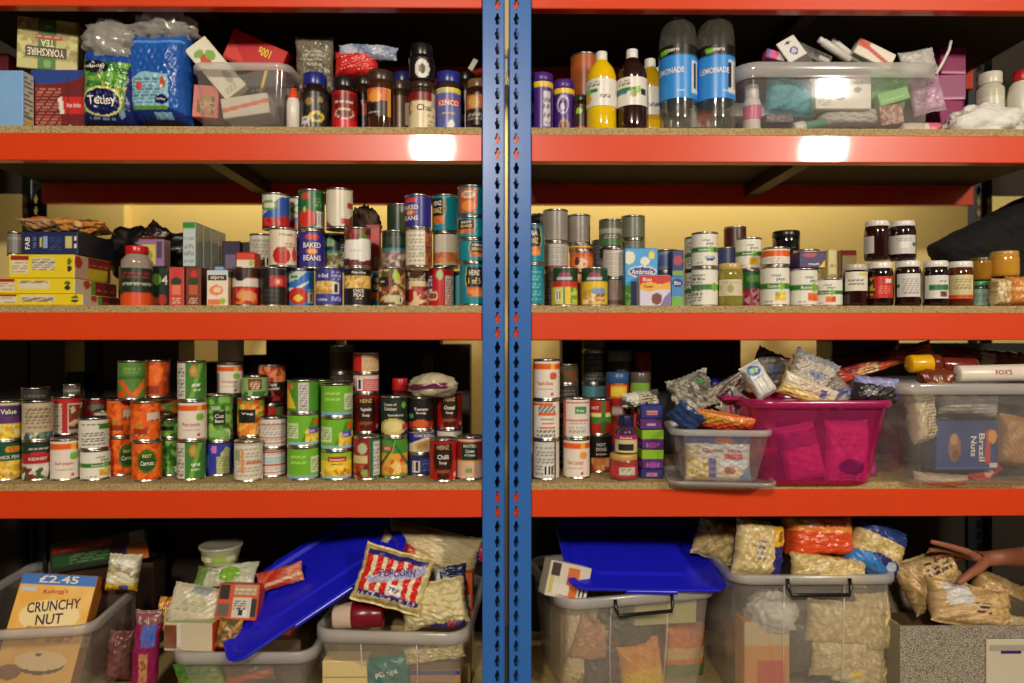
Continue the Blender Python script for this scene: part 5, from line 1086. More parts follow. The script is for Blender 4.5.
S(171.5, .13, z, [(A_photo(PEA, None, sz=.009), 'green garden pea tin standing on the board', dict(r=.034, h=.105, rot=-15)), (A_photo(PEA, (24, 30, 22), '', '', .009, None, (-.8, .4, .2, .66)), 'green pea tin with black patch on the garden peas', dict(r=.034, h=.055))])
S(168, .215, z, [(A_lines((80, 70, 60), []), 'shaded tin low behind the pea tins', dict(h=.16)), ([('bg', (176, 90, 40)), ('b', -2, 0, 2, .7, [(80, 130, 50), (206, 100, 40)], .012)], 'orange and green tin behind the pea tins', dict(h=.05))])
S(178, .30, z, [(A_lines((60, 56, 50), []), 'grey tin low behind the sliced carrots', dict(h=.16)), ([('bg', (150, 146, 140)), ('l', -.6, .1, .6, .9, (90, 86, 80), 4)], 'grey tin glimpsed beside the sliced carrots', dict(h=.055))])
S(191.5, F0, z, [(A_green_strip(), 'green tin with white side strip on the board', {}), (A_obv('Plum tomato'), 'white orange-topped tin between two green tins', dict(dx=1)), (A_green_strip(), 'green tin with white side strip topping the pile', dict(dx=.5))], True)
S(219, F0 + .005, z, [([('bg', (56, 58, 160)), ('r', -1.2, .2, -.75, .6, (90, 160, 180)), ('e', -.35, .82, .2, .14, (200, 120, 190)), ('p', [(.05, .62), (.5, .92), (.8, .82), (.7, .5)], (200, 206, 140)), ('r', -.2, .02, .75, .56, (190, 196, 130)), ('l', -.15, .06, .7, .52, (130, 150, 90), 5)], 'blue and lime tin at the foot of the bean pile', dict(h=.096)),
                    (A_photo(PEA + [(150, 186, 90)], (24, 26, 22), 'Cut', 'Beans', .010, None, (-.4, .34, .45, .66)) + [('e', -.1, .14, .8, .1, (130, 180, 90)), ('t', 'TESCO', -.3, .74, .08, W, .3)], 'tall green bean photo tin with a black name patch', dict(h=.131))], True)
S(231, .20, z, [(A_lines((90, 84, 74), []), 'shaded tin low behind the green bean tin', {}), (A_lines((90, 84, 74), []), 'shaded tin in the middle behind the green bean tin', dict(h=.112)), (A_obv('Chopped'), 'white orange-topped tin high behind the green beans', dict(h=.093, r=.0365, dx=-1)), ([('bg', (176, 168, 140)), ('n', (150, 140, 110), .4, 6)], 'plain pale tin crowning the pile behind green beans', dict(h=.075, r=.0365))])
S(248.5, .05, z, [(A_lines((218, 208, 190), [(.93, 1, (190, 180, 160))], (170, 150, 130)) + [('r', -.5, .2, -.35, .8, (226, 150, 60)), ('r', -.9, .55, -.6, .8, (150, 170, 110)), ('r', -.2, .44, .9, .48, (200, 120, 90))], 'white small-print tin standing forward of the pile', dict(h=.109))], True)
cart('black_box', 'black box at the back above the pale green tin', 'box', 243, 261, 355, .26, z, .08, {}, (24, 20, 18))
S(272.5, F0, z, [(A_lines((214, 210, 204), [(.9, .97, (190, 70, 50)), (.40, .44, (200, 90, 60)), (.55, .68, (170, 196, 206)), (.12, .15, (200, 90, 60))], (170, 166, 160)), 'white tin with pale blue and red lines, lower', dict(h=.080)), (A_lines((214, 206, 196), [(.78, .81, (200, 70, 50)), (.30, .33, (200, 70, 50)), (.12, .14, (200, 80, 60))], (160, 150, 142)), 'white tin with thin red lines, upper', dict(h=.086, dx=1))], True)
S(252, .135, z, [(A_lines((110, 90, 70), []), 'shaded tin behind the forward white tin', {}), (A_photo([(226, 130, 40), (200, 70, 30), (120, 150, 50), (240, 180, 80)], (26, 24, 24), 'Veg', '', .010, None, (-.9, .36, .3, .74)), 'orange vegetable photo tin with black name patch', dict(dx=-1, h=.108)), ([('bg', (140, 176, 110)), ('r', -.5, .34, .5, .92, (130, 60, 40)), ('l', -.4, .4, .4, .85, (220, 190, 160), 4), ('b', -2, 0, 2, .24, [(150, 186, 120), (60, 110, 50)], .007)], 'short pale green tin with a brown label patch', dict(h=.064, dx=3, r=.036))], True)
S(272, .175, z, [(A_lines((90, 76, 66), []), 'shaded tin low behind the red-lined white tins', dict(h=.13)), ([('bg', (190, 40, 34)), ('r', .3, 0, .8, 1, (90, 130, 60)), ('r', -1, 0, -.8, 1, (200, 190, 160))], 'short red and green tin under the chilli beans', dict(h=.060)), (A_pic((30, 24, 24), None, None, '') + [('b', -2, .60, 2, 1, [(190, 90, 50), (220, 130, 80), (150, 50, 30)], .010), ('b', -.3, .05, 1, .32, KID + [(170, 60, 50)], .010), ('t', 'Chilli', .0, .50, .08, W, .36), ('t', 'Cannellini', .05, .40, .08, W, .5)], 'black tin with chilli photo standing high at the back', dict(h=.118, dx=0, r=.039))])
SW1 = dict(r=.0435, h=.0905)
S(303.5, .075, z, [(A_corn(0), 'green sweetcorn tin with blue foot, bottom of pile', SW1), (A_corn(1), 'green sweetcorn tin with cob picture, mid pile', SW1), ([('bg', (76, 140, 44)), ('p', [(-1.1, .1), (-.45, .1), (-.9, .75), (-1.1, .7)], (230, 190, 50)), ('r', -.3, .02, .32, .98, (206, 200, 190)), ('l', -.25, .05, .28, .95, (130, 126, 120), 12), ('e', -.85, .85, .25, .1, (210, 110, 50))], 'green sweetcorn tin with white text strip, top of pile', SW1)], True)
S(337, .075, z, [(A_corn(2), 'yellow sweetcorn tin with a red name band', dict(r=.0435, h=.080)), (A_corn(1), 'green sweetcorn tin with cob above the yellow tin', SW1), (A_corn(0), 'plain green sweetcorn tin above the cob tin', SW1)], True)
S(319, .165, z, [(A_corn(0), 'sweetcorn tin lowest in the recessed pile', SW1), (A_corn(1), 'sweetcorn tin in the middle of the recessed pile', SW1), (A_corn(0), 'sweetcorn tin on top of the recessed pile', dict(r=.0435, h=.085))], True)
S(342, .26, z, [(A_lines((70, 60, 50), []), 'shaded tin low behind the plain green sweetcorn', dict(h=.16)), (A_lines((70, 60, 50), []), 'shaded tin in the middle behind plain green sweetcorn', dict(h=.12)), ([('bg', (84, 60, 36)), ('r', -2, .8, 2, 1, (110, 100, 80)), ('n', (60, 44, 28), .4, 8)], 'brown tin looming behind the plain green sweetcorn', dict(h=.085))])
S(367, .07, z, [([('bg', (44, 104, 54)), ('r', -1.1, 0, .15, 1, (150, 30, 28)), ('e', -.35, .76, .35, .14, (180, 190, 150)), ('r', -1, .38, .05, .58, (206, 186, 130)), ('b', -1, .0, .1, .34, [(150, 50, 30), (190, 90, 50), (110, 30, 24)], .009), ('e', -.2, .14, .25, .1, (130, 170, 80)), ('r', .42, .08, .95, .92, (206, 204, 196)), ('l', .46, .1, .92, .9, (140, 140, 134), 12)], 'red and green tin with white panel on the board', dict(h=.117))], True)
S(366, .15, z, [(A_lines((110, 40, 34), []), 'shaded red tin behind the red and green tin', dict(h=.117)), (A_soup('Vegetable', (140, 20, 22)), 'dark red vegetable soup tin behind the front row', dict(h=.112, r=.038)), ([('bg', (200, 110, 110)), ('r', -2, .8, 2, 1, (226, 190, 180)), ('k', -.8, .08, -.25, .8), ('l', -.1, .1, .9, .7, (230, 170, 160), 5)], 'pink tin with barcode on the vegetable soup', dict(h=.056)), ([('bg', (214, 180, 130)), ('r', -1.2, 0, -.3, 1, (196, 34, 30)), ('l', -.2, .1, .8, .9, (180, 140, 100), 6)], 'red and cream tin on the pink tin', dict(h=.060))], True)
S(394.5, .085, z, [([('bg', (70, 140, 50)), ('r', -2, 0, 2, .62, (226, 160, 50)), ('b', -1, .05, 1, .45, [(226, 150, 50), (240, 190, 90), (200, 110, 40), (230, 210, 150)], .012), ('s', .6, .9, .06, (40, 100, 40)), ('s', -.6, .9, .06, (40, 100, 40)), ('s', 1.4, .9, .05, (150, 190, 80)), ('e', -.6, .76, .5, .08, (196, 40, 34)), ('t', 'VEG', -.6, .76, .07, W, .3), ('e', .55, .45, .14, .07, (200, 60, 50)), ('r', -2, 0, 2, .06, (90, 150, 60))], 'green and orange vegetable tin below the chicken soup', dict(h=.113)), ([('bg', (30, 46, 36)), ('e', -.1, .22, .95, .24, (206, 186, 110)), ('e', -.1, .24, .7, .15, (226, 210, 140)), ('t', 'Cream of', -.35, .84, .08, (226, 220, 170), .5), ('t', 'Chicken', -.35, .72, .09, W, .5), ('t', 'Sainsbury', .1, .54, .08, W, .62), ('r', .6, .15, 1, .3, (170, 60, 70)), ('e', .7, .82, .16, .08, (120, 160, 60))], 'dark green cream soup tin on the vegetable tin', dict(h=.112))], True)
jar(400, .20, z, .024, Z(378, .20) - z, (176, 28, 30), (70, 30, 24), None, 'tall jar with red lid behind the cream soup', lidh=.032, neck=.9)
S(421.5, .085, z, [([('bg', (40, 50, 110)), ('k', -.7, .1, -.1, .75), ('l', 0, .2, .8, .8, (110, 120, 180), 5)], 'short navy tin with a barcode on the board', dict(h=.062)), ([('bg', (214, 196, 160)), ('p', [(-1.2, 1), (1.2, 1), (1.2, .8), (.2, .72), (-.6, .52), (-1.2, .3)], (44, 44, 130)), ('e', .2, .34, .7, .26, (206, 170, 110)), ('e', .1, .34, .4, .14, (190, 150, 96)), ('t', 'CHICKEN', .1, .84, .15, W, .7)], 'short cream and blue pie filling tin', dict(h=.066)), ([('bg', (30, 24, 24)), ('r', -2, 0, 2, .2, (160, 40, 26)), ('e', 0, .16, .6, .14, (206, 90, 40)), ('t', 'Tomato', .05, .66, .11, W, .56), ('t', 'Soup', .05, .52, .10, W, .40), ('e', -.7, .42, .18, .1, (70, 140, 80))], 'black tomato soup tin on the pie filling', dict(h=.092, dx=-1))])
S(449.5, .15, z, [(A_lines((206, 198, 184), []), 'pale tin behind the front red soup tin', dict(h=.127)), (A_soup('Oxtail'), 'red oxtail soup tin beside the black tomato soup', dict(h=.105))], True)
blob('wrap_packet', 'pack of flour wraps with a purple stripe on the soup tins', 'packet', at(433, 385.5, .10), (.068, .055, .034), FILM, .20, 71, (0, -3, 0), 1.1, col=[('bg', (196, 184, 150)), ('n', (150, 136, 106), .4, 10), ('r', -.9, .38, .62, .60, (96, 30, 66))])
S(443, .045, z, [(A_soup('Chilli', (176, 24, 24)), 'red soup tin standing forward at the shelf edge', dict(h=.114))], True)
S(470, .06, z, [([('bg', (214, 180, 150)), ('r', -2, .44, 2, .92, (150, 30, 28)), ('r', -.62, .46, .55, .90, (24, 56, 40)), ('r', -2, .42, 2, .46, (226, 160, 60)), ('e', 0, .2, .7, .15, (222, 170, 150)), ('e', -.1, .2, .3, .07, (120, 160, 60)), ('t', 'BAXTERS', 0, .83, .08, (206, 214, 190), .5), ('t', 'Cream', 0, .70, .08, W, .34), ('t', 'of Tomato', 0, .60, .07, W, .42)], 'red, green and pink cream of tomato tin by the upright', dict(h=.117))], True)
bottle(427, .26, z, [(.02, 0), (.026, .004), (.026, .24), (.020, .27), (.014, .29)], plastic((44, 26, 20)), (.017, .288, .335), (60, 44, 34), 'dark bottle standing behind the wrap packet', (.1, .22), [('bg', (70, 44, 34))], 'dark_bottle', 'bottle', labr=.0265)
# dark boxes added along the back of this shelf to keep gaps dark
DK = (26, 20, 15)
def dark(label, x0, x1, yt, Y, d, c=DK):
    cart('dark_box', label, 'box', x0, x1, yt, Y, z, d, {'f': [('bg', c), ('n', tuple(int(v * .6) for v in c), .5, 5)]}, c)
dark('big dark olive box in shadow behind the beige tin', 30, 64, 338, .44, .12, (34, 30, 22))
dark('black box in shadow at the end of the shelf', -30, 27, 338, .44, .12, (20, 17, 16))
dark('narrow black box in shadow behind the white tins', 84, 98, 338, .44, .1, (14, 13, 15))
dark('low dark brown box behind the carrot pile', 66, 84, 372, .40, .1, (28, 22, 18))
dark('brown box raised to dim the wall behind the carrot pile', 103, 178, 340, .44, .12, (62, 46, 26))
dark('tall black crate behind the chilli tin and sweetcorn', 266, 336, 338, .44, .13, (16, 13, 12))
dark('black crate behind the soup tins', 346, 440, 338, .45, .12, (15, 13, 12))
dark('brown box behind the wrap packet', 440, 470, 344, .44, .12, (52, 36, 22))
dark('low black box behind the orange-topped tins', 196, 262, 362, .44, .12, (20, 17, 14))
# --- right bay ------------------------------------------------------
S(546, .065, z, [(A_lines((206, 200, 188), [], (130, 126, 120)) + [('r', .62, 0, .74, 1, (40, 34, 34)), ('k', -.2, .06, .5, .36)], 'white tin with black edge stripe and barcode, lowest', dict(h=.109)), (A_obv('', None, True), 'white tin with short orange rules in the pile', dict(h=.108)), (A_obv('Peach Slices', (206, 90, 50)), 'white tin with orange band and fruit dot on top', dict(h=.110, dx=.5))], True)
S(576.5, .08, z, [(A_obv('Fruit Cocktail', (226, 150, 70)), 'white tin with orange band and apricot dot', dict(h=.110)), ([('bg', (222, 212, 200)), ('r', -2, .90, 2, .94, (200, 80, 60)), ('r', -1.2, 0, -.8, 1, (206, 110, 90)), ('r', -.1, .62, .75, .80, (60, 140, 70)), ('t', 'free', .3, .71, .08, W, .3), ('r', -.8, .44, .9, .47, (206, 80, 60)), ('l', -.6, .1, .7, .38, (170, 160, 150), 7)], 'white tin with a green patch on the apricot tin', dict(h=.112))], True)
S(599, .17, z, [([('bg', (28, 26, 24)), ('b', -2, 0, 2, .38, [(206, 120, 60), (170, 70, 40), (226, 170, 110)], .011), ('t', 'HOT', .2, .78, .10, W, .36), ('t', 'DOGS', .2, .64, .10, W, .42), ('t', 'in brine', .2, .50, .07, W, .42)], 'black tin of hot dogs behind the apricot tin', {}), ([('bg', (176, 36, 30)), ('r', -2, .5, 2, .62, (222, 206, 120)), ('r', -2, .3, 2, .48, (60, 120, 50)), ('r', .2, 0, .5, 1, (70, 110, 50)), ('t', 'HOT', -.3, .78, .1, W, .3)], 'red and green striped tin on the hot dogs', dict(h=.104))])
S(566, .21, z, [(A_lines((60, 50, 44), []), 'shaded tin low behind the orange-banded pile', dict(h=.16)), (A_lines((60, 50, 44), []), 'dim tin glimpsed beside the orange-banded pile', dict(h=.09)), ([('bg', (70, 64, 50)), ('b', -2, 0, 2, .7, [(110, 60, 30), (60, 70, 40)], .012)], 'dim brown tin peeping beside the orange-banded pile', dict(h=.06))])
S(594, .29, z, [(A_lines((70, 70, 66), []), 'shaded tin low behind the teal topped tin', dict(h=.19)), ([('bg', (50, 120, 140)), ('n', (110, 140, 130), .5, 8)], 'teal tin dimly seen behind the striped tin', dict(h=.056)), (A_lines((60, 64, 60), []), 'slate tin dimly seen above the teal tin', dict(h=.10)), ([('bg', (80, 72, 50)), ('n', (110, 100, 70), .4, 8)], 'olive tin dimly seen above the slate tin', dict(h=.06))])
o = bottle(617.5, .215, z, [(.030, 0), (.0335, .004), (.0335, .255), (.032, .258)], plastic((150, 28, 26)), (.0345, .252, .285), (50, 84, 130), 'tall red tub with a yellow panel and blue lid', (.01, .25), [('bg', (160, 30, 28)), ('r', -.6, .84, .8, .96, (226, 190, 50)), ('l', -.4, .87, .6, .93, (90, 50, 20), 1), ('e', 0, .62, .6, .1, (110, 20, 20)), ('e', 0, .66, .7, .05, (200, 180, 170)), ('r', -2, .0, 2, .3, (40, 40, 110))], 'gravy_tub', 'tub', labr=.034)
bottle(619.5, .27, z, [(.032, 0), (.036, .004), (.036, .315), (.034, .32)], plastic((70, 60, 48)), (.037, .315, .35), (120, 112, 100), 'dim grey lidded canister behind the red tub', None, None, 'canister', 'canister')
bottle(642, .27, z, [(.024, 0), (.027, .004), (.027, .28), (.024, .285)], plastic((70, 66, 60)), (.028, .28, .345), (140, 30, 30), 'dim canister with dark red top', None, None, 'canister', 'canister')
jar(640, .20, z, .030, Z(372, .20) - z, (84, 80, 72), (120, 160, 60), None, 'jar of lime green spread behind the foil packet', lidh=.026, neck=.9)
jar(623.5, .055, z, .0385, Z(453, .055) - z, (186, 150, 80), (150, 60, 50), [('bg', (190, 50, 66)), ('r', -.2, .15, .6, .85, (206, 206, 180)), ('l', -.15, .2, .55, .8, (110, 130, 90), 4)], 'squat jar with gold lid and pinkish red label', (.20, .72), 80, lidh=.013, neck=.92, sh=.84)
zq = Z(453, .055)
jar(626, .060, zq, .031, Z(415, .06) - zq, (24, 30, 70), (70, 40, 60), [('bg', (206, 190, 130)), ('r', -1, .72, 1, 1, (170, 30, 100)), ('r', -.5, .1, .5, .5, (40, 34, 40)), ('t', 'Sauce', 0, .86, .12, W, .4)], 'sauce jar with navy lid and pink and cream label', (.05, .66), 76, lidh=.026, neck=.55, sh=.72, lidr=.020)
jar(611, .14, z, .026, Z(420, .14) - z, (60, 40, 50), (100, 30, 60), [('bg', (170, 40, 90)), ('r', -1, .6, 1, .8, (206, 60, 60))], 'small magenta jar behind the sauce jar', (.2, .8), 80, lidh=.014)
cartc('red_packet', 'upright bright red packet behind the purple tin boxes', 'packet', 638, 418, .15, 10, 24, .02, {'f': [('bg', (206, 50, 30))]}, (196, 44, 28))
zb = z
TINB = [('navy', (34, 44, 110), 470, 'navy pate tin box at the bottom of the purple stack', 'orange'), ('purple', (84, 30, 104), 450, 'purple and lime pate tin, lower of the stack', 'lime'), ('purple', (84, 30, 104), 430, 'purple and lime pate tin, higher in the stack', 'lime'), ('purple', (84, 34, 104), 419, 'plain purple pate tin near the top of the stack', None), ('navy', (34, 44, 120), 405, 'navy pate tin box with pink mark on top of the stack', 'orange')]
for nm, c, yt, lb, v in TINB:
    zt = Z(yt, .045); ops = [('bg', c)]
    if v == 'lime': ops += [('r', -1, .52, 1, 1, (130, 176, 30)), ('l', -.6, .12, .6, .36, (200, 180, 200), 2), ('e', 0, .22, .5, .14, (150, 60, 150))]
    elif v == 'orange': ops += [('r', -.5, .3, .5, .6, (206, 130, 120)), ('l', -.45, .36, .45, .54, (60, 40, 110), 1)]
    else: ops += [('r', -.4, .3, .4, .55, (190, 150, 190))]
    carton('tin_box', lb, 'box', (X(652.5, .045) + (.001 if v else -.001), .045 + .04, (zb + zt) / 2), .061, .07, zt - zb - .0006, {'f': ops, 'l': ops, 'r': ops}, c, (0, 0, R(2 if v == 'lime' else -2)))
    zb = zt
bag('foil_packet', 'crumpled white and black foil packet lying on the jars', 'packet', 640, 399, .10, 38, 16, .05, [('bg', (190, 184, 168)), ('b', -1, 0, 1, 1, [(206, 200, 184), (40, 36, 34), (180, 172, 150), (90, 84, 76), (214, 210, 196)], .018)], (8, -8, 0), wr=.007, pw=2)
# small clear tub on its lid
lidm = clear('clear_lid_plastic', (222, 218, 216), .42, .2)
cx, cy = X(717, .03), .045
V_, F_ = loft([(0, .128, .108, .03), (.004, .136, .116, .035), (.014, .138, .118, .036), (.014, .131, .111, .034), (.006, .128, .108, .033), (.006, .02, .02, .01)], True, True)
o = link('tub_lid', mesh('tub_lid', V_, F_, lidm), None, (cx, cy, z + .0005), (0, 0, R(-7))); tag(o, 'clear plastic lid lying flat under the small tub', 'lid')
rim_z = Z(431, -.06)
tub('clear_tub', 'small clear tub of cooking sachets standing on its own lid', (cx, cy, z + .0075), .258, .215, rim_z - z - .006, .022, -7, rimh=.016, lip=.008, handles=False, panel=False, rc=.03)
bag('rice_packet', 'colourful packet with blue top and red words inside small tub', 'packet', 717, 458, -.002, 66, 46, .03, [('bg', (190, 186, 176)), ('r', -1, .82, 1, 1, (90, 90, 150)), ('e', .2, .9, .3, .07, (206, 120, 60)), ('r', -1, .0, -.55, .8, (176, 160, 120)), ('b', -.95, .02, -.3, .5, [(206, 180, 60), (170, 130, 60), (220, 206, 160)], .007), ('r', -.3, .05, -.05, .5, (90, 80, 150)), ('e', .35, .22, .35, .16, (222, 200, 160)), ('e', .35, .24, .18, .09, (150, 70, 50)), ('t', 'Quick rice', .1, .68, .10, (150, 60, 80), .6), ('r', .2, .5, .75, .6, (190, 50, 50)), ('r', .05, .34, .9, .46, (206, 214, 226)), ('p', [(.5, 0), (1, 0), (1, .4)], (110, 130, 160))], (-3, 0, -7), pw=6)
bag('orange_packet', 'glossy red and orange sachet on top of the small tub', 'packet', 724, 421, .01, 62, 22, .035, [('bg', (206, 66, 30)), ('p', [(-1, .4), (1, .9), (1, 1), (-1, 1)], (206, 150, 50)), ('n', (226, 90, 50), .4, 14)], (50, 8, -8), wr=.004)
bag('blue_packet', 'dark blue sachet at the left rim of the small tub', 'packet', 686, 417, .0, 32, 26, .02, [('bg', (44, 70, 120)), ('n', (20, 26, 40), .6, 12)], (30, 38, 0))
bag('grey_sachet', 'crumpled silver grey sachet poking up from the small tub', 'sachet', 692, 392, .06, 44, 38, .03, [('bg', (140, 134, 118)), ('b', -1, 0, 1, 1, [(150, 144, 126), (110, 104, 92), (180, 174, 156), (130, 124, 110)], .02), ('e', .5, .7, .15, .1, (60, 140, 80))], (-14, -20, 0), wr=.008, pw=2)
bag('grey_sachet', 'long folded grey sachet slanting across the small tub', 'sachet', 718, 394, .11, 66, 24, .03, [('bg', (130, 118, 100)), ('s', .05, .4, .1, (90, 80, 70)), ('n', (170, 156, 136), .5, 14), ('l', -.7, .6, .6, .8, (90, 80, 70), 2)], (30, -28, 0), wr=.005)
bag('pink_sachet', 'white and pink striped sachet near the pink tub', 'sachet', 733, 404, .08, 30, 26, .02, [('bg', (170, 160, 150)), ('s', .8, .5, .08, (60, 50, 70)), ('s', .8, .8, .1, (190, 50, 100))], (10, -50, 0))
blob('blue_bag', 'dark royal blue plastic bag behind the grey sachets', 'bag', at(722, 385, .30) + Vector((0, 0, -.03)), (.075, .05, .05), mat('blue_film', (26, 28, 110), .35, 0, .1, 20), .3, 31)
for i, (px, py, lb) in enumerate(((700, 440, 'brown sachet at the back of the small tub'), (735, 442, 'mauve sachet at the back of the small tub'))):
    bag('spice_sachet', lb, 'sachet', px, py, .055, 34, 40, .03, [('bg', ((120, 90, 60), (140, 110, 130))[i]), ('n', (170, 150, 120), .5, 10)], (-6, 6 - 14 * i, 0))
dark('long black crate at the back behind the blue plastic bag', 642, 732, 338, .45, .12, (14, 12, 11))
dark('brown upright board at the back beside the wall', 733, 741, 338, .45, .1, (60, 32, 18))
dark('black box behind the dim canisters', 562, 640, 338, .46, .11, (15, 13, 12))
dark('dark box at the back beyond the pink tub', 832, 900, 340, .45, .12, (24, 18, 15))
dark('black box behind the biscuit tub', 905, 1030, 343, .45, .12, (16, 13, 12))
# pink tub
ptz = Z(401, -.07)
pt = tub('pink_tub', 'translucent hot pink tub overflowing with packets', (X(828, -.07), -.07 + .15, z), .392, .30, ptz - z, .030, 0, body=PINKP, rimm=PINKR, rimh=.02, lip=.012, handles=False, panel=False, rc=.06)
for sx in (-1, 1):
    MB().box(sx * .207 - .028, sx * .207 + .028, -.05, .05, -.006, .004, .0025).obj('grip', PINKR, pt, (0, 0, ptz - z - .002))
bag('flour_packet', 'pale packet with blue printed mark inside the pink tub', 'packet', 846, 452, .022, 44, 66, .05, [('bg', (226, 190, 200)), ('l', -.6, .6, .6, .85, (200, 150, 170), 3), ('e', .05, .28, .62, .12, (60, 30, 130)), ('l', -.5, .1, .6, .2, (90, 60, 150), 2)], (-4, 2, 0), pw=6)
bag('flour_packet', 'leaning pale packet at the left inside the pink tub', 'packet', 800, 452, .028, 40, 58, .05, [('bg', (214, 170, 190)), ('r', -1, .6, 1, .9, (120, 50, 120)), ('n', (226, 190, 206), .4, 9)], (-4, -12, 0), pw=6)
bag('flour_packet', 'mauve packet filling the middle of the pink tub', 'packet', 826, 450, .10, 100, 60, .09, [('bg', (170, 70, 120)), ('n', (120, 40, 90), .5, 7)], (-4, 0, 0), pw=6)
bag('instant_mash_packet', 'white packet with blue emblem leaning out of the pink tub', 'packet', 758, 380, .01, 22, 38, .045, [('bg', (214, 212, 206)), ('e', -.1, .78, .62, .15, (40, 100, 170)), ('e', -.1, .80, .40, .08, (150, 190, 120)), ('r', -1, 0, 1, .06, (180, 176, 170)), ('l', -.6, .55, .6, .62, (120, 120, 130), 1)], (-8, -30, 0), pw=5)
bag('foil_packet', 'dull grey foil packet at the back of the pink tub', 'packet', 769, 367, .14, 34, 34, .04, [('bg', (104, 94, 84)), ('n', (140, 134, 130), .5, 12), ('e', .2, .4, .3, .2, (90, 104, 130))], (-10, 24, 0), wr=.005)
bag('rice_bag', 'crumpled white and blue bag sticking up from the pink tub', 'bag', 811, 377, .05, 48, 46, .07, [('bg', (176, 166, 150)), ('r', -1, .8, 1, 1, (110, 124, 150)), ('e', .1, .52, .4, .10, (90, 110, 160)), ('n', (200, 190, 172), .5, 9)], (-8, 24, 0), wr=.009)
bag('noodle_packet', 'cream noodle packet lying across the pink tub rim', 'packet', 808, 392, -.01, 58, 24, .04, [('bg', (220, 196, 130)), ('r', -1, .55, 1, 1, (214, 204, 176)), ('l', -.5, .6, .7, .9, (150, 90, 80), 4), ('r', .3, .5, .55, .85, (90, 80, 130)), ('b', -1, 0, 1, .4, [(220, 190, 110), (200, 166, 90), (232, 210, 140)], .006)], (10, 22, 0), pw=3)
bag('foil_packet', 'small grey packet dropping beside the rice bag', 'packet', 838, 392, .02, 30, 26, .03, [('bg', (130, 118, 110)), ('s', .4, .5, .16, (70, 84, 130)), ('n', (160, 150, 140), .4, 12)], (0, 40, 0))
bag('coffee_packet', 'black and lilac vacuum packet at the right of pink tub', 'packet', 875, 389, .0, 46, 26, .05, [('bg', (48, 46, 46)), ('p', [(-1, .72), (1, .62), (1, 1), (-1, 1)], (150, 150, 196)), ('l', -.7, .3, -.1, .6, (150, 150, 146), 3), ('r', .75, .2, 1, .8, (90, 96, 150))], (0, 5, 0), pw=6)
bag('biscuit_packet', 'long orange and red snack packet slanting above the pink tub', 'packet', 884, 362, .18, 104, 15, .04, [('bg', (190, 60, 30)), ('r', -1, .6, 1, 1, (130, 30, 40)), ('r', -.6, .1, -.2, .7, (206, 190, 140)), ('t', 'TWIX', -.4, .42, .28, (120, 40, 20), .12), ('n', (220, 120, 50), .5, 20)], (0, -18, 0))
bag('biscuit_packet', 'dark maroon snack packet lying behind the orange one', 'packet', 866, 358, .26, 70, 18, .04, [('bg', (90, 26, 30)), ('n', (150, 60, 70), .4, 14)], (0, -12, 0))
blob('crisp_bag', 'crumpled orange crisp bag behind the rice bag', 'bag', at(842, 378, .26), (.05, .035, .04), mat('orange_film', (170, 60, 24), .25, 0, .3, 14, .5), .4, 44)
# big clear tub at the end
btz = Z(384, -.065)
bw = .40
tub('clear_tub', 'deep clear tub of nuts and biscuits at the shelf end', (X(903, -.065) + bw / 2, -.065 + .20, z), bw, .40, btz - z, .016, 0, rimh=.028, lip=.011, handles=False, panel=False, rc=.04)
cartc('nut_box', 'dark blue box of brazil nuts turned on its side in tub', 'box', 961, 444, .015, 63, 49, .05, {'f': [('bg', (34, 50, 104)), ('n', (50, 76, 140), .4, 9), ('e', -.4, .45, .2, .28, (150, 100, 60)), ('e', -.42, .62, .12, .12, (190, 140, 90)), ('e', -.36, .3, .12, .12, (120, 74, 44)), ('p', [(.55, .15), (.72, .1), (.78, .85), (.62, .8)], (190, 60, 30)), ('e', .80, .68, .14, .14, (220, 150, 60)), ('t', 'Brazil', .46, .46, .12, W, .44, -90), ('t', 'Nuts', .20, .48, .12, W, .32, -90), ('r', .72, .02, .95, .14, (214, 210, 200)), ('r', -.98, .03, .98, .05, (70, 96, 150))]}, (30, 44, 92), (0, 0, 0))
bag('flour_bag', 'cream bag with brown print standing inside the deep tub', 'bag', 921, 414, .02, 24, 58, .06, [('bg', (206, 188, 150)), ('l', -.2, .1, .9, .9, (120, 96, 66), 14), ('n', (190, 170, 130), .3, 8)], (-3, -6, 0), pw=6)
bag('paper_bag', 'brown paper bag crumpled against the deep tub wall', 'paper bag', 1014, 441, .03, 40, 52, .07, [('bg', (176, 130, 80)), ('n', (150, 106, 62), .5, 9), ('l', .3, .1, .8, .5, (90, 66, 44), 5)], (0, 10, 0), m=CARD, pw=6)
bag('red_packet', 'red packet at the bottom of the deep tub', 'packet', 985, 472, .03, 34, 16, .03, [('bg', (180, 36, 30)), ('e', 0, .5, .3, .3, (220, 160, 140))], (0, -34, 0))
bag('orange_packet', 'orange and cream packet along the deep tub bottom', 'packet', 940, 480, .025, 56, 14, .06, [('bg', (190, 170, 140)), ('s', .15, .4, .14, (206, 110, 50))], (0, 4, 0))
bag('grey_packet', 'silver grey packet at the top inside the deep tub', 'packet', 968, 405, .03, 60, 22, .06, [('bg', (140, 132, 122)), ('n', (190, 184, 174), .6, 10)], (0, 4, 0))
bag('dark_packet', 'dark packet filling the back of the deep tub', 'packet', 975, 440, .10, 110, 80, .1, [('bg', (50, 40, 40)), ('n', (90, 74, 60), .5, 7)], (0, 0, 0), pw=6)
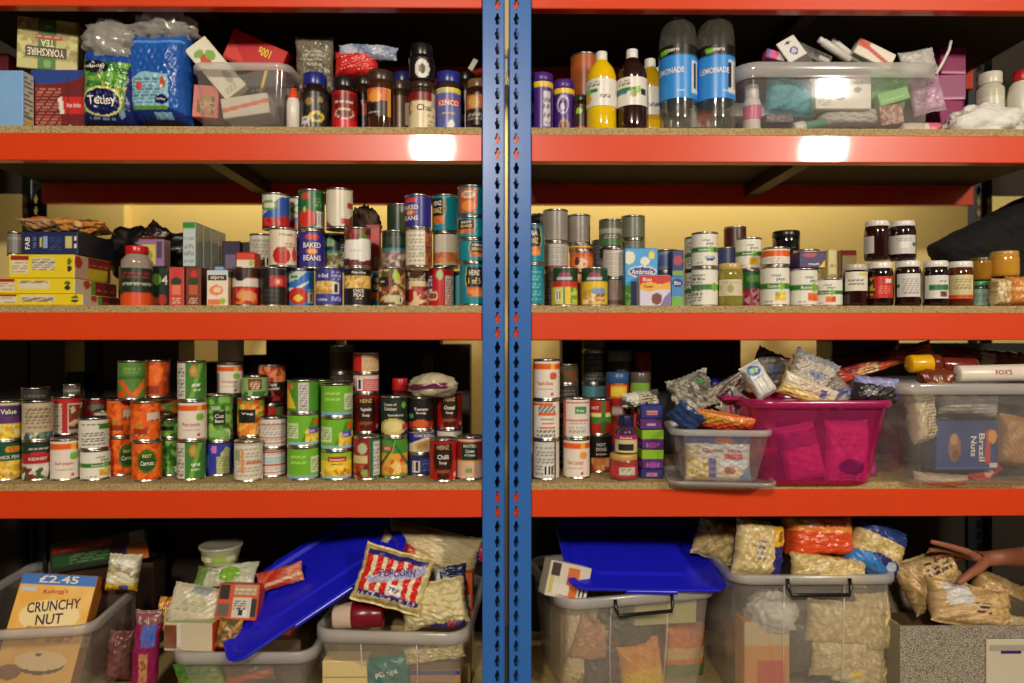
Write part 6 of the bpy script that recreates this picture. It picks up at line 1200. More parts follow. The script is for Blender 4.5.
def roll(px0, py0, px1, py1, Y, r, m, name, label, cat, ops=None, Y1=None):
    """wrapped cylindrical packet between two seen end points"""
    a = at(px0, py0, Y); b = at(px1, py1, Y if Y1 is None else Y1); L = (b - a).length
    o = link(name, lathe(name, [(r * .3, 0), (r * .9, .001), (r, .006), (r, L - .006), (r * .9, L - .001), (r * .3, L)], m, 28), None, a)
    o.rotation_euler = (b - a).to_track_quat('Z', 'Y').to_euler()
    tag(o, label, cat)
    return o, L
o, L = roll(908, 364, 938, 363, .01, .024, plastic((224, 168, 16), .25), 'chocolate_tube', 'yellow chocolate tube with a brown middle lying on the tub', 'tube')
link('brown_band', lathe('brown_band', [(.0243, L * .72), (.0246, L * .72), (.0246, L * .99), (.0243, L * .99)], plastic((110, 40, 24), .25), 28, False, False), o)
roll(940, 365, 975, 366, .04, .022, mat('film', (110, 34, 26), .2, 0, .3, 30, .4), 'biscuit_roll', 'shiny maroon biscuit roll next to the yellow tube', 'biscuits')
bag('biscuit_packet', 'brown oval biscuit packet under the yellow tube', 'packet', 936, 377, -.01, 36, 12, .05, [('bg', (110, 50, 30)), ('e', 0, .5, .8, .35, (180, 130, 80)), ('e', 0, .5, .6, .2, (90, 40, 26))], (60, 0, 0))
bag('biscuit_packet', 'long maroon biscuit wrapper behind the white roll', 'packet', 985, 358, .22, 90, 18, .05, [('bg', (110, 34, 26)), ('r', -.2, .1, .1, .8, (196, 180, 150)), ('n', (150, 60, 40), .4, 14)], (0, 4, 0))
o, L = roll(956, 374, 1045, 372, .01, .023, plastic((226, 216, 200), .28), 'biscuit_roll', 'white biscuit roll with red lettering across the tub', 'biscuits')
Vt, Ft = text_pts("FOX'S")
kk = .018
th = Vt[:, 1] * kk / .0236; lz = L * .47 + Vt[:, 0] * kk * .95
# letters wrapped along the roll, facing the aisle
mw_ = o.rotation_euler.to_matrix()
fd = mw_.inverted() @ Vector((0, -1, .15)); a0 = math.atan2(fd.y, fd.x)
up = mw_.inverted() @ Vector((0, 0, 1)); sg = 1 if (math.cos(a0) * up.y - math.sin(a0) * up.x) > 0 else -1
ang = a0 + sg * th
link('lettering', mesh('lettering', np.stack([.0238 * np.cos(ang), .0238 * np.sin(ang), lz], -1), Ft, ink((150, 30, 40)), None, False), o)

# ================================================================== BOTTOM SHELF (tubs of packets)
z = SH[4]
# ---- tub with the cereal
h1 = Z(629, .02) - z
tub('clear_tub', 'long clear tub holding the big cereal box', (-1.385, .33, z), .46, .62, h1, .03, 7.5, body=TUBM, rimh=.025, lip=.012, handles=False, panel=False, rc=.04)
ORN = (232, 168, 60)
o = carton('cereal_box', 'yellow and orange cereal box with blue price strip', 'box', (-1.318, .18, z + .168), .205, .065, .335, {'f': [('bg', (232, 170, 56)), ('n', (242, 200, 110), .7, 6), ('r', -1, .915, 1, 1, (40, 110, 190)), ('t', '£2.45', .0, .957, .062, W, .52), ('r', -.9, .85, -.52, .89, (190, 200, 210)), ('e', .0, .66, .78, .13, (240, 214, 150)), ('t', "Kellogg's", .0, .855, .045, (190, 30, 60), .32, 4), ('t', 'CRUNCHY', .05, .745, .085, (50, 30, 26), .68, 8), ('t', 'NUT', .02, .635, .085, (50, 30, 26), .34, 6), ('b', -.5, .46, .75, .58, [(220, 150, 60), (236, 180, 90), (190, 120, 40)], .009), ('e', .1, .28, .62, .075, (70, 44, 30)), ('e', .1, .31, .66, .075, (236, 206, 150)), ('e', .0, .36, .1, .012, (70, 44, 30)), ('e', -.62, .22, .3, .06, (130, 84, 44)), ('l', .3, .1, .8, .14, (250, 230, 190), 2)],
    'r': [('bg', (196, 120, 40)), ('r', -1, .42, 1, .54, (214, 190, 150)), ('t', 'Crunchy', 0, .52, .03, (50, 30, 26), .6), ('t', 'Nut', 0, .47, .03, (50, 30, 26), .4)]}, (200, 130, 46), (R(-22), R(6), R(8)))
bag('noodle_packet', 'silver and yellow noodle packet beside the cereal box', 'packet', 124, 572, .25, 30, 36, .06, [('bg', (196, 190, 150)), ('b', -1, .3, 1, 1, [(214, 206, 170), (160, 150, 120), (226, 222, 206), (190, 176, 110)], .014), ('r', -1, 0, 1, .22, (214, 170, 40)), ('r', 0, .02, .6, .2, (70, 80, 140))], (-6, 6, 10), pw=6)
cartc('chocolate_box', 'dark flat chocolate box with red and green print', 'box', 108, 549, .46, 96, 28, .10, {'f': [('bg', (40, 44, 34)), ('r', -.95, .62, .35, .86, (150, 40, 26)), ('l', -.9, .66, .3, .82, (200, 90, 60), 1), ('r', -.95, .16, .3, .56, (36, 80, 44)), ('l', -.6, .22, .2, .5, (120, 150, 100), 3), ('e', .38, .55, .16, .3, (60, 30, 40)), ('r', .55, .0, 1, .5, (206, 110, 30)), ('r', .62, .55, .95, 1, (150, 140, 120)), ('r', .5, .1, .58, .9, (50, 50, 120))]}, (46, 40, 30), (-10, -9, 0))
cart('cereal_bar_box', 'dark brown box deep inside the cereal tub', 'box', 66, 130, 590, .30, z + .012, .12, {'f': [('bg', (60, 46, 40)), ('n', (90, 60, 50), .4, 6)]}, (60, 46, 40), 8)
cart('biscuit_box', 'brown box under the chocolate box in the cereal tub', 'box', 62, 150, 564, .44, z + .012, .10, {'f': [('bg', (66, 44, 32)), ('n', (40, 28, 22), .4, 6)]}, (60, 42, 32), 4)
bag('crisp_packet', 'reddish brown packet pressed in the corner of cereal tub', 'packet', 120, 655, .20, 24, 50, .05, [('bg', (110, 60, 56)), ('n', (150, 120, 110), .5, 9)], (0, 4, 6))
bag('pasta_packet', 'tall magenta and blue packet standing between two tubs', 'packet', 146, 655, .10, 25, 92, .05, [('bg', (130, 24, 70)), ('r', -.35, 0, .3, .55, (190, 130, 80)), ('b', -.3, 0, .25, .5, [(200, 150, 90), (150, 90, 60)], .006), ('r', -.3, .62, .7, .86, (40, 110, 190)), ('r', -1, .86, 1, 1, (120, 90, 80)), ('n', (170, 40, 90), .3, 14)], (0, 4, 12), wr=.004)
# ---- noodle tub
h2 = Z(652, .03) - z
tub('clear_tub', 'milky tub heaped with soup and noodle sachets', (X(229, .03) + .03, .03 + .20, z), .39, .40, h2, .03, 0, body=TUBM, rimh=.03, lip=.012, handles=False, panel=False, rc=.04)
cart('soup_box', 'brown box filling the noodle tub', 'box', 186, 300, 640, .16, z + .012, .20, {'f': [('bg', (90, 70, 54)), ('n', (130, 100, 70), .4, 6)]}, (86, 66, 50))
bag('soup_sachet', 'green and yellow sachet seen through the milky tub', 'sachet', 200, 676, .085, 44, 40, .04, [('bg', (70, 120, 50)), ('n', (190, 180, 60), .5, 12)], (0, -20, 0))
bag('soup_sachet', 'brown and orange sachet at the tub front', 'sachet', 250, 674, .09, 50, 20, .04, [('bg', (110, 80, 60)), ('s', .1, .5, .15, (190, 90, 50))], (0, -6, 0))
sup = Z(640, .16)
cart('noodle_box', 'small open white box showing a brown inside', 'box', 164, 214, 623, .07, Z(650, .07), .09, {'f': [('bg', (206, 190, 160)), ('r', -.98, .08, -.44, .9, (120, 62, 38)), ('r', -.44, 0, -.30, 1, (214, 206, 190)), ('n', (190, 172, 140), .2, 8)], 't': [('bg', (170, 176, 120)), ('s', .2, .5, .2, (206, 206, 190))], 'r': [('bg', (200, 70, 34)), ('r', -.4, .3, .5, .7, (190, 190, 180))]}, (200, 180, 150), -4)
bag('stuffing_packet', 'orange and grey sachet leaning on the open white box', 'sachet', 229, 634, .09, 24, 30, .05, [('bg', (120, 90, 50)), ('b', -1, 0, 1, 1, [(150, 110, 50), (100, 90, 60), (190, 140, 70)], .01), ('r', -1, 0, 1, .14, (200, 40, 50))], (-6, 8, 0))
bag('soup_packet', 'pale cream soup packet with faint leaves on the heap', 'packet', 196, 604, .13, 52, 36, .05, [('bg', (206, 194, 166)), ('e', .1, .5, .5, .2, (190, 190, 150)), ('r', -.2, .78, .5, .98, (150, 160, 160)), ('l', -.6, .3, .5, .6, (170, 160, 130), 4)], (-22, 10, 0), pw=4)
cartc('noodle_packet', 'orange and black noodle packet with white panel', 'packet', 241, 601, .13, 40, 34, .05, {'f': [('bg', (206, 80, 30)), ('r', -.95, .55, -.45, .95, (40, 30, 26)), ('r', -.25, .08, .65, .62, (206, 196, 180)), ('l', -.2, .3, .4, .58, (90, 80, 70), 4), ('k', .1, .1, .5, .3), ('r', -.95, .1, -.4, .45, (96, 90, 80)), ('r', .68, .1, .92, .6, (40, 34, 32)), ('r', -.25, .68, .9, .96, (180, 150, 120)), ('l', -.2, .7, .8, .94, (220, 190, 160), 2)]}, (190, 70, 30), (-16, 2, 0))
bag('rice_pouch', 'white pouch with green leaf laid on the heap', 'packet', 226, 575, .20, 62, 26, .04, [('bg', (186, 186, 160)), ('e', .2, .4, .35, .3, (120, 170, 50)), ('l', -.7, .5, 0, .8, (130, 130, 110), 3), ('r', -1, 0, -.6, 1, (110, 140, 70))], (-50, -4, 0))
bag('stock_packet', 'yellow and red packet at the edge of the heap', 'packet', 166, 614, .14, 14, 34, .04, [('bg', (206, 150, 50)), ('b', -1, 0, 1, 1, [(206, 160, 60), (190, 60, 30), (220, 190, 110)], .008)], (-8, 4, 0), pw=5)
bag('crisp_bag', 'red and cream crisp sachet on the right of the heap', 'sachet', 280, 577, .17, 48, 19, .03, [('bg', (190, 46, 34)), ('n', (214, 160, 120), .5, 14), ('s', .1, .3, .08, (214, 180, 140))], (-20, -16, 0))
cart('soup_box', 'orange and brown box tucked under the blue lid', 'box', 258, 290, 594, .19, Z(640, .19), .06, {'f': [('bg', (190, 70, 36)), ('r', -.6, .1, .4, .5, (120, 90, 60))]}, (180, 66, 34))
pc = at(221, 562, .24)
o = link('noodle_pot', lathe('noodle_pot', [(.045, 0), (.047, .003), (.058, .045), (.060, .047), (.060, .050), (.057, .050)], mat('pot', (176, 180, 130), .35, 0, .1, 14), 32), None, pc)
tag(o, 'round noodle pot with a clear lid on top of the heap', 'pot')
link('lid', lathe('lid', [(.061, .046), (.062, .048), (.062, .054), (.056, .055), (.05, .052), (.02, .052)], lidm, 32, False), o)
cyl_label('paper_label', o, .0535, .014, .042, [('bg', (196, 190, 150)), ('r', -.1, 0, .5, 1, (150, 176, 80)), ('r', -.4, 0, -.1, 1, (222, 214, 190))], 0, 77, 10, 70)
cart('noodle_box', 'dark box under the noodle pot at the back', 'box', 196, 262, 592, .22, Z(640, .22), .14, {}, (60, 46, 36))
# ---- blue lid leaning between the tubs
BLID = mat('royal_blue_plastic', (28, 30, 205), .30, 0, .05, 12)
def lid(name, label, loc, w, d, rot):
    V, F = loft([(0, w / 2 - .012, d / 2 - .012, .045), (.004, w / 2 - .004, d / 2 - .004, .05), (.012, w / 2, d / 2, .052), (.014, w / 2 - .003, d / 2 - .003, .05), (.014, w / 2 - .020, d / 2 - .020, .04), (.006, w / 2 - .030, d / 2 - .030, .035), (.006, w / 2 - .075, d / 2 - .075, .03), (.011, w / 2 - .085, d / 2 - .085, .03), (.011, .02, .02, .01)], True, True)
    o = link(name, mesh(name, V, F, BLID, None, False), None, loc, tuple(R(a) for a in rot))
    tag(o, label, 'lid')
    for sy in (-1, 1):
        b = MB(); b.box(-w * .16, w * .16, sy * d / 2 - .006, sy * d / 2 + .006, .002, .013, .002); b.obj('clip_lip', BLID, o)
    return o
lid('tub_lid', 'royal blue lid leaning steeply between the two tubs', at(313, 577, .19), .55, .31, (17, -29, 20))
# ---- tub with popcorn
h3 = Z(632, .03) - z
tub('clear_tub', 'milky tub with popcorn and bread, blue lid leaning on it', (X(395, .03), .03 + .24, z), .43, .48, h3, .03, -4, body=TUBM, rimh=.032, lip=.012, handles=False, panel=True, rc=.05)
cart('oat_box', 'pale cardboard box inside the popcorn tub', 'box', 336, 470, 626, .20, z + .012, .26, {'f': [('bg', (170, 146, 100)), ('n', (140, 116, 80), .4, 6)]}, (160, 140, 96))
cartc('butter_biscuit_box', 'cream block of biscuits behind the tub wall', 'box', 347, 672, .09, 44, 32, .06, {'f': [('bg', (214, 190, 130)), ('r', -1, .48, 1, .52, (150, 120, 76))]}, (206, 182, 124))
bag('tea_packet', 'teal packet with white lettering behind the tub wall', 'packet', 388, 672, .085, 46, 34, .04, [('bg', (14, 110, 104)), ('n', (30, 140, 130), .4, 12), ('t', 'PG tips', 0, .55, .22, W, .5, 8)], (0, -8, 0), pw=4)
bag('noodle_packet', 'long yellow noodle pack behind the tub wall', 'packet', 434, 652, .085, 62, 17, .04, [('bg', (206, 186, 120)), ('b', -1, 0, 1, 1, [(214, 194, 130), (180, 156, 90), (226, 210, 160)], .006)], (0, -8, 0), pw=5)
cartc('cracker_box', 'biscuit coloured pack low behind the tub wall', 'box', 436, 677, .09, 50, 22, .05, {'f': [('bg', (170, 130, 80)), ('r', -1, .8, 1, 1, (70, 50, 120)), ('r', -1, .4, 1, .44, (120, 84, 50))]}, (150, 116, 70))
PC = [('b', -1, 0, 1, 1, [(216, 196, 130), (200, 176, 110), (228, 212, 156)], .007), ('r', -.86, .18, .86, .84, (222, 206, 170))]
for i in range(6): PC.append(('r', -.86 + i * .30, .18, -.86 + i * .30 + .17, .84, (206, 40, 26)))
PC += [('r', -.88, .80, .88, .90, (50, 44, 120)), ('r', -.88, .12, .88, .20, (50, 44, 120)), ('b', -.86, .13, .86, .19, [(50, 44, 120), (50, 44, 120), (214, 206, 214)], .004), ('p', [(-.75, .42), (.2, .62), (.85, .86), (.85, .66), (.3, .50), (-.6, .32)], (170, 166, 196)), ('r', -.1, .22, .36, .38, (226, 222, 214)), ('t', '79p', .13, .30, .10, (40, 36, 90), .16), ('t', 'POPCORN', .1, .60, .14, (70, 60, 130), .5, 14)]
bag('popcorn_bag', 'popcorn bag with red stripes and navy starry bands', 'bag', 393, 579, .075, 72, 57, .09, PC, (-24, 15, 0), pw=3.4, fin=.09, wr=.004)
bag('bread_bag', 'large clear bag of pale rolls behind the popcorn', 'bag', 432, 553, .24, 96, 48, .13, [('bg', (196, 176, 126)), ('n', (226, 210, 170), .6, 9), ('e', -.5, .4, .18, .2, (190, 60, 40)), ('e', .6, .2, .10, .12, (110, 130, 70))], (-14, 12, 0), pw=2.4, wr=.004)
bag('bread_bag', 'clear bag of rolls with red print peeping by the lid', 'bag', 397, 558, .22, 50, 40, .08, [('bg', (190, 164, 116)), ('l', -.2, .5, .8, .75, (180, 70, 50), 3), ('n', (214, 196, 150), .5, 9)], (-14, 30, 0), pw=2.4, wr=.006)
bag('flour_bag', 'crumpled cream paper bag at the front of popcorn tub', 'bag', 434, 603, .10, 66, 44, .09, [('bg', (214, 200, 150)), ('n', (190, 170, 116), .5, 8)], (-12, -9, 0), m=CARD, pw=2.6, wr=.005)
bag('navy_packet', 'navy packet with white print behind the cream bag', 'packet', 450, 576, .18, 34, 22, .03, [('bg', (30, 44, 84)), ('r', -1, 0, -.6, 1, (206, 206, 200)), ('t', 'TRAIL', -.3, .45, .2, W, .25, 80)], (-10, -6, 0), pw=5)
o, L = roll(334, 616, 384, 613, .12, .035, plastic((206, 180, 160), .3), 'biscuit_roll', 'cream and dark red biscuit roll on the tub rim', 'biscuits')
link('red_wrapper', lathe('red_wrapper', [(.0355, L * .38), (.036, L * .39), (.036, L * .98), (.030, L * 1.002), (.01, L * 1.004)], mat('film', (118, 16, 30), .25, 0, .1, 30, .3), 28, False), o)
bag('blue_packet', 'purple blue packet edge under the cream bag', 'packet', 444, 622, .09, 44, 10, .03, [('bg', (60, 44, 110)), ('r', .2, 0, .5, 1, (150, 40, 50))], (20, 0, 0))
cartc('red_box', 'orange red box at the right end of popcorn tub', 'box', 466, 592, .20, 14, 44, .05, {'f': [('bg', (190, 70, 30)), ('r', -.6, .2, .6, .5, (170, 160, 150)), ('r', -1, .7, 1, 1, (200, 90, 40))]}, (180, 66, 30))
bag('sweet_bag', 'small purple and red sweet bag by the upright', 'bag', 476, 553, .26, 24, 18, .05, [('bg', (70, 40, 110)), ('r', .3, 0, 1, 1, (180, 40, 50))], (0, 0, 0))
# ---- tub with its blue lid
h4 = Z(597, .09) - z
tub('clear_tub', 'clear tub with black handle under a blue lid', (X(633, .10) - .012, .30, z), .485, .40, h4, .022, 12, body=TUBM, rimh=.028, lip=.014, rc=.05)
lid('tub_lid', 'royal blue lid lying askew on the handled tub', at(636, 556, .275), .465, .36, (17, 2.5, 4))
cartc('cake_mix_box', 'white and orange carton with barcode under the blue lid', 'box', 565, 580, .155, 44, 34, .06, {'f': [('bg', (206, 196, 176)), ('r', -.9, .60, -.45, .96, (60, 36, 36)), ('r', -.1, 0, .45, .9, (206, 104, 36)), ('r', -.7, .1, .1, .42, (214, 206, 190)), ('k', .5, .08, .95, .5), ('r', -.9, .1, -.7, .6, (190, 180, 90))], 't': [('bg', (200, 190, 170))]}, (196, 186, 166), (-10, 16, 12))
cart('crisp_box', 'tall cream carton standing in the left of handled tub', 'box', 556, 584, 600, .22, z + .012, .12, {'f': [('bg', (196, 176, 130)), ('n', (170, 146, 104), .4, 6)]}, (190, 170, 126), 12)
bag('biscuit_packet', 'cream packet standing in the handled tub', 'packet', 580, 645, .20, 36, 80, .05, [('bg', (206, 190, 140)), ('n', (180, 156, 110), .4, 8)], (0, 4, 12), pw=5)
bag('orange_bag', 'orange and yellow bag behind the tub front', 'bag', 640, 668, .20, 46, 58, .06, [('bg', (214, 170, 30)), ('r', -1, .55, 1, 1, (206, 120, 40)), ('n', (226, 190, 60), .4, 12)], (0, -8, 12), pw=4)
bag('flapjack_packet', 'peach coloured packet in the middle of handled tub', 'packet', 592, 640, .18, 40, 44, .05, [('bg', (190, 140, 96)), ('n', (150, 104, 70), .4, 8)], (0, 20, 12))
bag('orange_packet', 'orange packet with green foot at the tub right side', 'packet', 684, 650, .27, 44, 56, .05, [('bg', (200, 110, 50)), ('r', -1, .4, 1, .6, (206, 170, 110)), ('r', -1, 0, 1, .3, (80, 110, 60))], (0, 2, 12), pw=5)
bag('green_packet', 'dark green packet below the black handle', 'packet', 625, 632, .20, 60, 34, .05, [('bg', (60, 74, 44)), ('n', (130, 90, 60), .5, 10)], (0, 10, 12))
cartc('wafer_box', 'pale green box just under the handled tub rim', 'box', 660, 606, .21, 66, 26, .08, {'f': [('bg', (170, 164, 96)), ('n', (190, 186, 130), .4, 7)]}, (170, 164, 96), (0, 2, 12))
bag('brown_packet', 'brown and white packet low in the handled tub', 'packet', 588, 672, .20, 46, 28, .04, [('bg', (150, 100, 60)), ('s', -.3, .5, .14, (206, 196, 180))], (0, 26, 12))
bag('snack_packet', 'dark purple packet behind the orange and yellow bag', 'packet', 604, 662, .19, 44, 44, .04, [('bg', (60, 50, 70)), ('n', (90, 84, 90), .4, 8)], (0, 0, 12))
cart('crisp_box', 'big brown carton at the back of handled tub', 'box', 580, 690, 584, .36, z + .012, .10, {'f': [('bg', (110, 86, 56))]}, (104, 80, 52), 12)
# ---- tub with pasta
h5 = Z(577, .04) - z
tub('clear_tub', 'clear tub with black handle heaped with pasta bags', (X(818, .04), .04 + .20, z), .468, .40, h5, .014, 0, body=TUBM, rimh=.024, lip=.014, rc=.045)
PAS = [(206, 182, 120), (186, 160, 98), (222, 202, 150), (196, 172, 112)]
cart('cereal_box', 'orange and cream box at the left inside pasta tub', 'box', 744, 790, 622, .10, z + .012, .08, {'f': [('bg', (206, 140, 60)), ('r', -.4, 0, .8, .5, (196, 70, 46)), ('r', -1, .7, 1, 1, (196, 176, 130))]}, (200, 140, 66))
blob('white_carrier_bag', 'knotted white carrier bag inside the pasta tub', 'carrier bag', at(772, 612, .12), (.068, .05, .052), mat('white_film', (206, 200, 188), .4, 0, .08, 20, .4), .3, 51, freq=1.3)
for i, (px, py, w, h, lb) in enumerate(((838, 622, 66, 44, 'pasta bag behind the black handle'), (838, 656, 60, 40, 'pasta bag low in the middle of pasta tub'), (873, 622, 34, 60, 'pasta bag at the right wall of pasta tub'), (868, 668, 36, 44, 'pale pasta bag in the bottom right of pasta tub'))):
    bag('pasta_bag', lb, 'pasta bag', px, py, .115 + .01 * i, w, h, .06, [('b', -1, 0, 1, 1, PAS, .009), ('n', (214, 196, 150), .3, 8)], (0, 4 - 4 * i, 0), pw=4, wr=.004)
bag('dark_packet', 'dark blue grey packet beside the low pasta bag', 'packet', 803, 645, .14, 30, 56, .05, [('bg', (70, 62, 60)), ('n', (110, 100, 90), .4, 8)], (0, 0, 0))
bag('yellow_packet', 'white packet with a yellow corner at the bottom', 'packet', 850, 674, .11, 34, 20, .03, [('bg', (206, 196, 170)), ('r', -.2, .4, .7, .8, (226, 200, 30))], (0, 14, 0))
cart('pasta_box', 'large brown carton at the back of the pasta tub', 'box', 770, 880, 590, .30, z + .012, .10, {}, (120, 96, 64))
bag('pasta_bag', 'clear pasta bag with navy and yellow label end', 'pasta bag', 758, 548, .10, 52, 56, .075, [('b', -1, 0, 1, 1, PAS, .006), ('l', -.3, .3, .05, .7, (110, 106, 130), 4), ('n', (214, 200, 160), .2, 8), ('r', .42, -.1, 1, 1.1, (36, 38, 110)), ('p', [(.40, .55), (.95, .62), (.95, .98), (.40, .92)], (226, 170, 40)), ('t', 'pasta', .68, .76, .10, (60, 40, 30), .22, 80)], (-14, 13, 6), pw=3.6, wr=.004)
bag('pasta_bag', 'clear bag of fusilli slumped at the left behind the tub', 'pasta bag', 716, 540, .26, 44, 40, .07, [('b', -1, 0, 1, 1, PAS, .011)], (-14, 20, 0), pw=3, wr=.005)
bag('lentil_box_bag', 'orange red block packet on top of pasta tub', 'packet', 817, 534, .15, 68, 40, .10, [('bg', (214, 74, 30)), ('p', [(-1, .62), (1, .56), (1, 1), (-1, 1)], (226, 140, 60)), ('e', -.4, .82, .25, .1, (222, 190, 150)), ('e', -.8, .84, .15, .1, (120, 160, 70)), ('t', 'Penne', .3, .80, .15, (170, 50, 30), .35), ('n', (226, 90, 40), .3, 14), ('l', -.7, .40, .2, .5, (240, 150, 110), 1)], (-10, 2, 4), pw=8, fin=.0)
bag('pasta_bag', 'clear pasta bag draped over the pasta tub rim', 'pasta bag', 828, 569, .085, 78, 27, .07, [('b', -1, 0, 1, 1, PAS, .008)], (-20, 7, 0), pw=3, wr=.005)
bag('noodle_bag', 'blue wrapped bag of egg noodles on the tub corner', 'pasta bag', 875, 548, .13, 54, 54, .09, [('b', -1, 0, 1, 1, PAS, .007), ('r', -1, .72, 1, 1, (40, 60, 120)), ('p', [(-1, .12), (-.2, .42), (1, .34), (1, 0), (-1, 0)], (50, 50, 110)), ('p', [(-1, .0), (-1, .3), (-.4, .36), (.6, .1), (.5, 0)], (60, 130, 200)), ('e', .5, .26, .2, .1, (170, 180, 200))], (-12, 26, 0), pw=4, wr=.004)
# ---- grey speckled crate
m = bpy.data.materials.new('speckled_grey'); nt, N, L_, P_ = nodes_of(m)
tc = N.new('ShaderNodeTexCoord'); vo = N.new('ShaderNodeTexNoise'); vo.inputs['Scale'].default_value = 480; vo.inputs['Detail'].default_value = 2
L_.new(tc.outputs['Object'], vo.inputs['Vector'])
cr = N.new('ShaderNodeValToRGB'); cr.color_ramp.elements[0].position = .42; cr.color_ramp.elements[1].position = .60
cr.color_ramp.elements[0].color = (*lin((88, 80, 68)), 1); cr.color_ramp.elements[1].color = (*lin((186, 174, 152)), 1)
L_.new(vo.outputs['Fac'], cr.inputs[0]); L_.new(cr.outputs[0], P_.inputs['Base Color']); P_.inputs['Roughness'].default_value = .8
SPK = m
gz = Z(628, .06) - z; gx = X(900, .06); gw = .40
gb = empty('storage_box', (gx + gw / 2, .06 + .17, z), (0, 0, 0)); tag(gb, 'grey speckled cardboard storage box with a white label holder', 'box')
for nm, b in (('front_panel', MB().box(-gw / 2, gw / 2, -.17, -.164, 0, gz)), ('side_panel', MB().box(-gw / 2, -gw / 2 + .006, -.164, .164, 0, gz)), ('side_panel', MB().box(gw / 2 - .006, gw / 2, -.164, .164, 0, gz + .04)), ('back_panel', MB().box(-gw / 2, gw / 2, .164, .17, 0, gz)), ('base', MB().box(-gw / 2 + .006, gw / 2 - .006, -.164, .164, 0, .006))):
    b.obj(nm, SPK, gb)
lx = X(1012, .06) - gx - gw / 2
hp = MB(); hp.box(lx - .075, lx + .075, -.1755, -.170, gz - .20, gz - .035, .002)
hp = hp.obj('label_holder', plastic((206, 194, 168), .35), gb)
MB().box(lx - .066, lx + .066, -.178, -.1755, gz - .066, gz - .050, .0005).obj('slot_lip', plastic((170, 160, 138)), hp)
MB().box(lx - .035, lx + .02, -.1775, -.1755, gz - .074, gz - .067).obj('purple_card', plastic((70, 30, 110)), hp)
PB2 = [('b', -1, 0, 1, 1, [(196, 160, 104), (180, 144, 90), (210, 178, 124)], .012), ('n', (206, 176, 130), .4, 7)]
cart('pasta_carton', 'brown carton filling the bottom of the speckled box', 'box', 912, 1020, 640, .12, z + .008, .2, {}, (120, 94, 62))
bag('pasta_bag', 'clear bag of pasta with dark print behind the hand', 'pasta bag', 931, 580, .20, 62, 52, .10, PB2 + [('l', -.2, .6, .7, .9, (60, 50, 50), 3)], (-22, -20, 0), pw=3, wr=.006)
bag('pasta_bag', 'clear pasta bag with a white sticker in the speckled box', 'pasta bag', 968, 606, .12, 84, 44, .10, PB2 + [('p', [(-.75, .35), (-.15, .45), (-.2, .95), (-.8, .85)], (206, 202, 194)), ('l', -.1, .3, .3, .5, (60, 50, 90), 2)], (-30, 12, 0), pw=3, wr=.006)
bag('pasta_bag', 'pasta bag slumped at the right of the speckled box', 'pasta bag', 1000, 598, .22, 60, 44, .08, PB2, (-24, 24, 0), pw=3, wr=.005)
bag('film_packet', 'clear film packet at the speckled box front edge', 'packet', 1008, 622, .10, 50, 14, .03, [('bg', (170, 150, 110)), ('n', (210, 200, 180), .6, 16)], (-10, 6, 0))

# ================================================================== the person reaching in from the right
def grow(name, pts, edges, m, colfn=None, root=0, sub=2):
    me = bpy.data.meshes.new(name)
    me.from_pydata([tuple(p[0]) for p in pts], edges, [])
    o = bpy.data.objects.new(name, me); COL.objects.link(o)
    sk = o.modifiers.new('skin', 'SKIN'); sk.use_smooth_shade = True; sk.branch_smoothing = .4
    sv = me.skin_vertices[0].data
    for i, p in enumerate(pts):
        r = p[1]; sv[i].radius = r if isinstance(r, tuple) else (r, r)
        sv[i].use_root = (i == root)
    ss = o.modifiers.new('sub', 'SUBSURF'); ss.levels = sub; ss.render_levels = sub
    dg = bpy.context.evaluated_depsgraph_get(); dg.update()
    ev = o.evaluated_get(dg); mm = bpy.data.meshes.new_from_object(ev)
    bpy.data.objects.remove(o)
    mm.materials.clear(); mm.materials.append(m)
    if colfn:
        a = mm.attributes.new('Col', 'FLOAT_COLOR', 'POINT')
        c = np.ones((len(mm.vertices), 4), np.float32)
        for i, v in enumerate(mm.vertices): c[i, :3] = lin(colfn(v.co))
        a.data.foreach_set('color', c.ravel())
    mm.polygons.foreach_set('use_smooth', [True] * len(mm.polygons))
    return link(name, mm)
wr = at(1001, 557, .165)
SKIN = (150, 92, 66)
pts = []; edg = []
def P_(v, r): pts.append((Vector(v), r)); return len(pts) - 1
def chain(ids):
    for a, b in zip(ids, ids[1:]): edg.append((a, b))
pel = P_((1.86, -.56, .40), .135); wai = P_((1.84, -.53, .58), .12); che = P_((1.80, -.48, .78), .145); nek = P_((1.76, -.42, .97), .055)
hd0 = P_((1.745, -.40, 1.06), .075); hd1 = P_((1.735, -.385, 1.14), .085); hd2 = P_((1.735, -.39, 1.20), .055)
chain([pel, wai, che, nek, hd0, hd1, hd2])
shr = P_((1.74, -.30, .86), .062); elb = P_((1.60, -.055, .66), .043)
fa = P_(Vector((1.60, -.055, .66)).lerp(wr, .45), .040); fa2 = P_(Vector((1.60, -.055, .66)).lerp(wr, .8), .030); w_ = P_(wr, (.026, .026))
chain([che, shr, elb, fa, fa2, w_])
shl = P_((1.96, -.62, .86), .062); ell = P_((2.02, -.50, .60), .045); wl = P_((1.93, -.34, .48), .03)
chain([che, shl, ell, wl])
for sx, kx in ((.0, 1.70), (.0, 1.95)):
    hp = P_((kx + .04, -.54, .36), .10); kn = P_((kx - .02, -.22, .20), .065); an = P_((kx + .04, -.60, .085), .045); tt = P_((kx + .04, -.52, .05), .035)
    chain([pel, hp, kn, an, tt])
palm = P_(at(985, 558, .165), (.030, .020)); kn_ = P_(at(973, 557, .165), (.030, .017))
chain([w_, palm, kn_])
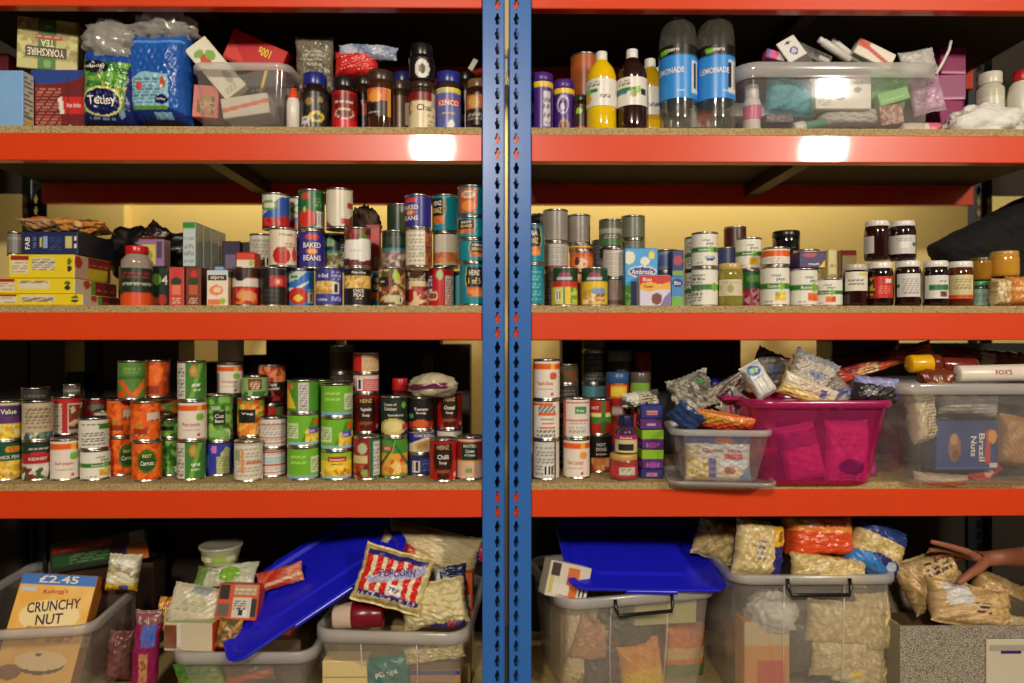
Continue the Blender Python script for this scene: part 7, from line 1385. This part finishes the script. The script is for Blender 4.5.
# four fingers side by side in depth, thumb on the near side
for (kx, ky, kY), (mx, my), (dx, dy), (tx, ty), tY, r in (((968, 552, .125), (952, 547), (941, 544), (930, 541.5), .115, .0092), ((966, 553, .150), (948, 550), (938, 549), (928, 550), .148, .0096), ((966, 555, .175), (950, 553), (941, 555), (934, 559), .180, .0090), ((968, 557, .198), (955, 558), (948, 561), (943, 566), .208, .0080)):
    a = P_(at(kx, ky, kY), r * 1.15); b = P_(at(mx, my, kY * .6 + tY * .4), r); c = P_(at(dx, dy, tY), r * .9); d = P_(at(tx, ty, tY), r * .72)
    chain([kn_, a, b, c, d])
t1 = P_(at(982, 566, .130), .0150); t2 = P_(at(971, 573, .110), .0120); t3 = P_(at(963, 579, .100), .0105); t4 = P_(at(957, 584, .096), .0080)
chain([palm, t1, t2, t3, t4])
ex = Vector((1.60, -.055, .66))
def pcol(co):
    if co.z > .955 and co.x < 1.9: return SKIN
    if co.x < 1.60 and co.y > -.10: return SKIN
    if co.z < .40 and co.x > 1.6: return (40, 46, 66)
    return (44, 40, 48)
SKM = mat('attr', None, .5, 0, .10, 55, .12)
body = grow('person', pts, edg, SKM, pcol, root=pel)
tag(body, 'person kneeling, bare forearm reaching in over the pasta bags', 'person')
# hair and face
hv, hf = [], []
b = blob('hair', None, None, (1.745, -.405, 1.165), (.098, .10, .098), mat('dark_hair', (40, 28, 22), .6, 0, .3, 60, .5), .10, 61, parent=body)
blob('nose', None, None, (1.715, -.295, 1.115), (.014, .020, .022), mat('skin_plain', SKIN, .5), .02, 3, parent=body)
for sx in (-1, 1):
    blob('eye', None, None, (1.722 + sx * .030, -.305, 1.145), (.012, .008, .009), mat('eye_white', (220, 214, 206), .2), .0, 3, parent=body)
    blob('ear', None, None, (1.738 + sx * .088, -.385, 1.125), (.010, .020, .030), mat('skin_plain', SKIN, .5), .05, 4, parent=body)
blob('mouth', None, None, (1.720, -.300, 1.075), (.024, .006, .006), mat('lip', (140, 66, 60), .5), .0, 5, parent=body)
